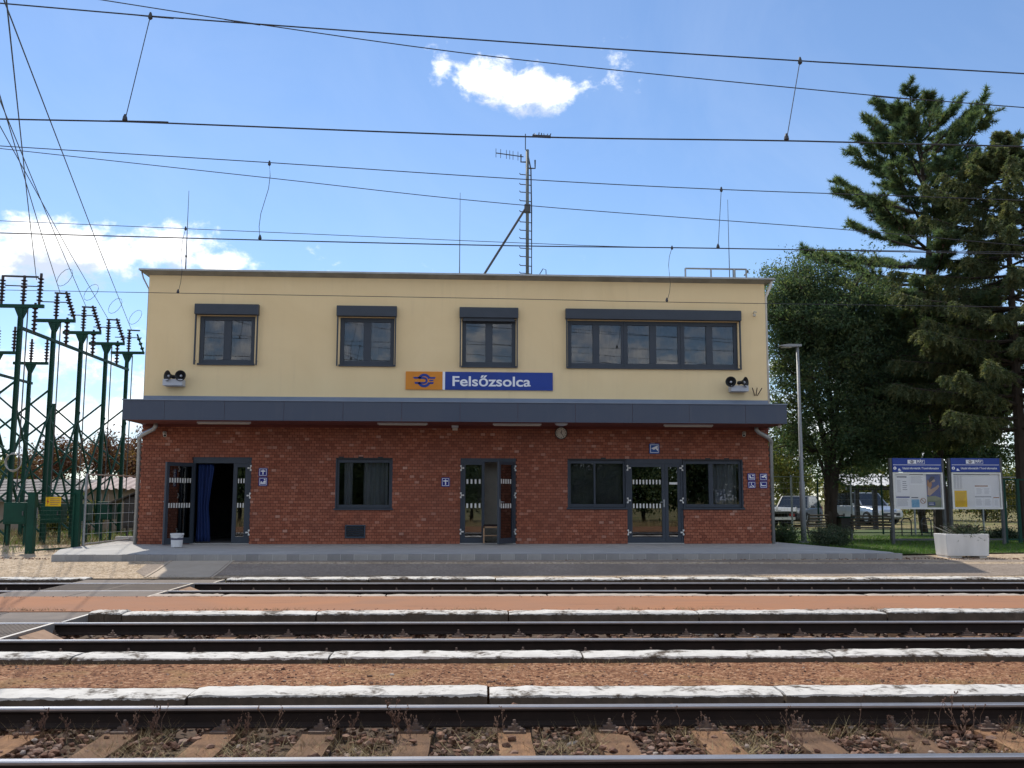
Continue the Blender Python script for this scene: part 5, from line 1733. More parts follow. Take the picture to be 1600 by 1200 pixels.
for i in range(4):
    y0, y1 = GY[i], GY[i + 1]
    for (za, zb) in ((1.0, 4.4), (4.4, 1.0)):
        MB().bar((GX + (0.06 if za < zb else -0.06), y0, za), (GX + (0.06 if za < zb else -0.06), y1, zb), 0.05).build('brace', 'green_steel', gan)
for i, y in enumerate(GY):
    for (za, zb, xo) in ((4.95, 2.75, 0.04), (2.75, 4.95, -0.04), (2.7, 0.5, 0.04), (0.5, 2.7, -0.04)):
        MB().bar((GX, y + xo, za), (GX - 2.62, y + xo, zb), 0.05).build('brace', 'green_steel', gan)
    MB().box(GX - 2.68, GX - 2.56, y - 0.06, y + 0.06, 0.15, 5.1).build('rear_post', 'green_steel', gan)
GX2 = -15.6
gan2 = thing('switch_gantry', (GX2, 33, 0.2), 'rear row of green steel posts with shorter crossarms, partly cut by the left edge', 'gantry')
for i, y in enumerate((30.6, 33.2, 35.8)):
    a = gantry_post(gan2, GX2, y, 6.45, 0.095, 0.62, (0.0,) if i else (0.1,))
    st = shed_stack((GX2 + 0.55, y, 6.52), 0.85, 0.09, 6)
    st.build('insulator', 'insulator', a)
MB().bar((GX2, 30.5, 5.75), (GX2, 36.0, 5.75), 0.07, 0.09).build('girder', 'green_steel', gan2)
for (y0, y1) in ((30.6, 33.2), (33.2, 35.8)):
    for (za, zb) in ((0.9, 4.4), (4.4, 0.9)):
        MB().bar((GX2, y0, za), (GX2, y1, zb), 0.075).build('brace', 'green_steel', gan2)
# coil of wire hanging on the front post
cp = at(21, 722, 27.8)
cw = MB()
for k in range(3):
    cw.tube([(cp.x + (0.20 + 0.015 * k) * math.cos(t), 27.82 - 0.02 * k, cp.z + (0.27 - 0.02 * k) * math.sin(t)) for t in [j * 6.2832 / 16 for j in range(17)]], 0.014, 5)
tag(cw.build('wire_coil', 'zinc'), 'coil of pale wire hung on the front gantry post', 'coil')
# feeder wires from the insulators up towards the tracks
def feeder(label, a, ya, mid, b, yb):
    A = at(a[0], a[1], ya)
    B = at(b[0], b[1], yb)
    A2 = A + (A - B) * 0.6
    o = MB().tube([A2, A, A.lerp(B, 0.5) + Vector((0, 0, -0.05)), B], 0.010, 6).build('feeder_wire', 'wire')
    tag(o, label, 'wire')
feeder('steep feeder wire running to the first green gantry post', (10, 0), 12.0, None, (57, 437), GY[0])
feeder('slanting feeder wire running to the second green gantry post', (0, 150), 16.0, None, (94, 458), GY[1])
feeder('slanting feeder wire running to the third green gantry post', (0, 157), 16.5, None, (134, 478), GY[2])
feeder('slanting feeder wire running to the fourth green gantry post', (0, 197), 17.8, None, (168, 497), GY[3])
feeder('long slanting feeder wire running to the last green gantry post', (10, 10), 12.2, None, (206, 517), GY[4])

# cabinets below the gantry
def cabinet(px0, px1, py0, py1, Y, label, m='green_steel', legs=True, roof=False, deep=0.45):
    x0, x1, z0, z1 = rect(px0, px1, py0, py1, Y)
    c = thing('control_cabinet', ((x0 + x1) / 2, Y, 0.22), label, 'cabinet')
    MB().box(x0, x1, Y, Y + deep, z0, z1).build('case', m, c, bevel=0.012)
    MB().box(x0 + 0.04, x1 - 0.04, Y - 0.015, Y - 0.002, z0 + 0.05, z1 - 0.05).build('door', m, c, bevel=0.006)
    MB().box(x1 - 0.10, x1 - 0.07, Y - 0.035, Y - 0.016, (z0 + z1) / 2 - 0.06, (z0 + z1) / 2 + 0.06).build('handle', 'dark_steel', c)
    if roof:
        MB().add([(x0 - 0.5, Y - 0.1, z1 - 0.25), (x1 + 0.05, Y - 0.1, z1 + 0.12), (x1 + 0.05, Y + deep + 0.1, z1 + 0.12), (x0 - 0.5, Y + deep + 0.1, z1 - 0.25), (x0 - 0.5, Y - 0.1, z1 - 0.21), (x1 + 0.05, Y - 0.1, z1 + 0.16), (x1 + 0.05, Y + deep + 0.1, z1 + 0.16), (x0 - 0.5, Y + deep + 0.1, z1 - 0.21)],
                 [(0, 3, 2, 1), (4, 5, 6, 7), (0, 1, 5, 4), (1, 2, 6, 5), (2, 3, 7, 6), (3, 0, 4, 7)]).build('roof', m, c)
    if legs:
        for xx in (x0 + 0.06, x1 - 0.10):
            MB().box(xx, xx + 0.06, Y + 0.1, Y + 0.18, 0.15, z0).build('leg', m, c)
    return c
cabinet(5, 41, 785, 819, 27.3, 'wide green steel cabinet left of the gate, at the foot of the first post')
cabinet(63, 95, 787, 817, 28.6, 'green steel cabinet behind the yellow warning plate')
cabinet(125, 137, 787, 814, 30.5, 'narrow green cabinet seen through the wire fence next to the gate post')
cabinet(152, 175, 784, 812, 30.0, 'green cabinet on two legs in the middle of the wire fence view')
cabinet(193, 212, 776, 825, 29.8, 'dark brown cabinet with a slanting roof next to the station corner', 'dark_cabinet', True, True, 0.6)

# gate and fence ---------------------------------------------------------------------
gp1, gp2 = gr(46, 868, 0.22), gr(117.5, 862, 0.24)
gt = thing('steel_gate', ((gp1.x + gp2.x) / 2, (gp1.y + gp2.y) / 2, 0.22), 'green steel gate between two thick green posts, with a yellow warning plate', 'gate')
for p, ytop in ((gp1, 770), (gp2, 766)):
    zt = at((46 if p is gp1 else 117), ytop, p.y).z
    po = MB().box(p.x - 0.085, p.x + 0.085, p.y - 0.085, p.y + 0.085, 0.1, zt).build('gate_post', 'green_steel', gt, bevel=0.006)
    MB().box(p.x - 0.09, p.x + 0.09, p.y - 0.09, p.y + 0.09, zt, zt + 0.015).build('post_cap', 'green_steel', po)
d = (gp2 - gp1); d.z = 0
dn = d.normalized()
a_, b_ = gp1 + dn * 0.12, gp2 - dn * 0.12
za, zb_ = 0.34, at(80, 771, (gp1.y + gp2.y) / 2).z
for (p, q) in (((a_.x, a_.y, za), (b_.x, b_.y, za)), ((a_.x, a_.y, zb_), (b_.x, b_.y, zb_)), ((a_.x, a_.y, za), (a_.x, a_.y, zb_)), ((b_.x, b_.y, za), (b_.x, b_.y, zb_))):
    MB().bar(p, q, 0.04).build('gate_bar', 'green_steel', gt)
def mesh_wires(P, Q, z0, z1, sx, sz, r):
    """welded wire mesh between two ground points"""
    b = MB()
    L = (Q - P).length
    k = int(L / sx)
    for i in range(1, k):
        p = P.lerp(Q, i / k)
        b.tube([(p.x, p.y, z0), (p.x, p.y, z1)], r, 3, False)
    k = int((z1 - z0) / sz)
    for i in range(1, k):
        z = z0 + (z1 - z0) * i / k
        b.tube([(P.x, P.y, z), (Q.x, Q.y, z)], r, 3, False)
    return b
mesh_wires(a_, b_, za, zb_, 0.10, 0.10, 0.0018).build('mesh_infill', 'green_steel', gt)
MB().box(a_.x + 0.02, a_.x + 0.05, a_.y - 0.06, a_.y - 0.02, 1.1, 1.35).build('latch', 'galvanised', gt)
# warning plate
x0, x1, z0, z1 = rect(71.5, 95.5, 776.5, 791, 24.2)
wp = thing('warning_sign', ((x0 + x1) / 2, 24.2, z0), 'small orange yellow warning plate on the green gate', 'sign')
MB().box(x0, x1, 24.19, 24.2, z0, z1).build('plate', 'sign_yellow', wp)
wl = MB()
for i in range(4):
    z = z0 + (z1 - z0) * (0.2 + 0.2 * i)
    wl.box(x0 + (x1 - x0) * 0.3, x1 - (x1 - x0) * (0.08 + 0.1 * (i == 0)), 24.186, 24.189, z - 0.008, z + 0.008)
wl.build('printed_lines', 'print_brown', wp)
bo = MB()
cx, cz = x0 + (x1 - x0) * 0.15, (z0 + z1) / 2
bo.fprism([(cx + 0.01, cz + 0.08), (cx - 0.03, cz - 0.005), (cx + 0.0, cz - 0.005), (cx - 0.01, cz - 0.08), (cx + 0.03, cz + 0.015), (cx + 0.0, cz + 0.015)], 24.186, 24.189)
bo.build('flash_symbol', 'print_red', wp)
# galvanised mesh panel to the station wall
fp1, fp2 = Vector((gp2.x + 0.13, gp2.y + 0.15, 0)), Vector((XL - 0.42, 29.6, 0))
fn = thing('wire_fence', ((fp1.x + fp2.x) / 2, (fp1.y + fp2.y) / 2, 0.25), 'galvanised framed wire mesh panel between the gate and the station', 'fence')
zt1 = at(124, 741, fp1.y).z
for p in (fp1, fp2):
    MB().tube([(p.x, p.y, 0.2), (p.x, p.y, zt1)], 0.035, 8).build('post', 'galvanised', fn)
MB().tube([(fp1.x, fp1.y, zt1), (fp2.x, fp2.y, zt1)], 0.022, 6).build('top_rail', 'galvanised', fn)
MB().tube([(fp1.x, fp1.y, 0.42), (fp2.x, fp2.y, 0.48)], 0.022, 6).build('bottom_rail', 'galvanised', fn)
fb = mesh_wires(fp1, fp2, 0.42, zt1 - 0.5, 0.35, 0.22, 0.004)
fb.build('mesh_infill', 'galvanised', fn)
# low concrete kerb along the station side
MB().box(-9.42, XL - 0.2, 27.5, 27.75, 0.2, 0.52).build('low_wall', 'concrete')
tag(bpy.data.objects['low_wall'], 'low concrete kerb wall beside the station corner behind the fence', 'wall')

# sheds behind ---------------------------------------------------------------------------
def shed(px0, px1, py_ridge, py_eave, Y, label, m, wallz, dep, corr=True):
    xa, xb = at(px0, 760, Y).x, at(px1, 760, Y).x
    ze, zr = at((px0 + px1) / 2, py_eave, Y).z, at((px0 + px1) / 2, py_ridge, Y + dep).z
    s = thing('shed', ((xa + xb) / 2, Y, 0.25), label, 'shed')
    MB().box(xa + 0.15, xb - 0.15, Y + 0.2, Y + dep, 0.2, ze + 0.05).build('wall', 'shed_wall', s)
    if corr:
        b = MB()
        k = int((xb - xa) / 0.045)
        for i in range(k + 1):
            x = xa + (xb - xa) * i / k
            w = 0.03 * math.sin(i * 0.9)
            b.v += [(x, Y - 0.1, ze + w), (x, Y + dep, zr + w), (x, Y - 0.1, ze + w - 0.012), (x, Y + dep, zr + w - 0.012)]
        for i in range(k):
            q = 4 * i
            b.f += [(q, q + 4, q + 5, q + 1), (q + 2, q + 3, q + 7, q + 6), (q, q + 2, q + 6, q + 4)]
        b.build('roof', m, s)
    else:
        rf_ = MB().add([(xa, Y - 0.1, ze), (xb, Y - 0.1, ze), (xb, Y + dep, zr), (xa, Y + dep, zr), (xa, Y - 0.1, ze - 0.05), (xb, Y - 0.1, ze - 0.05), (xb, Y + dep, zr - 0.05), (xa, Y + dep, zr - 0.05)],
                       [(0, 1, 2, 3), (7, 6, 5, 4), (0, 4, 5, 1), (1, 5, 6, 2), (2, 6, 7, 3), (3, 7, 4, 0)]).build('roof', m, s)
        nr, ncol = 7, int((xb - xa) / 0.32)
        sl_ = Vector((0, dep + 0.1, zr - ze))
        L = sl_.length
        th = math.atan2(zr - ze, dep + 0.1)
        tb = MB().obox((0, 0, 0), Matrix.Rotation(th - R(3), 3, 'X'), 0.15, L / nr * 0.55, 0.012)
        tme = bpy.data.meshes.new('roof_tile')
        tme.from_pydata([tuple(v) for v in tb.v], [], tb.f)
        tme.materials.append(MATS['roof_tile'])
        for j in range(nr):
            for i in range(ncol):
                t = (j + 0.5) / nr
                o = inst('roof_tile', tme, None, (xa + (i + 0.5) * (xb - xa) / ncol + (0.15 if j % 2 else 0), Y - 0.1 + (dep + 0.1) * t, ze + (zr - ze) * t + 0.03 + rng.uniform(-0.006, 0.006)))
                adopt(o, rf_)
    return s
shed(-60, 112, 750, 782, 40, 'old shed with a grey tiled roof behind the green cabinets', 'roof_tile', 0, 3.0, False)
shed(126, 226, 746, 764, 38, 'shed with a rusty pink corrugated roof beside the station corner', 'roof_sheet', 0, 2.5)
# ------------------------------------------------------------------ right side furniture
# lamp post
q = at(1256, 846, 28.4)
ql = at(1246, 541, 28.4)
lx = (q.x + ql.x) / 2
lp = thing('street_lamp', (lx, 28.4, 0.25), 'slim grey lamp post with a flat lamp head, right of the station', 'lamp')
zl = ql.z
MB().tube([(lx, 28.4, 0.2), (lx, 28.4, 2.1), (lx, 28.4, 2.12), (lx, 28.4, zl)], [0.085, 0.08, 0.06, 0.045], 12).build('pole', 'lamp_grey', lp, smooth=True)
hx0, hx1 = at(1218, 540, 28.4).x, at(1251, 540, 28.4).x
hb = MB().fprism([(hx0, zl - 0.01), (hx0 + 0.25, zl - 0.04), (hx1, zl - 0.02), (hx1, zl + 0.05), (hx0 + 0.25, zl + 0.055), (hx0, zl + 0.015)], 28.29, 28.51)
hd = hb.build('lamp_head', 'lamp_grey', lp, bevel=0.01)
MB().box(hx0 + 0.06, hx0 + 0.36, 28.32, 28.48, zl - 0.05, zl - 0.035).build('diffuser', 'white_plastic', hd)
MB().box(lx - 0.11, lx + 0.11, 28.29, 28.51, 0.2, 0.32).build('base', 'lamp_grey', lp)

# information boards
YBD = 27.0
def board(l, r, label, kind):
    x0, x1 = at(l, 760, YBD).x, at(r, 760, YBD).x
    zt = at((l + r) / 2, 716, YBD).z
    zh = at((l + r) / 2, 737.5, YBD).z
    zm = at((l + r) / 2, 726.5, YBD).z
    zb = at((l + r) / 2, 795, YBD).z
    bd = thing('information_board', ((x0 + x1) / 2, YBD, 0.25), label, 'notice board', 'station information boards')
    for xx in (x0, x1 - 0.075):
        MB().box(xx, xx + 0.075, YBD - 0.02, YBD + 0.07, 0.2, zt).build('post', 'dark_steel', bd, bevel=0.008)
    a, c = x0 + 0.08, x1 - 0.08
    hp = MB().box(a, c, YBD - 0.03, YBD + 0.06, zh, zt).build('header_panel', 'sign_blue', bd)
    MB().box(a + 0.02, c - 0.02, YBD - 0.034, YBD - 0.031, zm - 0.006, zm + 0.006).build('header_line', 'sign_white', hp)
    w = c - a
    ex = a + w * 0.31
    MB().box(ex, ex + w * 0.17, YBD - 0.036, YBD - 0.031, zm + 0.035, zt - 0.05).build('logo_field', 'sign_white', hp)
    emblem(ex + w * 0.085, (zm + zt) / 2 - 0.008, 0.045, YBD - 0.040, 'print_dark', hp)
    bx2 = MB()
    frame_bars(bx2, ex + w * 0.172, ex + w * 0.35, zm + 0.035, zt - 0.05, YBD - 0.036, YBD - 0.031, 0.007, [], 0)
    bx2.build('logo_border', 'sign_white', hp)
    text('logo_lettering', 'MÁV', 'sign_white', 0.11, (ex + w * 0.195, YBD - 0.036, zm + 0.065), hp, 0.003, w * 0.13, 0.003)
    text('header_lettering', 'Utazási információk / Travel information', 'sign_white', 0.085, (a + w * 0.20, YBD - 0.036, (zm + zh) / 2 - 0.022), hp, 0.0012, w * 0.74, 0.003)
    ib = MB().lathe((a + w * 0.045, YBD - 0.031, (zm + zh) / 2 + 0.005), [(0.045, 0), (0.045, 0.004)], 16, Vector((0, -1, 0)))
    ib.build('info_disc', 'sign_white', hp)
    MB().box(a + w * 0.045 - 0.008, a + w * 0.045 + 0.008, YBD - 0.038, YBD - 0.0355, (zm + zh) / 2 - 0.025, (zm + zh) / 2 + 0.03).build('info_mark', 'sign_blue', hp)
    MB().fprism([(a + w * 0.11, zh + 0.035), (a + w * 0.175, zh + 0.035), (a + w * 0.15, zh + 0.07), (a + w * 0.14, zh + 0.10), (a + w * 0.115, zh + 0.09)], YBD - 0.036, YBD - 0.031).build('train_symbol', 'sign_white', hp)
    # glazed case
    z1 = zh - 0.02
    case = MB().box(a + 0.0, c, YBD - 0.01, YBD + 0.05, zb, z1).build('backing', 'paper', bd)
    fb = MB()
    frame_bars(fb, a - 0.01, c + 0.01, zb - 0.01, z1 + 0.005, YBD - 0.06, YBD - 0.011, 0.045, [], 0)
    fb.build('case_frame', 'white_plastic', bd)
    H = z1 - zb
    def pr(u0, u1, v0, v1, m, nm='poster', lift=0.0):
        return MB().box(a + w * u0, a + w * u1, YBD - 0.016 - lift, YBD - 0.011 - lift, zb + H * v0, zb + H * v1).build(nm, m, case)
    def lines(u0, u1, v0, v1, n, m='print_grey', th=0.004, lift=0.0055):
        b = MB()
        for i in range(n):
            z = zb + H * (v0 + (v1 - v0) * (i + 0.5) / n)
            b.box(a + w * u0, a + w * (u1 - (u1 - u0) * 0.25 * rng.random()), YBD - 0.012 - lift, YBD - 0.011 - lift, z - th, z + th)
        return b.build('printed_lines', m, case)
    if kind == 0:
        pr(0.05, 0.33, 0.36, 0.95, 'sign_white'); pr(0.34, 0.65, 0.66, 0.95, 'sign_white'); pr(0.05, 0.33, 0.05, 0.33, 'sign_white')
        lines(0.08, 0.30, 0.86, 0.90, 1, 'print_dark', 0.015); lines(0.08, 0.16, 0.45, 0.80, 14); lines(0.19, 0.29, 0.50, 0.78, 5, 'print_dark', 0.006)
        lines(0.34, 0.63, 0.945, 0.955, 1, 'print_dark', 0.008, 0.006); lines(0.36, 0.62, 0.70, 0.90, 8)
        lines(0.05, 0.33, 0.30, 0.34, 1, 'print_blue', 0.02, 0.006); lines(0.07, 0.31, 0.07, 0.28, 9)
        pr(0.36, 0.52, 0.04, 0.26, 'print_cyan'); lines(0.36, 0.51, 0.30, 0.32, 1, 'print_dark', 0.012)
        rg = MB()
        cx, cz = a + w * 0.595, zb + H * 0.22
        for i in range(20):
            t0, t1 = i * 6.2832 / 20, (i + 1) * 6.2832 / 20
            rg.bar((cx + 0.075 * math.cos(t0), YBD - 0.017, cz + 0.075 * math.sin(t0)), (cx + 0.075 * math.cos(t1), YBD - 0.017, cz + 0.075 * math.sin(t1)), 0.012)
        rg.bar((cx - 0.05, YBD - 0.018, cz + 0.05), (cx + 0.05, YBD - 0.018, cz - 0.05), 0.012)
        rg.build('prohibition_symbol', 'print_brown', case)
        # photographic poster
        pr(0.68, 0.965, 0.04, 0.97, 'print_blue')
        def bl(ps, m, lf=0.006):
            MB().fprism([(a + w * u, zb + H * v) for u, v in ps], YBD - 0.0135 - lf, YBD - 0.0112 - lf).build('poster_shape', m, case)
        bl([(0.68, 0.04), (0.965, 0.04), (0.965, 0.30), (0.85, 0.36), (0.68, 0.34)], 'print_olive')
        bl([(0.69, 0.38), (0.74, 0.36), (0.90, 0.55), (0.94, 0.62), (0.92, 0.67), (0.85, 0.60), (0.76, 0.54), (0.70, 0.64)], 'print_skin', 0.0085)
        bl([(0.69, 0.64), (0.76, 0.56), (0.79, 0.66), (0.78, 0.78), (0.70, 0.80)], 'print_brown', 0.011)
        bl(circ(0.81, 0.78, 0.045), 'print_skin', 0.0135)
        bl([(0.72, 0.80), (0.78, 0.90), (0.85, 0.88), (0.83, 0.82), (0.78, 0.76), (0.73, 0.72)], 'print_dark', 0.016)
        bl([(0.70, 0.09), (0.84, 0.09), (0.84, 0.19), (0.70, 0.19)], 'print_blue', 0.0085)
        lines(0.71, 0.83, 0.10, 0.18, 2, 'sign_white', 0.006, 0.012)
    else:
        lines(0.04, 0.965, 0.945, 0.965, 1, 'print_dark', 0.012)
        pr(0.05, 0.30, 0.05, 0.50, 'sign_yellow'); lines(0.07, 0.28, 0.08, 0.46, 12, 'print_brown', 0.003)
        for u in (0.05, 0.11, 0.17): lines(u, u + 0.045, 0.55, 0.92, 20, 'print_grey', 0.003)
        pr(0.46, 0.80, 0.36, 0.66, 'sign_white'); lines(0.47, 0.79, 0.61, 0.65, 1, 'print_brown', 0.016); lines(0.50, 0.62, 0.40, 0.57, 6); lines(0.66, 0.77, 0.40, 0.57, 5)
        pr(0.46, 0.63, 0.05, 0.33, 'sign_white'); pr(0.64, 0.81, 0.05, 0.33, 'sign_white'); lines(0.46, 0.81, 0.32, 0.34, 1, 'print_dark', 0.008, 0.006)
        lines(0.48, 0.61, 0.09, 0.28, 7); lines(0.66, 0.79, 0.09, 0.28, 7)
        pr(0.84, 0.965, 0.05, 0.33, 'sign_white'); lines(0.84, 0.965, 0.29, 0.33, 1, 'print_brown', 0.014, 0.006); lines(0.86, 0.94, 0.09, 0.26, 6)
    MB().box(a + 0.03, c - 0.03, YBD - 0.05, YBD - 0.046, zb + 0.03, z1 - 0.03).build('pane', 'clear_glass', bd)
    MB().box(x0 + 0.08, x1 - 0.08, YBD, YBD + 0.04, 0.42, 0.47).build('lower_rail', 'dark_steel', bd)
board(1391, 1476, 'blue topped travel information board with a photo poster at its right, left of the pair', 0)
board(1482.5, 1567, 'blue topped travel information board with a yellow timetable sheet, right of the pair', 1)

# concrete planter
pa, pb2 = gr(1462, 874, 0.17), gr(1547, 874, 0.17)
px0, px1, py0 = at(1478, 852, 21.8).x, at(1546, 852, 21.8).x, 21.8
z0p, z1p = at(1505, 869, py0).z, at(1505, 834.5, py0).z
plt = thing('concrete_planter', ((px0 + px1) / 2, py0 + 0.3, 0.17), 'white concrete planter trough standing on two feet before the boards', 'planter')
pbm = MB()
ox, iy = 0.02, 0.55
o8 = [(px0 + 0.03, py0, z0p), (px1 - 0.02, py0, z0p), (px1 - 0.02, py0 + iy, z0p), (px0 + 0.03, py0 + iy, z0p), (px0, py0 - 0.02, z1p), (px1, py0 - 0.02, z1p), (px1, py0 + iy + 0.02, z1p), (px0, py0 + iy + 0.02, z1p)]
i8 = [(px0 + 0.06, py0 + 0.04, z1p), (px1 - 0.06, py0 + 0.04, z1p), (px1 - 0.06, py0 + iy - 0.04, z1p), (px0 + 0.06, py0 + iy - 0.04, z1p)]
i4 = [(p[0], p[1], z1p - 0.08) for p in i8]
pbm.add(o8 + i8 + i4, [(0, 3, 2, 1), (0, 1, 5, 4), (1, 2, 6, 5), (2, 3, 7, 6), (3, 0, 4, 7), (4, 5, 9, 8), (5, 6, 10, 9), (6, 7, 11, 10), (7, 4, 8, 11), (8, 9, 13, 12), (9, 10, 14, 13), (10, 11, 15, 14), (11, 8, 12, 15)])
pbm.build('trough', 'planter_concrete', plt, bevel=0.012)
MB().box(px0 + 0.061, px1 - 0.061, py0 + 0.041, py0 + iy - 0.041, z1p - 0.12, z1p - 0.05).build('soil', 'soil', plt)
for (a, c) in ((px0 + 0.04, px0 + 0.40), (px1 - 0.22, px1 - 0.04)):
    MB().box(a, c, py0 + 0.05, py0 + iy - 0.05, 0.12, z0p).build('foot', 'planter_concrete', plt, bevel=0.01)

# bench: black iron legs, wooden slats; seen from behind at an angle
def bench(cx, cy, rz, label):
    b = thing('park_bench', (cx, cy, 0.25), label, 'bench', None, rz)
    def put(o): o.parent = b; return o
    for s in (-0.60, 0.60):
        m_ = MB()
        m_.tube([(s, -0.25, 0), (s, -0.14, 0.36), (s, -0.20, 0.44)], 0.028, 6)
        m_.tube([(s, 0.30, 0), (s, 0.14, 0.36), (s, 0.18, 0.60), (s, 0.30, 0.86)], 0.028, 6)
        m_.tube([(s, -0.20, 0.40), (s, 0.16, 0.37)], 0.028, 6)
        m_.tube([(s, -0.22, 0.62), (s, 0.0, 0.64), (s, 0.18, 0.60)], 0.022, 6)
        put(m_.build('leg', 'dark_steel'))
    for k in range(5):
        put(MB().box(-0.66, 0.66, -0.22 + k * 0.078, -0.155 + k * 0.078, 0.425, 0.455).build('seat_slat', 'bench_slat'))
    for k in range(4):
        y, z = 0.195 + 0.034 * k, 0.52 + 0.095 * k
        put(MB().obox((0, y, z), Matrix.Rotation(R(-20), 3, 'X'), 0.62, 0.013, 0.022).build('back_slat', 'bench_slat'))
    return b
q = at(1362, 842, 30.0)
bench(q.x, 30.0, R(162), 'park bench with dark iron legs on the grass beside the left information board')
q = at(1290, 838, 31.0)
bench(q.x, 31.2, R(185), 'park bench mostly hidden behind the grey green bush')

# litter bin
q = at(1321, 830, 30.8)
lb = thing('litter_bin', (q.x, 30.8, 0.25), 'dark green litter bin between the two benches', 'bin')
zt = at(1321, 806, 30.8).z
MB().box(q.x - 0.21, q.x + 0.21, 30.6, 31.0, 0.55, zt - 0.06).build('body', 'dark_cabinet', lb, bevel=0.02)
MB().box(q.x - 0.24, q.x + 0.24, 30.57, 31.03, zt - 0.06, zt - 0.02).build('lid', 'green_steel', lb, bevel=0.01)
MB().box(q.x - 0.05, q.x + 0.05, 30.75, 30.85, 0.2, 0.55).build('post', 'dark_steel', lb)

# bicycle racks
for k, px in enumerate((1417, 1448)):
    q = at(px, 836, 33.0)
    w = 0.17
    zt = at(px, 810, 33.0).z
    r_ = MB().tube([(q.x - w, 33.0, 0.2), (q.x - w, 33.0, zt - 0.1), (q.x - w + 0.07, 33.0, zt), (q.x + w - 0.07, 33.0, zt), (q.x + w, 33.0, zt - 0.1), (q.x + w, 33.0, 0.2)], 0.025, 8).build('bicycle_rack', 'dark_steel')
    tag(r_, ('black bicycle hoop under the left information board', 'black bicycle hoop under the gap between the boards')[k], 'bicycle rack')

# carport with white corrugated roof, on posts
YCP = 42.0
cx0, cx1 = at(1322, 745, YCP).x, at(1492, 745, YCP).x
zr0, zr1 = at(1400, 758, YCP).z, at(1400, 741, YCP + 3).z
cpn = thing('carport', ((cx0 + cx1) / 2, YCP, 0.25), 'open shelter with a white corrugated roof behind the information boards', 'shelter')
b = MB()
k = int((cx1 - cx0) / 0.05)
for i in range(k + 1):
    x = cx0 + (cx1 - cx0) * i / k
    w = 0.035 * math.sin(i * 0.9)
    b.v += [(x, YCP - 0.2, zr0 + w), (x, YCP + 3, zr1 + w), (x, YCP - 0.2, zr0 + w - 0.015), (x, YCP + 3, zr1 + w - 0.015)]
for i in range(k):
    q_ = 4 * i
    b.f += [(q_, q_ + 4, q_ + 5, q_ + 1), (q_ + 2, q_ + 3, q_ + 7, q_ + 6), (q_, q_ + 2, q_ + 6, q_ + 4)]
b.build('roof', 'roof_white', cpn)
for px in (1340, 1368, 1440, 1484):
    xx = at(px, 780, YCP).x
    MB().box(xx - 0.09, xx + 0.09, YCP, YCP + 0.18, 0.2, zr0 - 0.04).build('post', 'black', cpn)
MB().box(cx0, cx1, YCP - 0.02, YCP + 0.1, zr0 - 0.22, zr0 - 0.06).build('beam', 'black', cpn)

# rear fence: green posts with galvanised wire mesh
YFN = 35.0
ff = thing('mesh_fence', (12, YFN, 0.25), 'tall wire mesh fence on thin posts behind the trees right of the station', 'fence')
fzt = at(1290, 745, YFN).z
xs_ = [at(px, 780, YFN).x for px in (1195, 1237, 1278, 1330, 1378, 1428, 1478, 1535, 1600, 1660)]
for i, xx in enumerate(xs_):
    MB().tube([(xx, YFN, 0.2), (xx, YFN, fzt + 0.06)], 0.035, 6).build('post', 'galvanised' if i % 2 else 'green_steel', ff)
MB().tube([(xs_[0], YFN, fzt), (xs_[-1], YFN, fzt)], 0.022, 6).build('top_rail', 'galvanised', ff)
MB().tube([(xs_[0], YFN, 0.35), (xs_[-1], YFN, 0.35)], 0.022, 6).build('bottom_rail', 'green_steel', ff)
mesh_wires(Vector((xs_[0], YFN, 0)), Vector((xs_[-1], YFN, 0)), 0.3, fzt, 0.12, 0.2, 0.0022).build('mesh_infill', 'galvanised', ff)
q = at(1563, 788, YFN - 0.05)
MB().box(q.x - 0.25, q.x + 0.25, YFN - 0.06, YFN - 0.05, q.z - 0.12, q.z + 0.12).build('notice_plate', 'white_plastic')
tag(bpy.data.objects['notice_plate'], 'small white plate fixed to the mesh fence at the right edge', 'sign')
YF2 = 27.6
f2 = thing('low_fence', (16, YF2, 0.25), 'dark green frame fence right of the information boards, cut by the picture edge', 'fence')
x0_, x1_ = at(1570, 800, YF2).x, at(1680, 800, YF2).x
zf = at(1585, 748, YF2).z
for xx in (x0_, at(1592, 800, YF2).x, x1_):
    MB().box(xx - 0.04, xx + 0.04, YF2 - 0.04, YF2 + 0.04, 0.2, zf).build('post', 'green_steel', f2)
for z in (zf - 0.03, 0.42):
    MB().bar((x0_, YF2, z), (x1_, YF2, z), 0.04).build('rail', 'green_steel', f2)

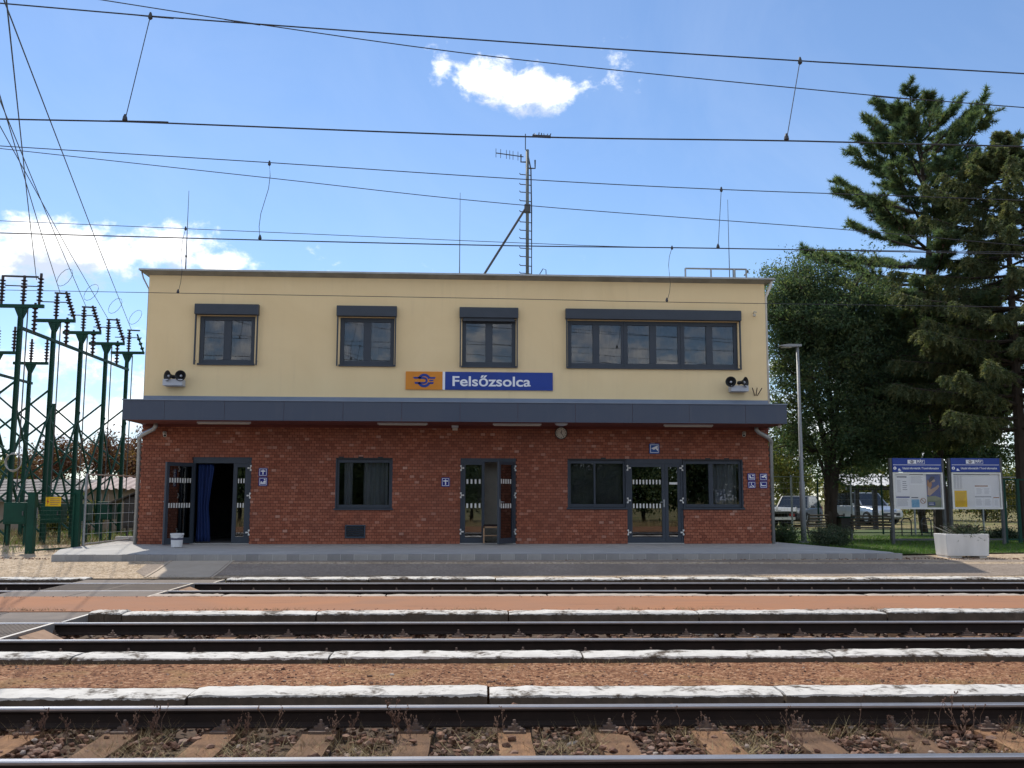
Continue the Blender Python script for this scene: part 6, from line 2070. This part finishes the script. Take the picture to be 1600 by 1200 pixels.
# vehicles ----------------------------------------------------------------------------------
def car(cx, cy, rz, L, Wd, H, m, label, suv=False):
    """car lofted from cross-sections along its length; nose towards local -y"""
    t = thing('parked_car', (cx, cy, 0.27), label, 'car', None, rz)
    def put(o): o.parent = t; return o
    hb, hg = (0.95, H) if suv else (0.86, H)
    st = [(-0.50, 0.38, 0.62, 0.80), (-0.47, 0.26, 0.76, 0.90), (-0.30, 0.22, hb - 0.04, 0.98), (-0.20, 0.20, hb, 1.0), (0.0, 0.20, hb + 0.02, 1.0), (0.30, 0.20, hb + 0.03, 1.0), (0.45, 0.24, hb, 0.97), (0.49, 0.32, hb - 0.05, 0.90), (0.50, 0.42, hb - 0.2, 0.84)]
    b = MB()
    ring_n = 10
    for (u, zl, zh, ws) in st:
        w = Wd / 2 * ws
        y = u * L
        b.v += [(-w * 0.92, y, zl), (-w, y, zl + 0.12), (-w, y, (zl + zh) / 2 + 0.08), (-w * 0.96, y, zh - 0.05), (-w * 0.86, y, zh), (w * 0.86, y, zh), (w * 0.96, y, zh - 0.05), (w, y, (zl + zh) / 2 + 0.08), (w, y, zl + 0.12), (w * 0.92, y, zl)]
    for i in range(len(st) - 1):
        for k in range(ring_n):
            k2 = (k + 1) % ring_n
            b.f.append((i * ring_n + k, i * ring_n + k2, (i + 1) * ring_n + k2, (i + 1) * ring_n + k))
    b.f.append(tuple(range(ring_n)))
    e = (len(st) - 1) * ring_n
    b.f.append(tuple(e + k for k in range(ring_n - 1, -1, -1)))
    put(b.build('body', m, smooth=False, bevel=0.03))
    gb = MB()
    gl = [(-0.20, hb - 0.02, hb - 0.01), (-0.06, hb, hg - 0.05), (0.05, hb, hg), (0.34, hb, hg - 0.02), (0.47 if suv else 0.44, hb - 0.01, hb + 0.02)]
    for (u, zl, zh) in gl:
        w0, w1 = Wd / 2 * 0.90, Wd / 2 * (0.90 - 0.16 * (zh - zl) / max(0.01, hg - hb))
        gb.v += [(-w0, u * L, zl), (-w1, u * L, zh), (w1, u * L, zh), (w0, u * L, zl)]
    for i in range(len(gl) - 1):
        for k in range(3): gb.f.append((4 * i + k, 4 * i + k + 1, 4 * i + 5 + k, 4 * i + 4 + k))
    put(gb.build('window', 'car_glass'))
    rb = MB()
    for i in (1, 2, 3):
        u, zl, zh = gl[i]
        w1 = Wd / 2 * 0.75
        rb.v += [(-w1, u * L, zh + 0.006), (w1, u * L, zh + 0.006), (-w1, u * L, zh - 0.02), (w1, u * L, zh - 0.02)]
    rb.f = [(0, 1, 5, 4), (4, 5, 9, 8), (2, 6, 7, 3), (6, 10, 11, 7), (0, 4, 6, 2), (1, 3, 7, 5)]
    put(rb.build('roof', m))
    for s in (-1, 1):
        for (u0, u1) in ((-0.20, -0.06), (0.34, gl[-1][0])):
            za = hb if u0 < 0 else hg - 0.03
            zb2 = hg - 0.05 if u0 < 0 else hb
            put(MB().bar((s * Wd / 2 * (0.89 if u0 < 0 else 0.75), u0 * L, za), (s * Wd / 2 * (0.75 if u0 < 0 else 0.89), u1 * L, zb2), 0.06).build('pillar', m))
        for u in (-0.31, 0.30):
            wl_ = put(MB().lathe((s * (Wd / 2 - 0.2), u * L, 0.33), [(0.33, 0), (0.34, 0.05), (0.34, 0.17), (0.31, 0.205), (0.2, 0.206)], 20, Vector((s, 0, 0))).build('wheel', 'tyre'))
            hc = MB().lathe((s * (Wd / 2 - 0.2), u * L, 0.33), [(0.20, 0.2), (0.2, 0.212), (0.05, 0.215)], 14, Vector((s, 0, 0))).build('rim', 'galvanised')
            hc.parent = wl_
        put(MB().box(s * Wd * 0.30 - 0.14, s * Wd * 0.30 + 0.14, -0.497 * L, -0.47 * L, 0.62, 0.74).build('headlight', 'white_plastic', bevel=0.02))
        put(MB().box(s * Wd * 0.40 - 0.09, s * Wd * 0.40 + 0.09, 0.478 * L, 0.503 * L, 0.62, 0.92).build('tail_light', 'lamp_red', bevel=0.02))
        put(MB().box(s * (Wd / 2 + 0.09) - 0.09, s * (Wd / 2 + 0.09) + 0.09, -0.14 * L, -0.10 * L, hb, hb + 0.13).build('mirror', m, bevel=0.02))
    put(MB().box(-0.55, 0.55, -0.508 * L, -0.47 * L, 0.44, 0.58).build('grille', 'black'))
    put(MB().box(-0.26, 0.26, -0.515 * L, -0.505 * L, 0.40, 0.50).build('number_plate', 'white_plastic'))
    return t
q = at(1371, 836, 50.0)
car(q.x, 51.5, R(14), 4.3, 1.85, 1.66, 'car_silver', 'silver grey car seen head on between the bench and the left information board', True)
q = at(1263, 830, 46.0)
car(q.x, 47.5, R(-35), 4.0, 1.72, 1.46, 'car_dark', 'dark grey car partly hidden behind the lamp post')
# white drop-side truck body
q0, q1 = at(1200, 815, 44.0), at(1246, 815, 44.0)
tr_ = thing('parked_truck', ((q0.x + q1.x) / 2, 44.0, 0.27), 'white drop side truck parked right beside the station corner', 'truck')
zb0, zb1 = 1.0, at(1225, 793, 44.0).z
x0_, x1_ = q0.x - 0.6, q1.x
for k in range(4):
    z = zb0 + (zb1 - zb0) * k / 4
    MB().box(x0_, x1_, 44.0, 44.05, z + 0.012, z + (zb1 - zb0) / 4 - 0.012).build('side_board', 'car_white', tr_)
for xx in (x0_ + 0.02, (x0_ + x1_) / 2, x1_ - 0.08):
    MB().box(xx, xx + 0.06, 43.96, 43.998, zb0, zb1 + 0.03).build('stake', 'car_white', tr_)
MB().box(x0_, x1_, 44.06, 48.2, zb0 - 0.1, zb0).build('bed', 'dark_steel', tr_)
for xx in (x0_, x1_ - 0.05):
    MB().box(xx, xx + 0.05, 44.06, 48.2, zb0, zb1).build('side_board', 'car_white', tr_)
MB().box(x0_ + 0.05, x1_ - 0.05, 48.3, 50.0, 0.75, 2.25).build('cab', 'car_white', tr_, bevel=0.12)
MB().box(x0_ + 0.1, x1_ - 0.1, 48.28, 48.296, 1.5, 2.1).build('rear_window', 'car_glass', tr_)
for xx in (x0_ + 0.25, x1_ - 0.25):
    for yy in (45.2, 49.2):
        MB().lathe((xx - 0.12, yy, 0.62), [(0.36, 0), (0.37, 0.04), (0.37, 0.2), (0.34, 0.24)], 18, Vector((1, 0, 0))).build('wheel', 'tyre', tr_)
    MB().box(xx - 0.12, xx + 0.12, 43.97, 43.995, 0.78, 0.90).build('tail_light', 'lamp_red', tr_)
MB().box(x0_ + 0.1, x1_ - 0.1, 43.98, 44.03, 0.62, 0.74).build('bumper', 'car_white', tr_)
# ------------------------------------------------------------------ vegetation
def unit(v): return v / np.maximum(np.linalg.norm(v, axis=-1, keepdims=True), 1e-9)
def leaves(C, size, aspect=0.45, up=0.3):
    """leaf rhombs (two triangles each) around centres C"""
    C = np.asarray(C, dtype=np.float64)
    n = len(C)
    d = unit(NR.normal(size=(n, 3)) + np.array([0, 0, -up]))
    s = unit(np.cross(d, NR.normal(size=(n, 3))))
    L = size * NR.uniform(0.6, 1.25, (n, 1))
    w = L * aspect
    nrm_ = np.cross(d, s)
    a, t = C, C + d * L
    m = C + d * L * 0.45 + nrm_ * L * 0.06
    return np.concatenate([np.stack([a, m + s * w * 0.5, t], 1), np.stack([a, t, m - s * w * 0.5], 1)])
def rnd_pairs(n, base=None):
    r = NR.random(n) if base is None else np.clip(base + NR.normal(0, 0.18, n), 0, 1)
    return np.concatenate([r, r])
def broadleaf(label, base, stems, env, nclump, nleaf, size, m, name='tree', group=None, clump_r=0.42, aspect=0.5, bark='bark', cat='tree', shell=0.55, limbs=60, boughs=0):
    """stems: list of top points; env: list of ellipsoids (centre, radii) the crown fills"""
    t = thing(name, base, label, cat, group)
    tb = MB()
    base = Vector(base)
    tops = []
    for (p, r0) in stems:
        p = Vector(p)
        n = 6
        pts = []
        for i in range(n + 1):
            u = i / n
            q = base.lerp(p, u) + Vector(((p.x - base.x) * 0.25 * math.sin(u * 3.14) * -1, 0, 0)) + Vector((rng.gauss(0, 0.05), rng.gauss(0, 0.05), 0)) * (1 if 0 < i else 0)
            pts.append(q)
        tb.tube(pts, [r0 * (1 - 0.7 * i / n) for i in range(n + 1)], 8)
        tops += pts[2:]
    cl = []
    if boughs:
        vol = np.array([e[1][0] * e[1][1] * e[1][2] for e in env])
        pick = NR.choice(len(env), boughs, p=vol ** 0.6 / (vol ** 0.6).sum())
        for k in pick:
            c, r = env[k]
            d = unit(NR.normal(size=3))
            e = Vector(np.array(c) + d * np.array(r) * NR.uniform(0.55, 1.12))
            cand = [q for q in tops if q.z < e.z + 0.2] or tops
            s = min(cand, key=lambda q: (q - e).length + 0.25 * NR.random())
            L = (e - s).length
            mid = s.lerp(e, 0.55) + Vector((NR.normal(0, 0.1), NR.normal(0, 0.1), 0.12 * L))
            tb.tube([s, mid, e], [0.016 + 0.014 * L, 0.012 + 0.008 * L, 0.006], 5)
            nn = int(5 + 5 * L)
            for j in range(nn):
                u = 1 - 0.8 * NR.random() ** 1.3
                p = s * (1 - u) ** 2 + mid * 2 * u * (1 - u) + e * u * u
                sp_r = 0.10 + 0.30 * (1 - u) * min(1, L) + 0.12
                q = p + Vector(NR.normal(0, 1, 3)) * sp_r
                tb.tube([p, q], [0.006, 0.003], 3)
                cl.append(np.array(q))
        nclump, limbs = 0, 0
    vol = np.array([e[1][0] * e[1][1] * e[1][2] for e in env])
    pick = NR.choice(len(env), nclump, p=vol ** 0.7 / (vol ** 0.7).sum())
    for k in pick:
        c, r = env[k]
        d = unit(NR.normal(size=3))
        rad = shell + (1 - shell) * NR.random() if NR.random() < 0.75 else NR.random()
        wob = 0.82 + 0.28 * math.sin(d[0] * 5 + k) * math.cos(d[2] * 6 + d[1] * 4)
        cl.append(np.array(c) + d * np.array(r) * rad * wob)
    cl = np.array(cl)
    if boughs: nclump = len(cl)
    for i in NR.choice(len(cl), min(limbs, len(cl)), replace=False):
        p = Vector(cl[i])
        cand = [q for q in tops if q.z < p.z + 0.3] or tops
        s = min(cand, key=lambda q: (q - p).length)
        mid = s.lerp(p, 0.5) + Vector((rng.gauss(0, 0.12), rng.gauss(0, 0.12), 0.10))
        L = (p - s).length
        tb.tube([s, mid, p], [0.018 + 0.016 * L, 0.014 + 0.007 * L, 0.006], 5)
    tb.build('trunk', bark, t, smooth=True)
    per = nleaf // nclump
    rr = clump_r * NR.uniform(0.6, 1.4, (len(cl), 1, 1))
    P = cl[:, None, :] + NR.normal(size=(len(cl), per, 3)) * rr * np.array([1, 1, 0.6])
    base_r = NR.random(len(cl)).repeat(per)
    T = leaves(P.reshape(-1, 3), size, aspect)
    soup('crown', T, m, t, rnd_pairs(len(P.reshape(-1, 3)), base_r))
    return t

def conifer_branches(base, H, prof, zs, nper, rise, droop):
    """main branch polylines of a conifer"""
    out = []
    for z in zs:
        f = z / H
        L0 = np.interp(f, [p[0] for p in prof], [p[1] for p in prof])
        a0 = NR.random() * 6.28
        k = max(3, int(NR.normal(nper, 0.8)))
        for i in range(k):
            a = a0 + 6.2832 * i / k + NR.normal(0, 0.25)
            L = L0 * NR.uniform(0.62, 1.12)
            up = rise(f) + NR.normal(0, 0.08)
            pts = []
            for j in range(7):
                u = j / 6
                zz = z + L * (up * u + droop(f) * u * u) + NR.normal(0, 0.015)
                pts.append(np.array([base[0] + math.cos(a) * L * u + NR.normal(0, 0.03) * u, base[1] + math.sin(a) * L * u, base[2] + zz]))
            out.append((pts, L, f, a))
    return out
def needles_tuft(C, D, n, L, w, spread):
    """bunches of long needles at C pointing along D"""
    C, D = np.asarray(C), unit(np.asarray(D))
    k = len(C)
    d = unit(D[:, None, :] + NR.normal(size=(k, n, 3)) * spread)
    l = L * NR.uniform(0.7, 1.15, (k, n, 1))
    s = unit(np.cross(d, NR.normal(size=(k, n, 3))))
    a = C[:, None, :] + NR.normal(size=(k, n, 3)) * 0.015
    return np.stack([a - s * w / 2, a + s * w / 2, a + d * l], 2).reshape(-1, 3, 3)

# tall pine ---------------------------------------------------------------------------------
YPN = 32.0
pb_ = at(1480, 835, YPN)
ptop = at(1430, 172, YPN)
PX_ = (pb_.x + ptop.x) / 2
H = ptop.z - 0.25
pn = thing('pine_tree', (PX_, YPN, 0.25), 'tall pine with layered tufted branches, the highest tree', 'tree')
tb = MB()
tb.tube([(PX_ + 0.05 * math.sin(i * 1.3), YPN, 0.1 + (H - 0.4) * i / 9) for i in range(10)], [0.26 * (1 - i / 9) ** 0.8 + 0.02 for i in range(10)], 10)
zs = np.concatenate([np.arange(0.28 * H, 0.72 * H, 0.58), np.arange(0.72 * H, 0.965 * H, 0.44)])
prof = [(0.25, 3.2), (0.40, 4.7), (0.55, 4.5), (0.66, 3.7), (0.72, 3.0), (0.80, 2.3), (0.87, 1.8), (0.93, 1.4), (1.0, 0.6)]
brs = conifer_branches((PX_, YPN, 0.25), H, prof, zs, 6.2, lambda f: 0.04 + max(0, f - 0.62) * 2.6, lambda f: 0.12 + 0.16 * f)
TC, TD = [], []
for pts, L, f, a in brs:
    if NR.random() < 0.14: continue
    tb.tube(pts, [0.018 + 0.014 * L * (1 - j / 6) for j in range(7)], 5)
    for j in range(int(10 + 11 * L)):
        u = NR.uniform(0.30, 1.0) ** 0.8
        k = min(int(u * 6), 5)
        p = pts[k] + (pts[k + 1] - pts[k]) * (u * 6 - k)
        sa = a + NR.choice([-1, 1]) * NR.uniform(0.3, 1.2)
        tl = NR.uniform(0.25, 0.85) * (1.15 - 0.6 * u) * min(1.0, 0.5 + 0.2 * L)
        d = np.array([math.cos(sa), math.sin(sa), NR.uniform(0.05, 0.55) + max(0, f - 0.8) * 2])
        e = p + d * tl
        tb.tube([p, e], [0.012, 0.006], 3)
        for v in np.linspace(0.35, 1.0, 4):
            TC.append(p + d * tl * v)
            TD.append(d + np.array([0, 0, 0.35]))
    TC.append(pts[-1]); TD.append(pts[-1] - pts[-2] + np.array([0, 0, 0.2]))
# upswept leaders at the top
for k in range(16):
    a = NR.random() * 6.28
    r_ = NR.uniform(0.1, 1.0)
    z = H * NR.uniform(0.90, 0.985)
    p = np.array([PX_, YPN, 0.25 + z - 0.5])
    e = p + np.array([math.cos(a) * r_, math.sin(a) * r_, NR.uniform(0.4, 0.75)])
    tb.tube([p, e], [0.02, 0.008], 4)
    for v in np.linspace(0.4, 1, 5):
        TC.append(p + (e - p) * v + NR.normal(0, 0.05, 3)); TD.append(e - p + np.array([0, 0, 0.3]))
tb.build('trunk', 'bark', pn)
T = needles_tuft(TC, TD, 22, 0.21, 0.026, 0.95)
soup('crown', T, 'pine_needle', pn, np.clip(NR.random(len(TC)).repeat(22) * 0.85 + NR.normal(0, 0.1, len(T)), 0, 1))
# hanging brown cones
cn_ = MB()
for i in NR.choice(len(TC), 110, replace=False):
    c = TC[i]
    if c[2] < 0.5 * H: continue
    cn_.lathe(Vector(c) + Vector((0, 0, -0.16)), [(0.01, 0), (0.024, 0.04), (0.022, 0.10), (0.008, 0.15)], 5)
stuff(cn_.build('cones', 'bolt_rust', pn))

# big spruce at the right edge ---------------------------------------------------------------
YSP = 28.5
sb_ = at(1602, 835, YSP)
stp = at(1566, 205, YSP)
SX = (sb_.x + stp.x) / 2
HS = stp.z - 0.25
spn = thing('spruce_tree', (SX, YSP, 0.25), 'dense dark spruce with drooping twigs at the right edge', 'tree')
tb = MB()
tb.tube([(SX, YSP, 0.1 + HS * i / 8) for i in range(9)], [0.22 * (1 - i / 8) + 0.012 for i in range(9)], 8)
prof = [(0.12, 4.3), (0.4, 4.2), (0.6, 3.6), (0.8, 2.6), (0.88, 1.6), (0.94, 0.6), (1.0, 0.15)]
zs = np.concatenate([np.arange(0.27 * HS, 0.9 * HS, 0.34), np.arange(0.9 * HS, HS - 0.1, 0.28)])
brs = conifer_branches((SX, YSP, 0.25), HS, prof, zs, 6.2, lambda f: -0.10 + 0.5 * max(0, f - 0.55), lambda f: 0.02 + 0.22 * f)
QC, QD, QN = [], [], []
for pts, L, f, a in brs:
    tb.tube(pts, [0.014 + 0.010 * L * (1 - j / 6) for j in range(7)], 4)
    for j in range(int(10 + 24 * L)):
        u = NR.uniform(0.12, 1.0) ** 0.75
        k = min(int(u * 6), 5)
        p = pts[k] + (pts[k + 1] - pts[k]) * (u * 6 - k)
        sa = a + NR.choice([-1, 1]) * NR.uniform(0.2, 1.1)
        tl = NR.uniform(0.18, 0.52) * (1.2 - 0.5 * u) * min(1, 0.45 + 0.25 * L)
        d = np.array([math.cos(sa) * 0.8, math.sin(sa) * 0.8, NR.uniform(-1.05, -0.10) * (1 if f < 0.85 else 0.2)])
        d /= np.linalg.norm(d)
        ns = 7
        for v in np.linspace(0.08, 1.0, ns):
            QC.append(p + d * tl * v + np.array([0, 0, -0.10 * v * v]))
            QD.append(d + np.array([0, 0, -0.3 * v]))
tb.build('trunk', 'bark', spn)
T = needles_tuft(QC, QD, 5, 0.11, 0.036, 0.6)
soup('crown', T, 'spruce_needle', spn, np.clip(NR.random(len(QC) // 7).repeat(35) * 0.8 + NR.normal(0.05, 0.12, len(T)), 0, 1))

# dark tree with several stems right of the station --------------------------------------------
YDT = 31.0
bp_ = at(1302, 832, YDT)
def dz(px, py, Y=YDT): return at(px, py, Y)
stems = [(dz(1268, 600), 0.17), (dz(1288, 560), 0.20), (dz(1312, 590), 0.16), (dz(1245, 640), 0.09), (dz(1345, 620), 0.10)]
def ell(px, py, rx, ry, Y=YDT, depth=1.8): 
    c = at(px, py, Y)
    s = Y / F_PX
    return ((c.x, c.y, c.z), (rx * s, depth, ry * s))
env = [ell(1255, 480, 68, 88), ell(1300, 560, 100, 110), ell(1240, 600, 55, 80), ell(1350, 640, 75, 80), ell(1225, 450, 36, 50), ell(1275, 425, 55, 34), ell(1385, 560, 48, 80, depth=1.2), ell(1400, 690, 60, 40), ell(1218, 655, 34, 55), ell(1375, 500, 50, 50, depth=1.2), ell(1330, 460, 60, 60), ell(1200, 500, 18, 60, depth=1.0), ell(1415, 640, 60, 70), ell(1320, 700, 70, 40)]
broadleaf('dark bushy evergreen with several leaning trunks, right beside the station', (bp_.x, YDT, 0.25), stems, env, 900, 150000, 0.115, 'dark_leaf', 'evergreen_tree', clump_r=0.18, aspect=0.4, boughs=270)
# darker tree mass behind, between the pine and the evergreen
YD2 = 36.0
b2 = at(1445, 832, YD2)
env = [ell(1400, 590, 95, 130, YD2), ell(1470, 600, 90, 140, YD2), ell(1545, 560, 70, 120, YD2), ell(1360, 680, 80, 55, YD2), ell(1540, 660, 90, 80, YD2)]
broadleaf('dark leafy tree filling the gap between the pine and the evergreen', (b2.x, YD2, 0.25), [(at(1400, 600, YD2), 0.15), (at(1460, 600, YD2), 0.17)], env, 420, 75000, 0.15, 'dark_leaf', 'leafy_tree', clump_r=0.24, boughs=210)
# sunlit trees further back
for k, (px, py, rx, ry, Y, lab) in enumerate(((1228, 728, 62, 82, 54, 'sunny yellow green tree showing between the station corner and the lamp post'), (1340, 760, 75, 50, 57, 'sunny yellow green tree behind the bench and the carport'),
                                              (1440, 770, 70, 45, 60, 'sunny yellow green tree behind the left information board'), (1535, 765, 80, 55, 56, 'sunny yellow green tree behind the right information board'), (1630, 760, 70, 60, 55, 'sunny yellow green tree cut by the right picture edge'))):
    e = ell(px, py, rx, ry, Y, 2.2)
    broadleaf(lab, (e[0][0], Y, 0.3), [(Vector(e[0]) + Vector((0.2, 0, 0.3)), 0.12), (Vector(e[0]) + Vector((-0.5, 0, 0.1)), 0.09)], [e], 150, 13000, 0.16, 'bright_leaf', 'leafy_tree', 'sunlit trees behind the car park', clump_r=0.34, limbs=40)
# reddish trees on the left
for k, (px, py, rx, ry, Y, lab) in enumerate(((95, 722, 48, 45, 50, 'loose reddish brown tree behind the middle of the gantry'), (160, 712, 48, 46, 49, 'reddish plum tree behind the corrugated shed'), (207, 722, 30, 50, 52, 'reddish tree next to the station corner'),
                                              (40, 735, 50, 36, 53, 'reddish tree behind the first gantry posts'), (-25, 735, 55, 45, 47, 'green yellow tree at the left picture edge'))):
    e = ell(px, py, rx, ry, Y, 1.8)
    broadleaf(lab, (e[0][0], Y, 0.3), [(Vector(e[0]) + Vector((0.3, 0, 0.8)), 0.09), (Vector(e[0]) + Vector((-0.6, 0, 0.6)), 0.07), (Vector(e[0]) + Vector((0.0, 0.3, 1.0)), 0.07)], [e], 120, 5200, 0.15, 'red_leaf' if k < 4 else 'bright_leaf', 'leafy_tree', clump_r=0.3, limbs=70, shell=0.3)
# shrubs
def shrub(label, px, py, rx, ry, Y, m, n, size, aspect, depth=0.5):
    e = ell(px, py, rx, ry, Y, depth)
    c = Vector(e[0])
    broadleaf(label, (c.x, Y, 0.25), [(c + Vector((dx, 0, 0.05)), 0.02) for dx in (-0.25, 0, 0.25)], [e], 70, n, size, m, 'shrub', None, 0.13, aspect, cat='shrub', shell=0.3, limbs=30)
shrub('grey green feathery bush on the lawn left of the bench', 1300, 838, 38, 20, 26.2, 'bush_leaf', 9000, 0.07, 0.25, 0.55)
shrub('low dark green shrub at the right corner of the station', 1225, 838, 20, 15, 28.0, 'dark_leaf', 4500, 0.07, 0.5)
shrub('small plant with thin leaves growing in the concrete planter', 1508, 830, 30, 9, 22.05, 'bush_leaf', 2200, 0.08, 0.16, 0.18)
shrub('low brownish shrub behind the planter', 1570, 838, 40, 13, 31.0, 'bush_leaf', 3500, 0.08, 0.4)
shrub('low yellow green shrub behind the wire fence', 140, 800, 22, 16, 36.0, 'bright_leaf', 3500, 0.10, 0.5)
shrub('low yellow green shrub behind the green gate', 85, 812, 28, 16, 34.5, 'bright_leaf', 3500, 0.10, 0.5)
# a few tall dry stems in the planter
ds = MB()
for k in range(14):
    x = (px0 + px1) / 2 + rng.gauss(0, 0.3)
    ds.tube([((px0 + px1) / 2 + (x - (px0 + px1) / 2) * 0.15, 22.05, z1p - 0.06), (x + rng.gauss(0, 0.05), 22.05 + rng.gauss(0, 0.03), z1p + 0.15), (x + rng.gauss(0, 0.14), 22.05, z1p + rng.uniform(0.15, 0.38))], [0.004, 0.003, 0.0015], 4)
tag(ds.build('dry_grass_plant', 'cream_plastic'), 'thin dry grass plant rising from the concrete planter', 'plant')

# grass and ground cover
def in_poly(x, y, poly):
    c = False
    j = len(poly) - 1
    for i in range(len(poly)):
        if ((poly[i][1] > y) != (poly[j][1] > y)) and (x < (poly[j][0] - poly[i][0]) * (y - poly[i][1]) / (poly[j][1] - poly[i][1]) + poly[i][0]): c = not c
        j = i
    return c
lawn = [(8.75, 27.0), (10.3, 22.5), (10.6, 22.55), (20, 24.3), (22, 40), (9, 40)]
lb_ = MB()
lb_.v = [(x, y, 0.262 + 0.003 * i) for i, (x, y) in enumerate(lawn)]
lb_.v = [(x, y, 0.292) for (x, y) in lawn]
lb_.f = [tuple(range(len(lawn)))]
mat('turf', (0.05, 0.10, 0.02), (0.10, 0.11, 0.035), 2.2, 0.95, 0.5, 40, detail=8)
struct(lb_.build('lawn', 'turf'))
P = []
while len(P) < 26000:
    x, y = NR.uniform(8.7, 20), 22.4 + 11 * NR.random() ** 1.6
    if in_poly(x, y, lawn): P.append((x, y, 0.285))
stuff(soup('grass', blades(P, 0.04, 0.13, 0.012, 0.7), 'grass'), 'short green grass of the lawn right of the station', 'grass')
P, P2 = [], []
for _ in range(15000):
    x, y = NR.uniform(-18, -9.7), NR.uniform(23.6, 40)
    (P if NR.random() < 0.35 + 0.3 * math.sin(x * 1.1 + y * 0.6) else P2).append((x, y, 0.20 + (y - 23) * 0.004))
stuff(soup('grass', blades(P, 0.05, 0.28, 0.016, 0.6), 'grass'), 'green weeds and grass below the gantry', 'grass')
stuff(soup('dry_grass', blades(P2, 0.05, 0.24, 0.016, 0.7), 'straw'), 'dry yellow grass below the gantry', 'grass')
# far woods that close the horizon
C = []
for _ in range(26000):
    x = NR.uniform(-110, 130)
    h = 3.4 + 1.3 * math.sin(x * 0.21) + 0.9 * math.sin(x * 0.63 + 1)
    C.append((x, 95 + NR.uniform(-4, 4), 0.3 + h * NR.random() ** 0.7))
stuff(soup('far_wood', leaves(np.array(C), 0.5, 0.8), 'bright_leaf', None, rnd_pairs(len(C))), 'far belt of low trees along the horizon', 'wood')
# trees across the line, seen mirrored in the doors and windows
mir = broadleaf('leafy tree standing behind the photographer, mirrored in the station windows', (-16, -21, -0.3), [((-16.3, -21, 5.2), 0.16), ((-15.4, -21, 5.6), 0.14)], [((-16, -21, 5.2), (3.2, 2.6, 3.4)), ((-15, -21, 3.0), (2.9, 2.4, 2.2)), ((-17, -21, 2.4), (2.6, 2.2, 1.9))], 220, 16000, 0.26, 'dark_leaf', 'leafy_tree', 'trees opposite the station', clump_r=0.5, limbs=60)
for k, (x, y, s) in enumerate(((-10, -23, 0.9), (-4.5, -21.5, 0.82), (1.2, -23.5, 0.95), (6.5, -22, 1.08), (12, -23, 1.0), (18, -21, 1.1), (24, -23, 1.0), (-23, -22, 1.05), (-13, -25, 0.9), (-7.3, -25, 0.95), (-1.6, -25.5, 0.85), (3.9, -25, 0.9), (9.2, -25.5, 0.95), (15, -25, 0.9), (-1.9, -20, 0.5), (3.6, -20, 0.55), (9.4, -20, 0.5))):
    c = copy_tree(mir)
    c.location = (x, y, -0.3)
    c.scale = (s * 1.0, s, s)
    c.rotation_euler = (0, 0, k * 1.3)
P = [(NR.uniform(-16, 18), NR.uniform(-16, -7), -0.25) for _ in range(9000)]
stuff(soup('dry_grass', blades(P, 0.2, 0.7, 0.03, 0.4), 'straw'), 'tall dry grass behind the near platform, mirrored in the doors', 'grass')
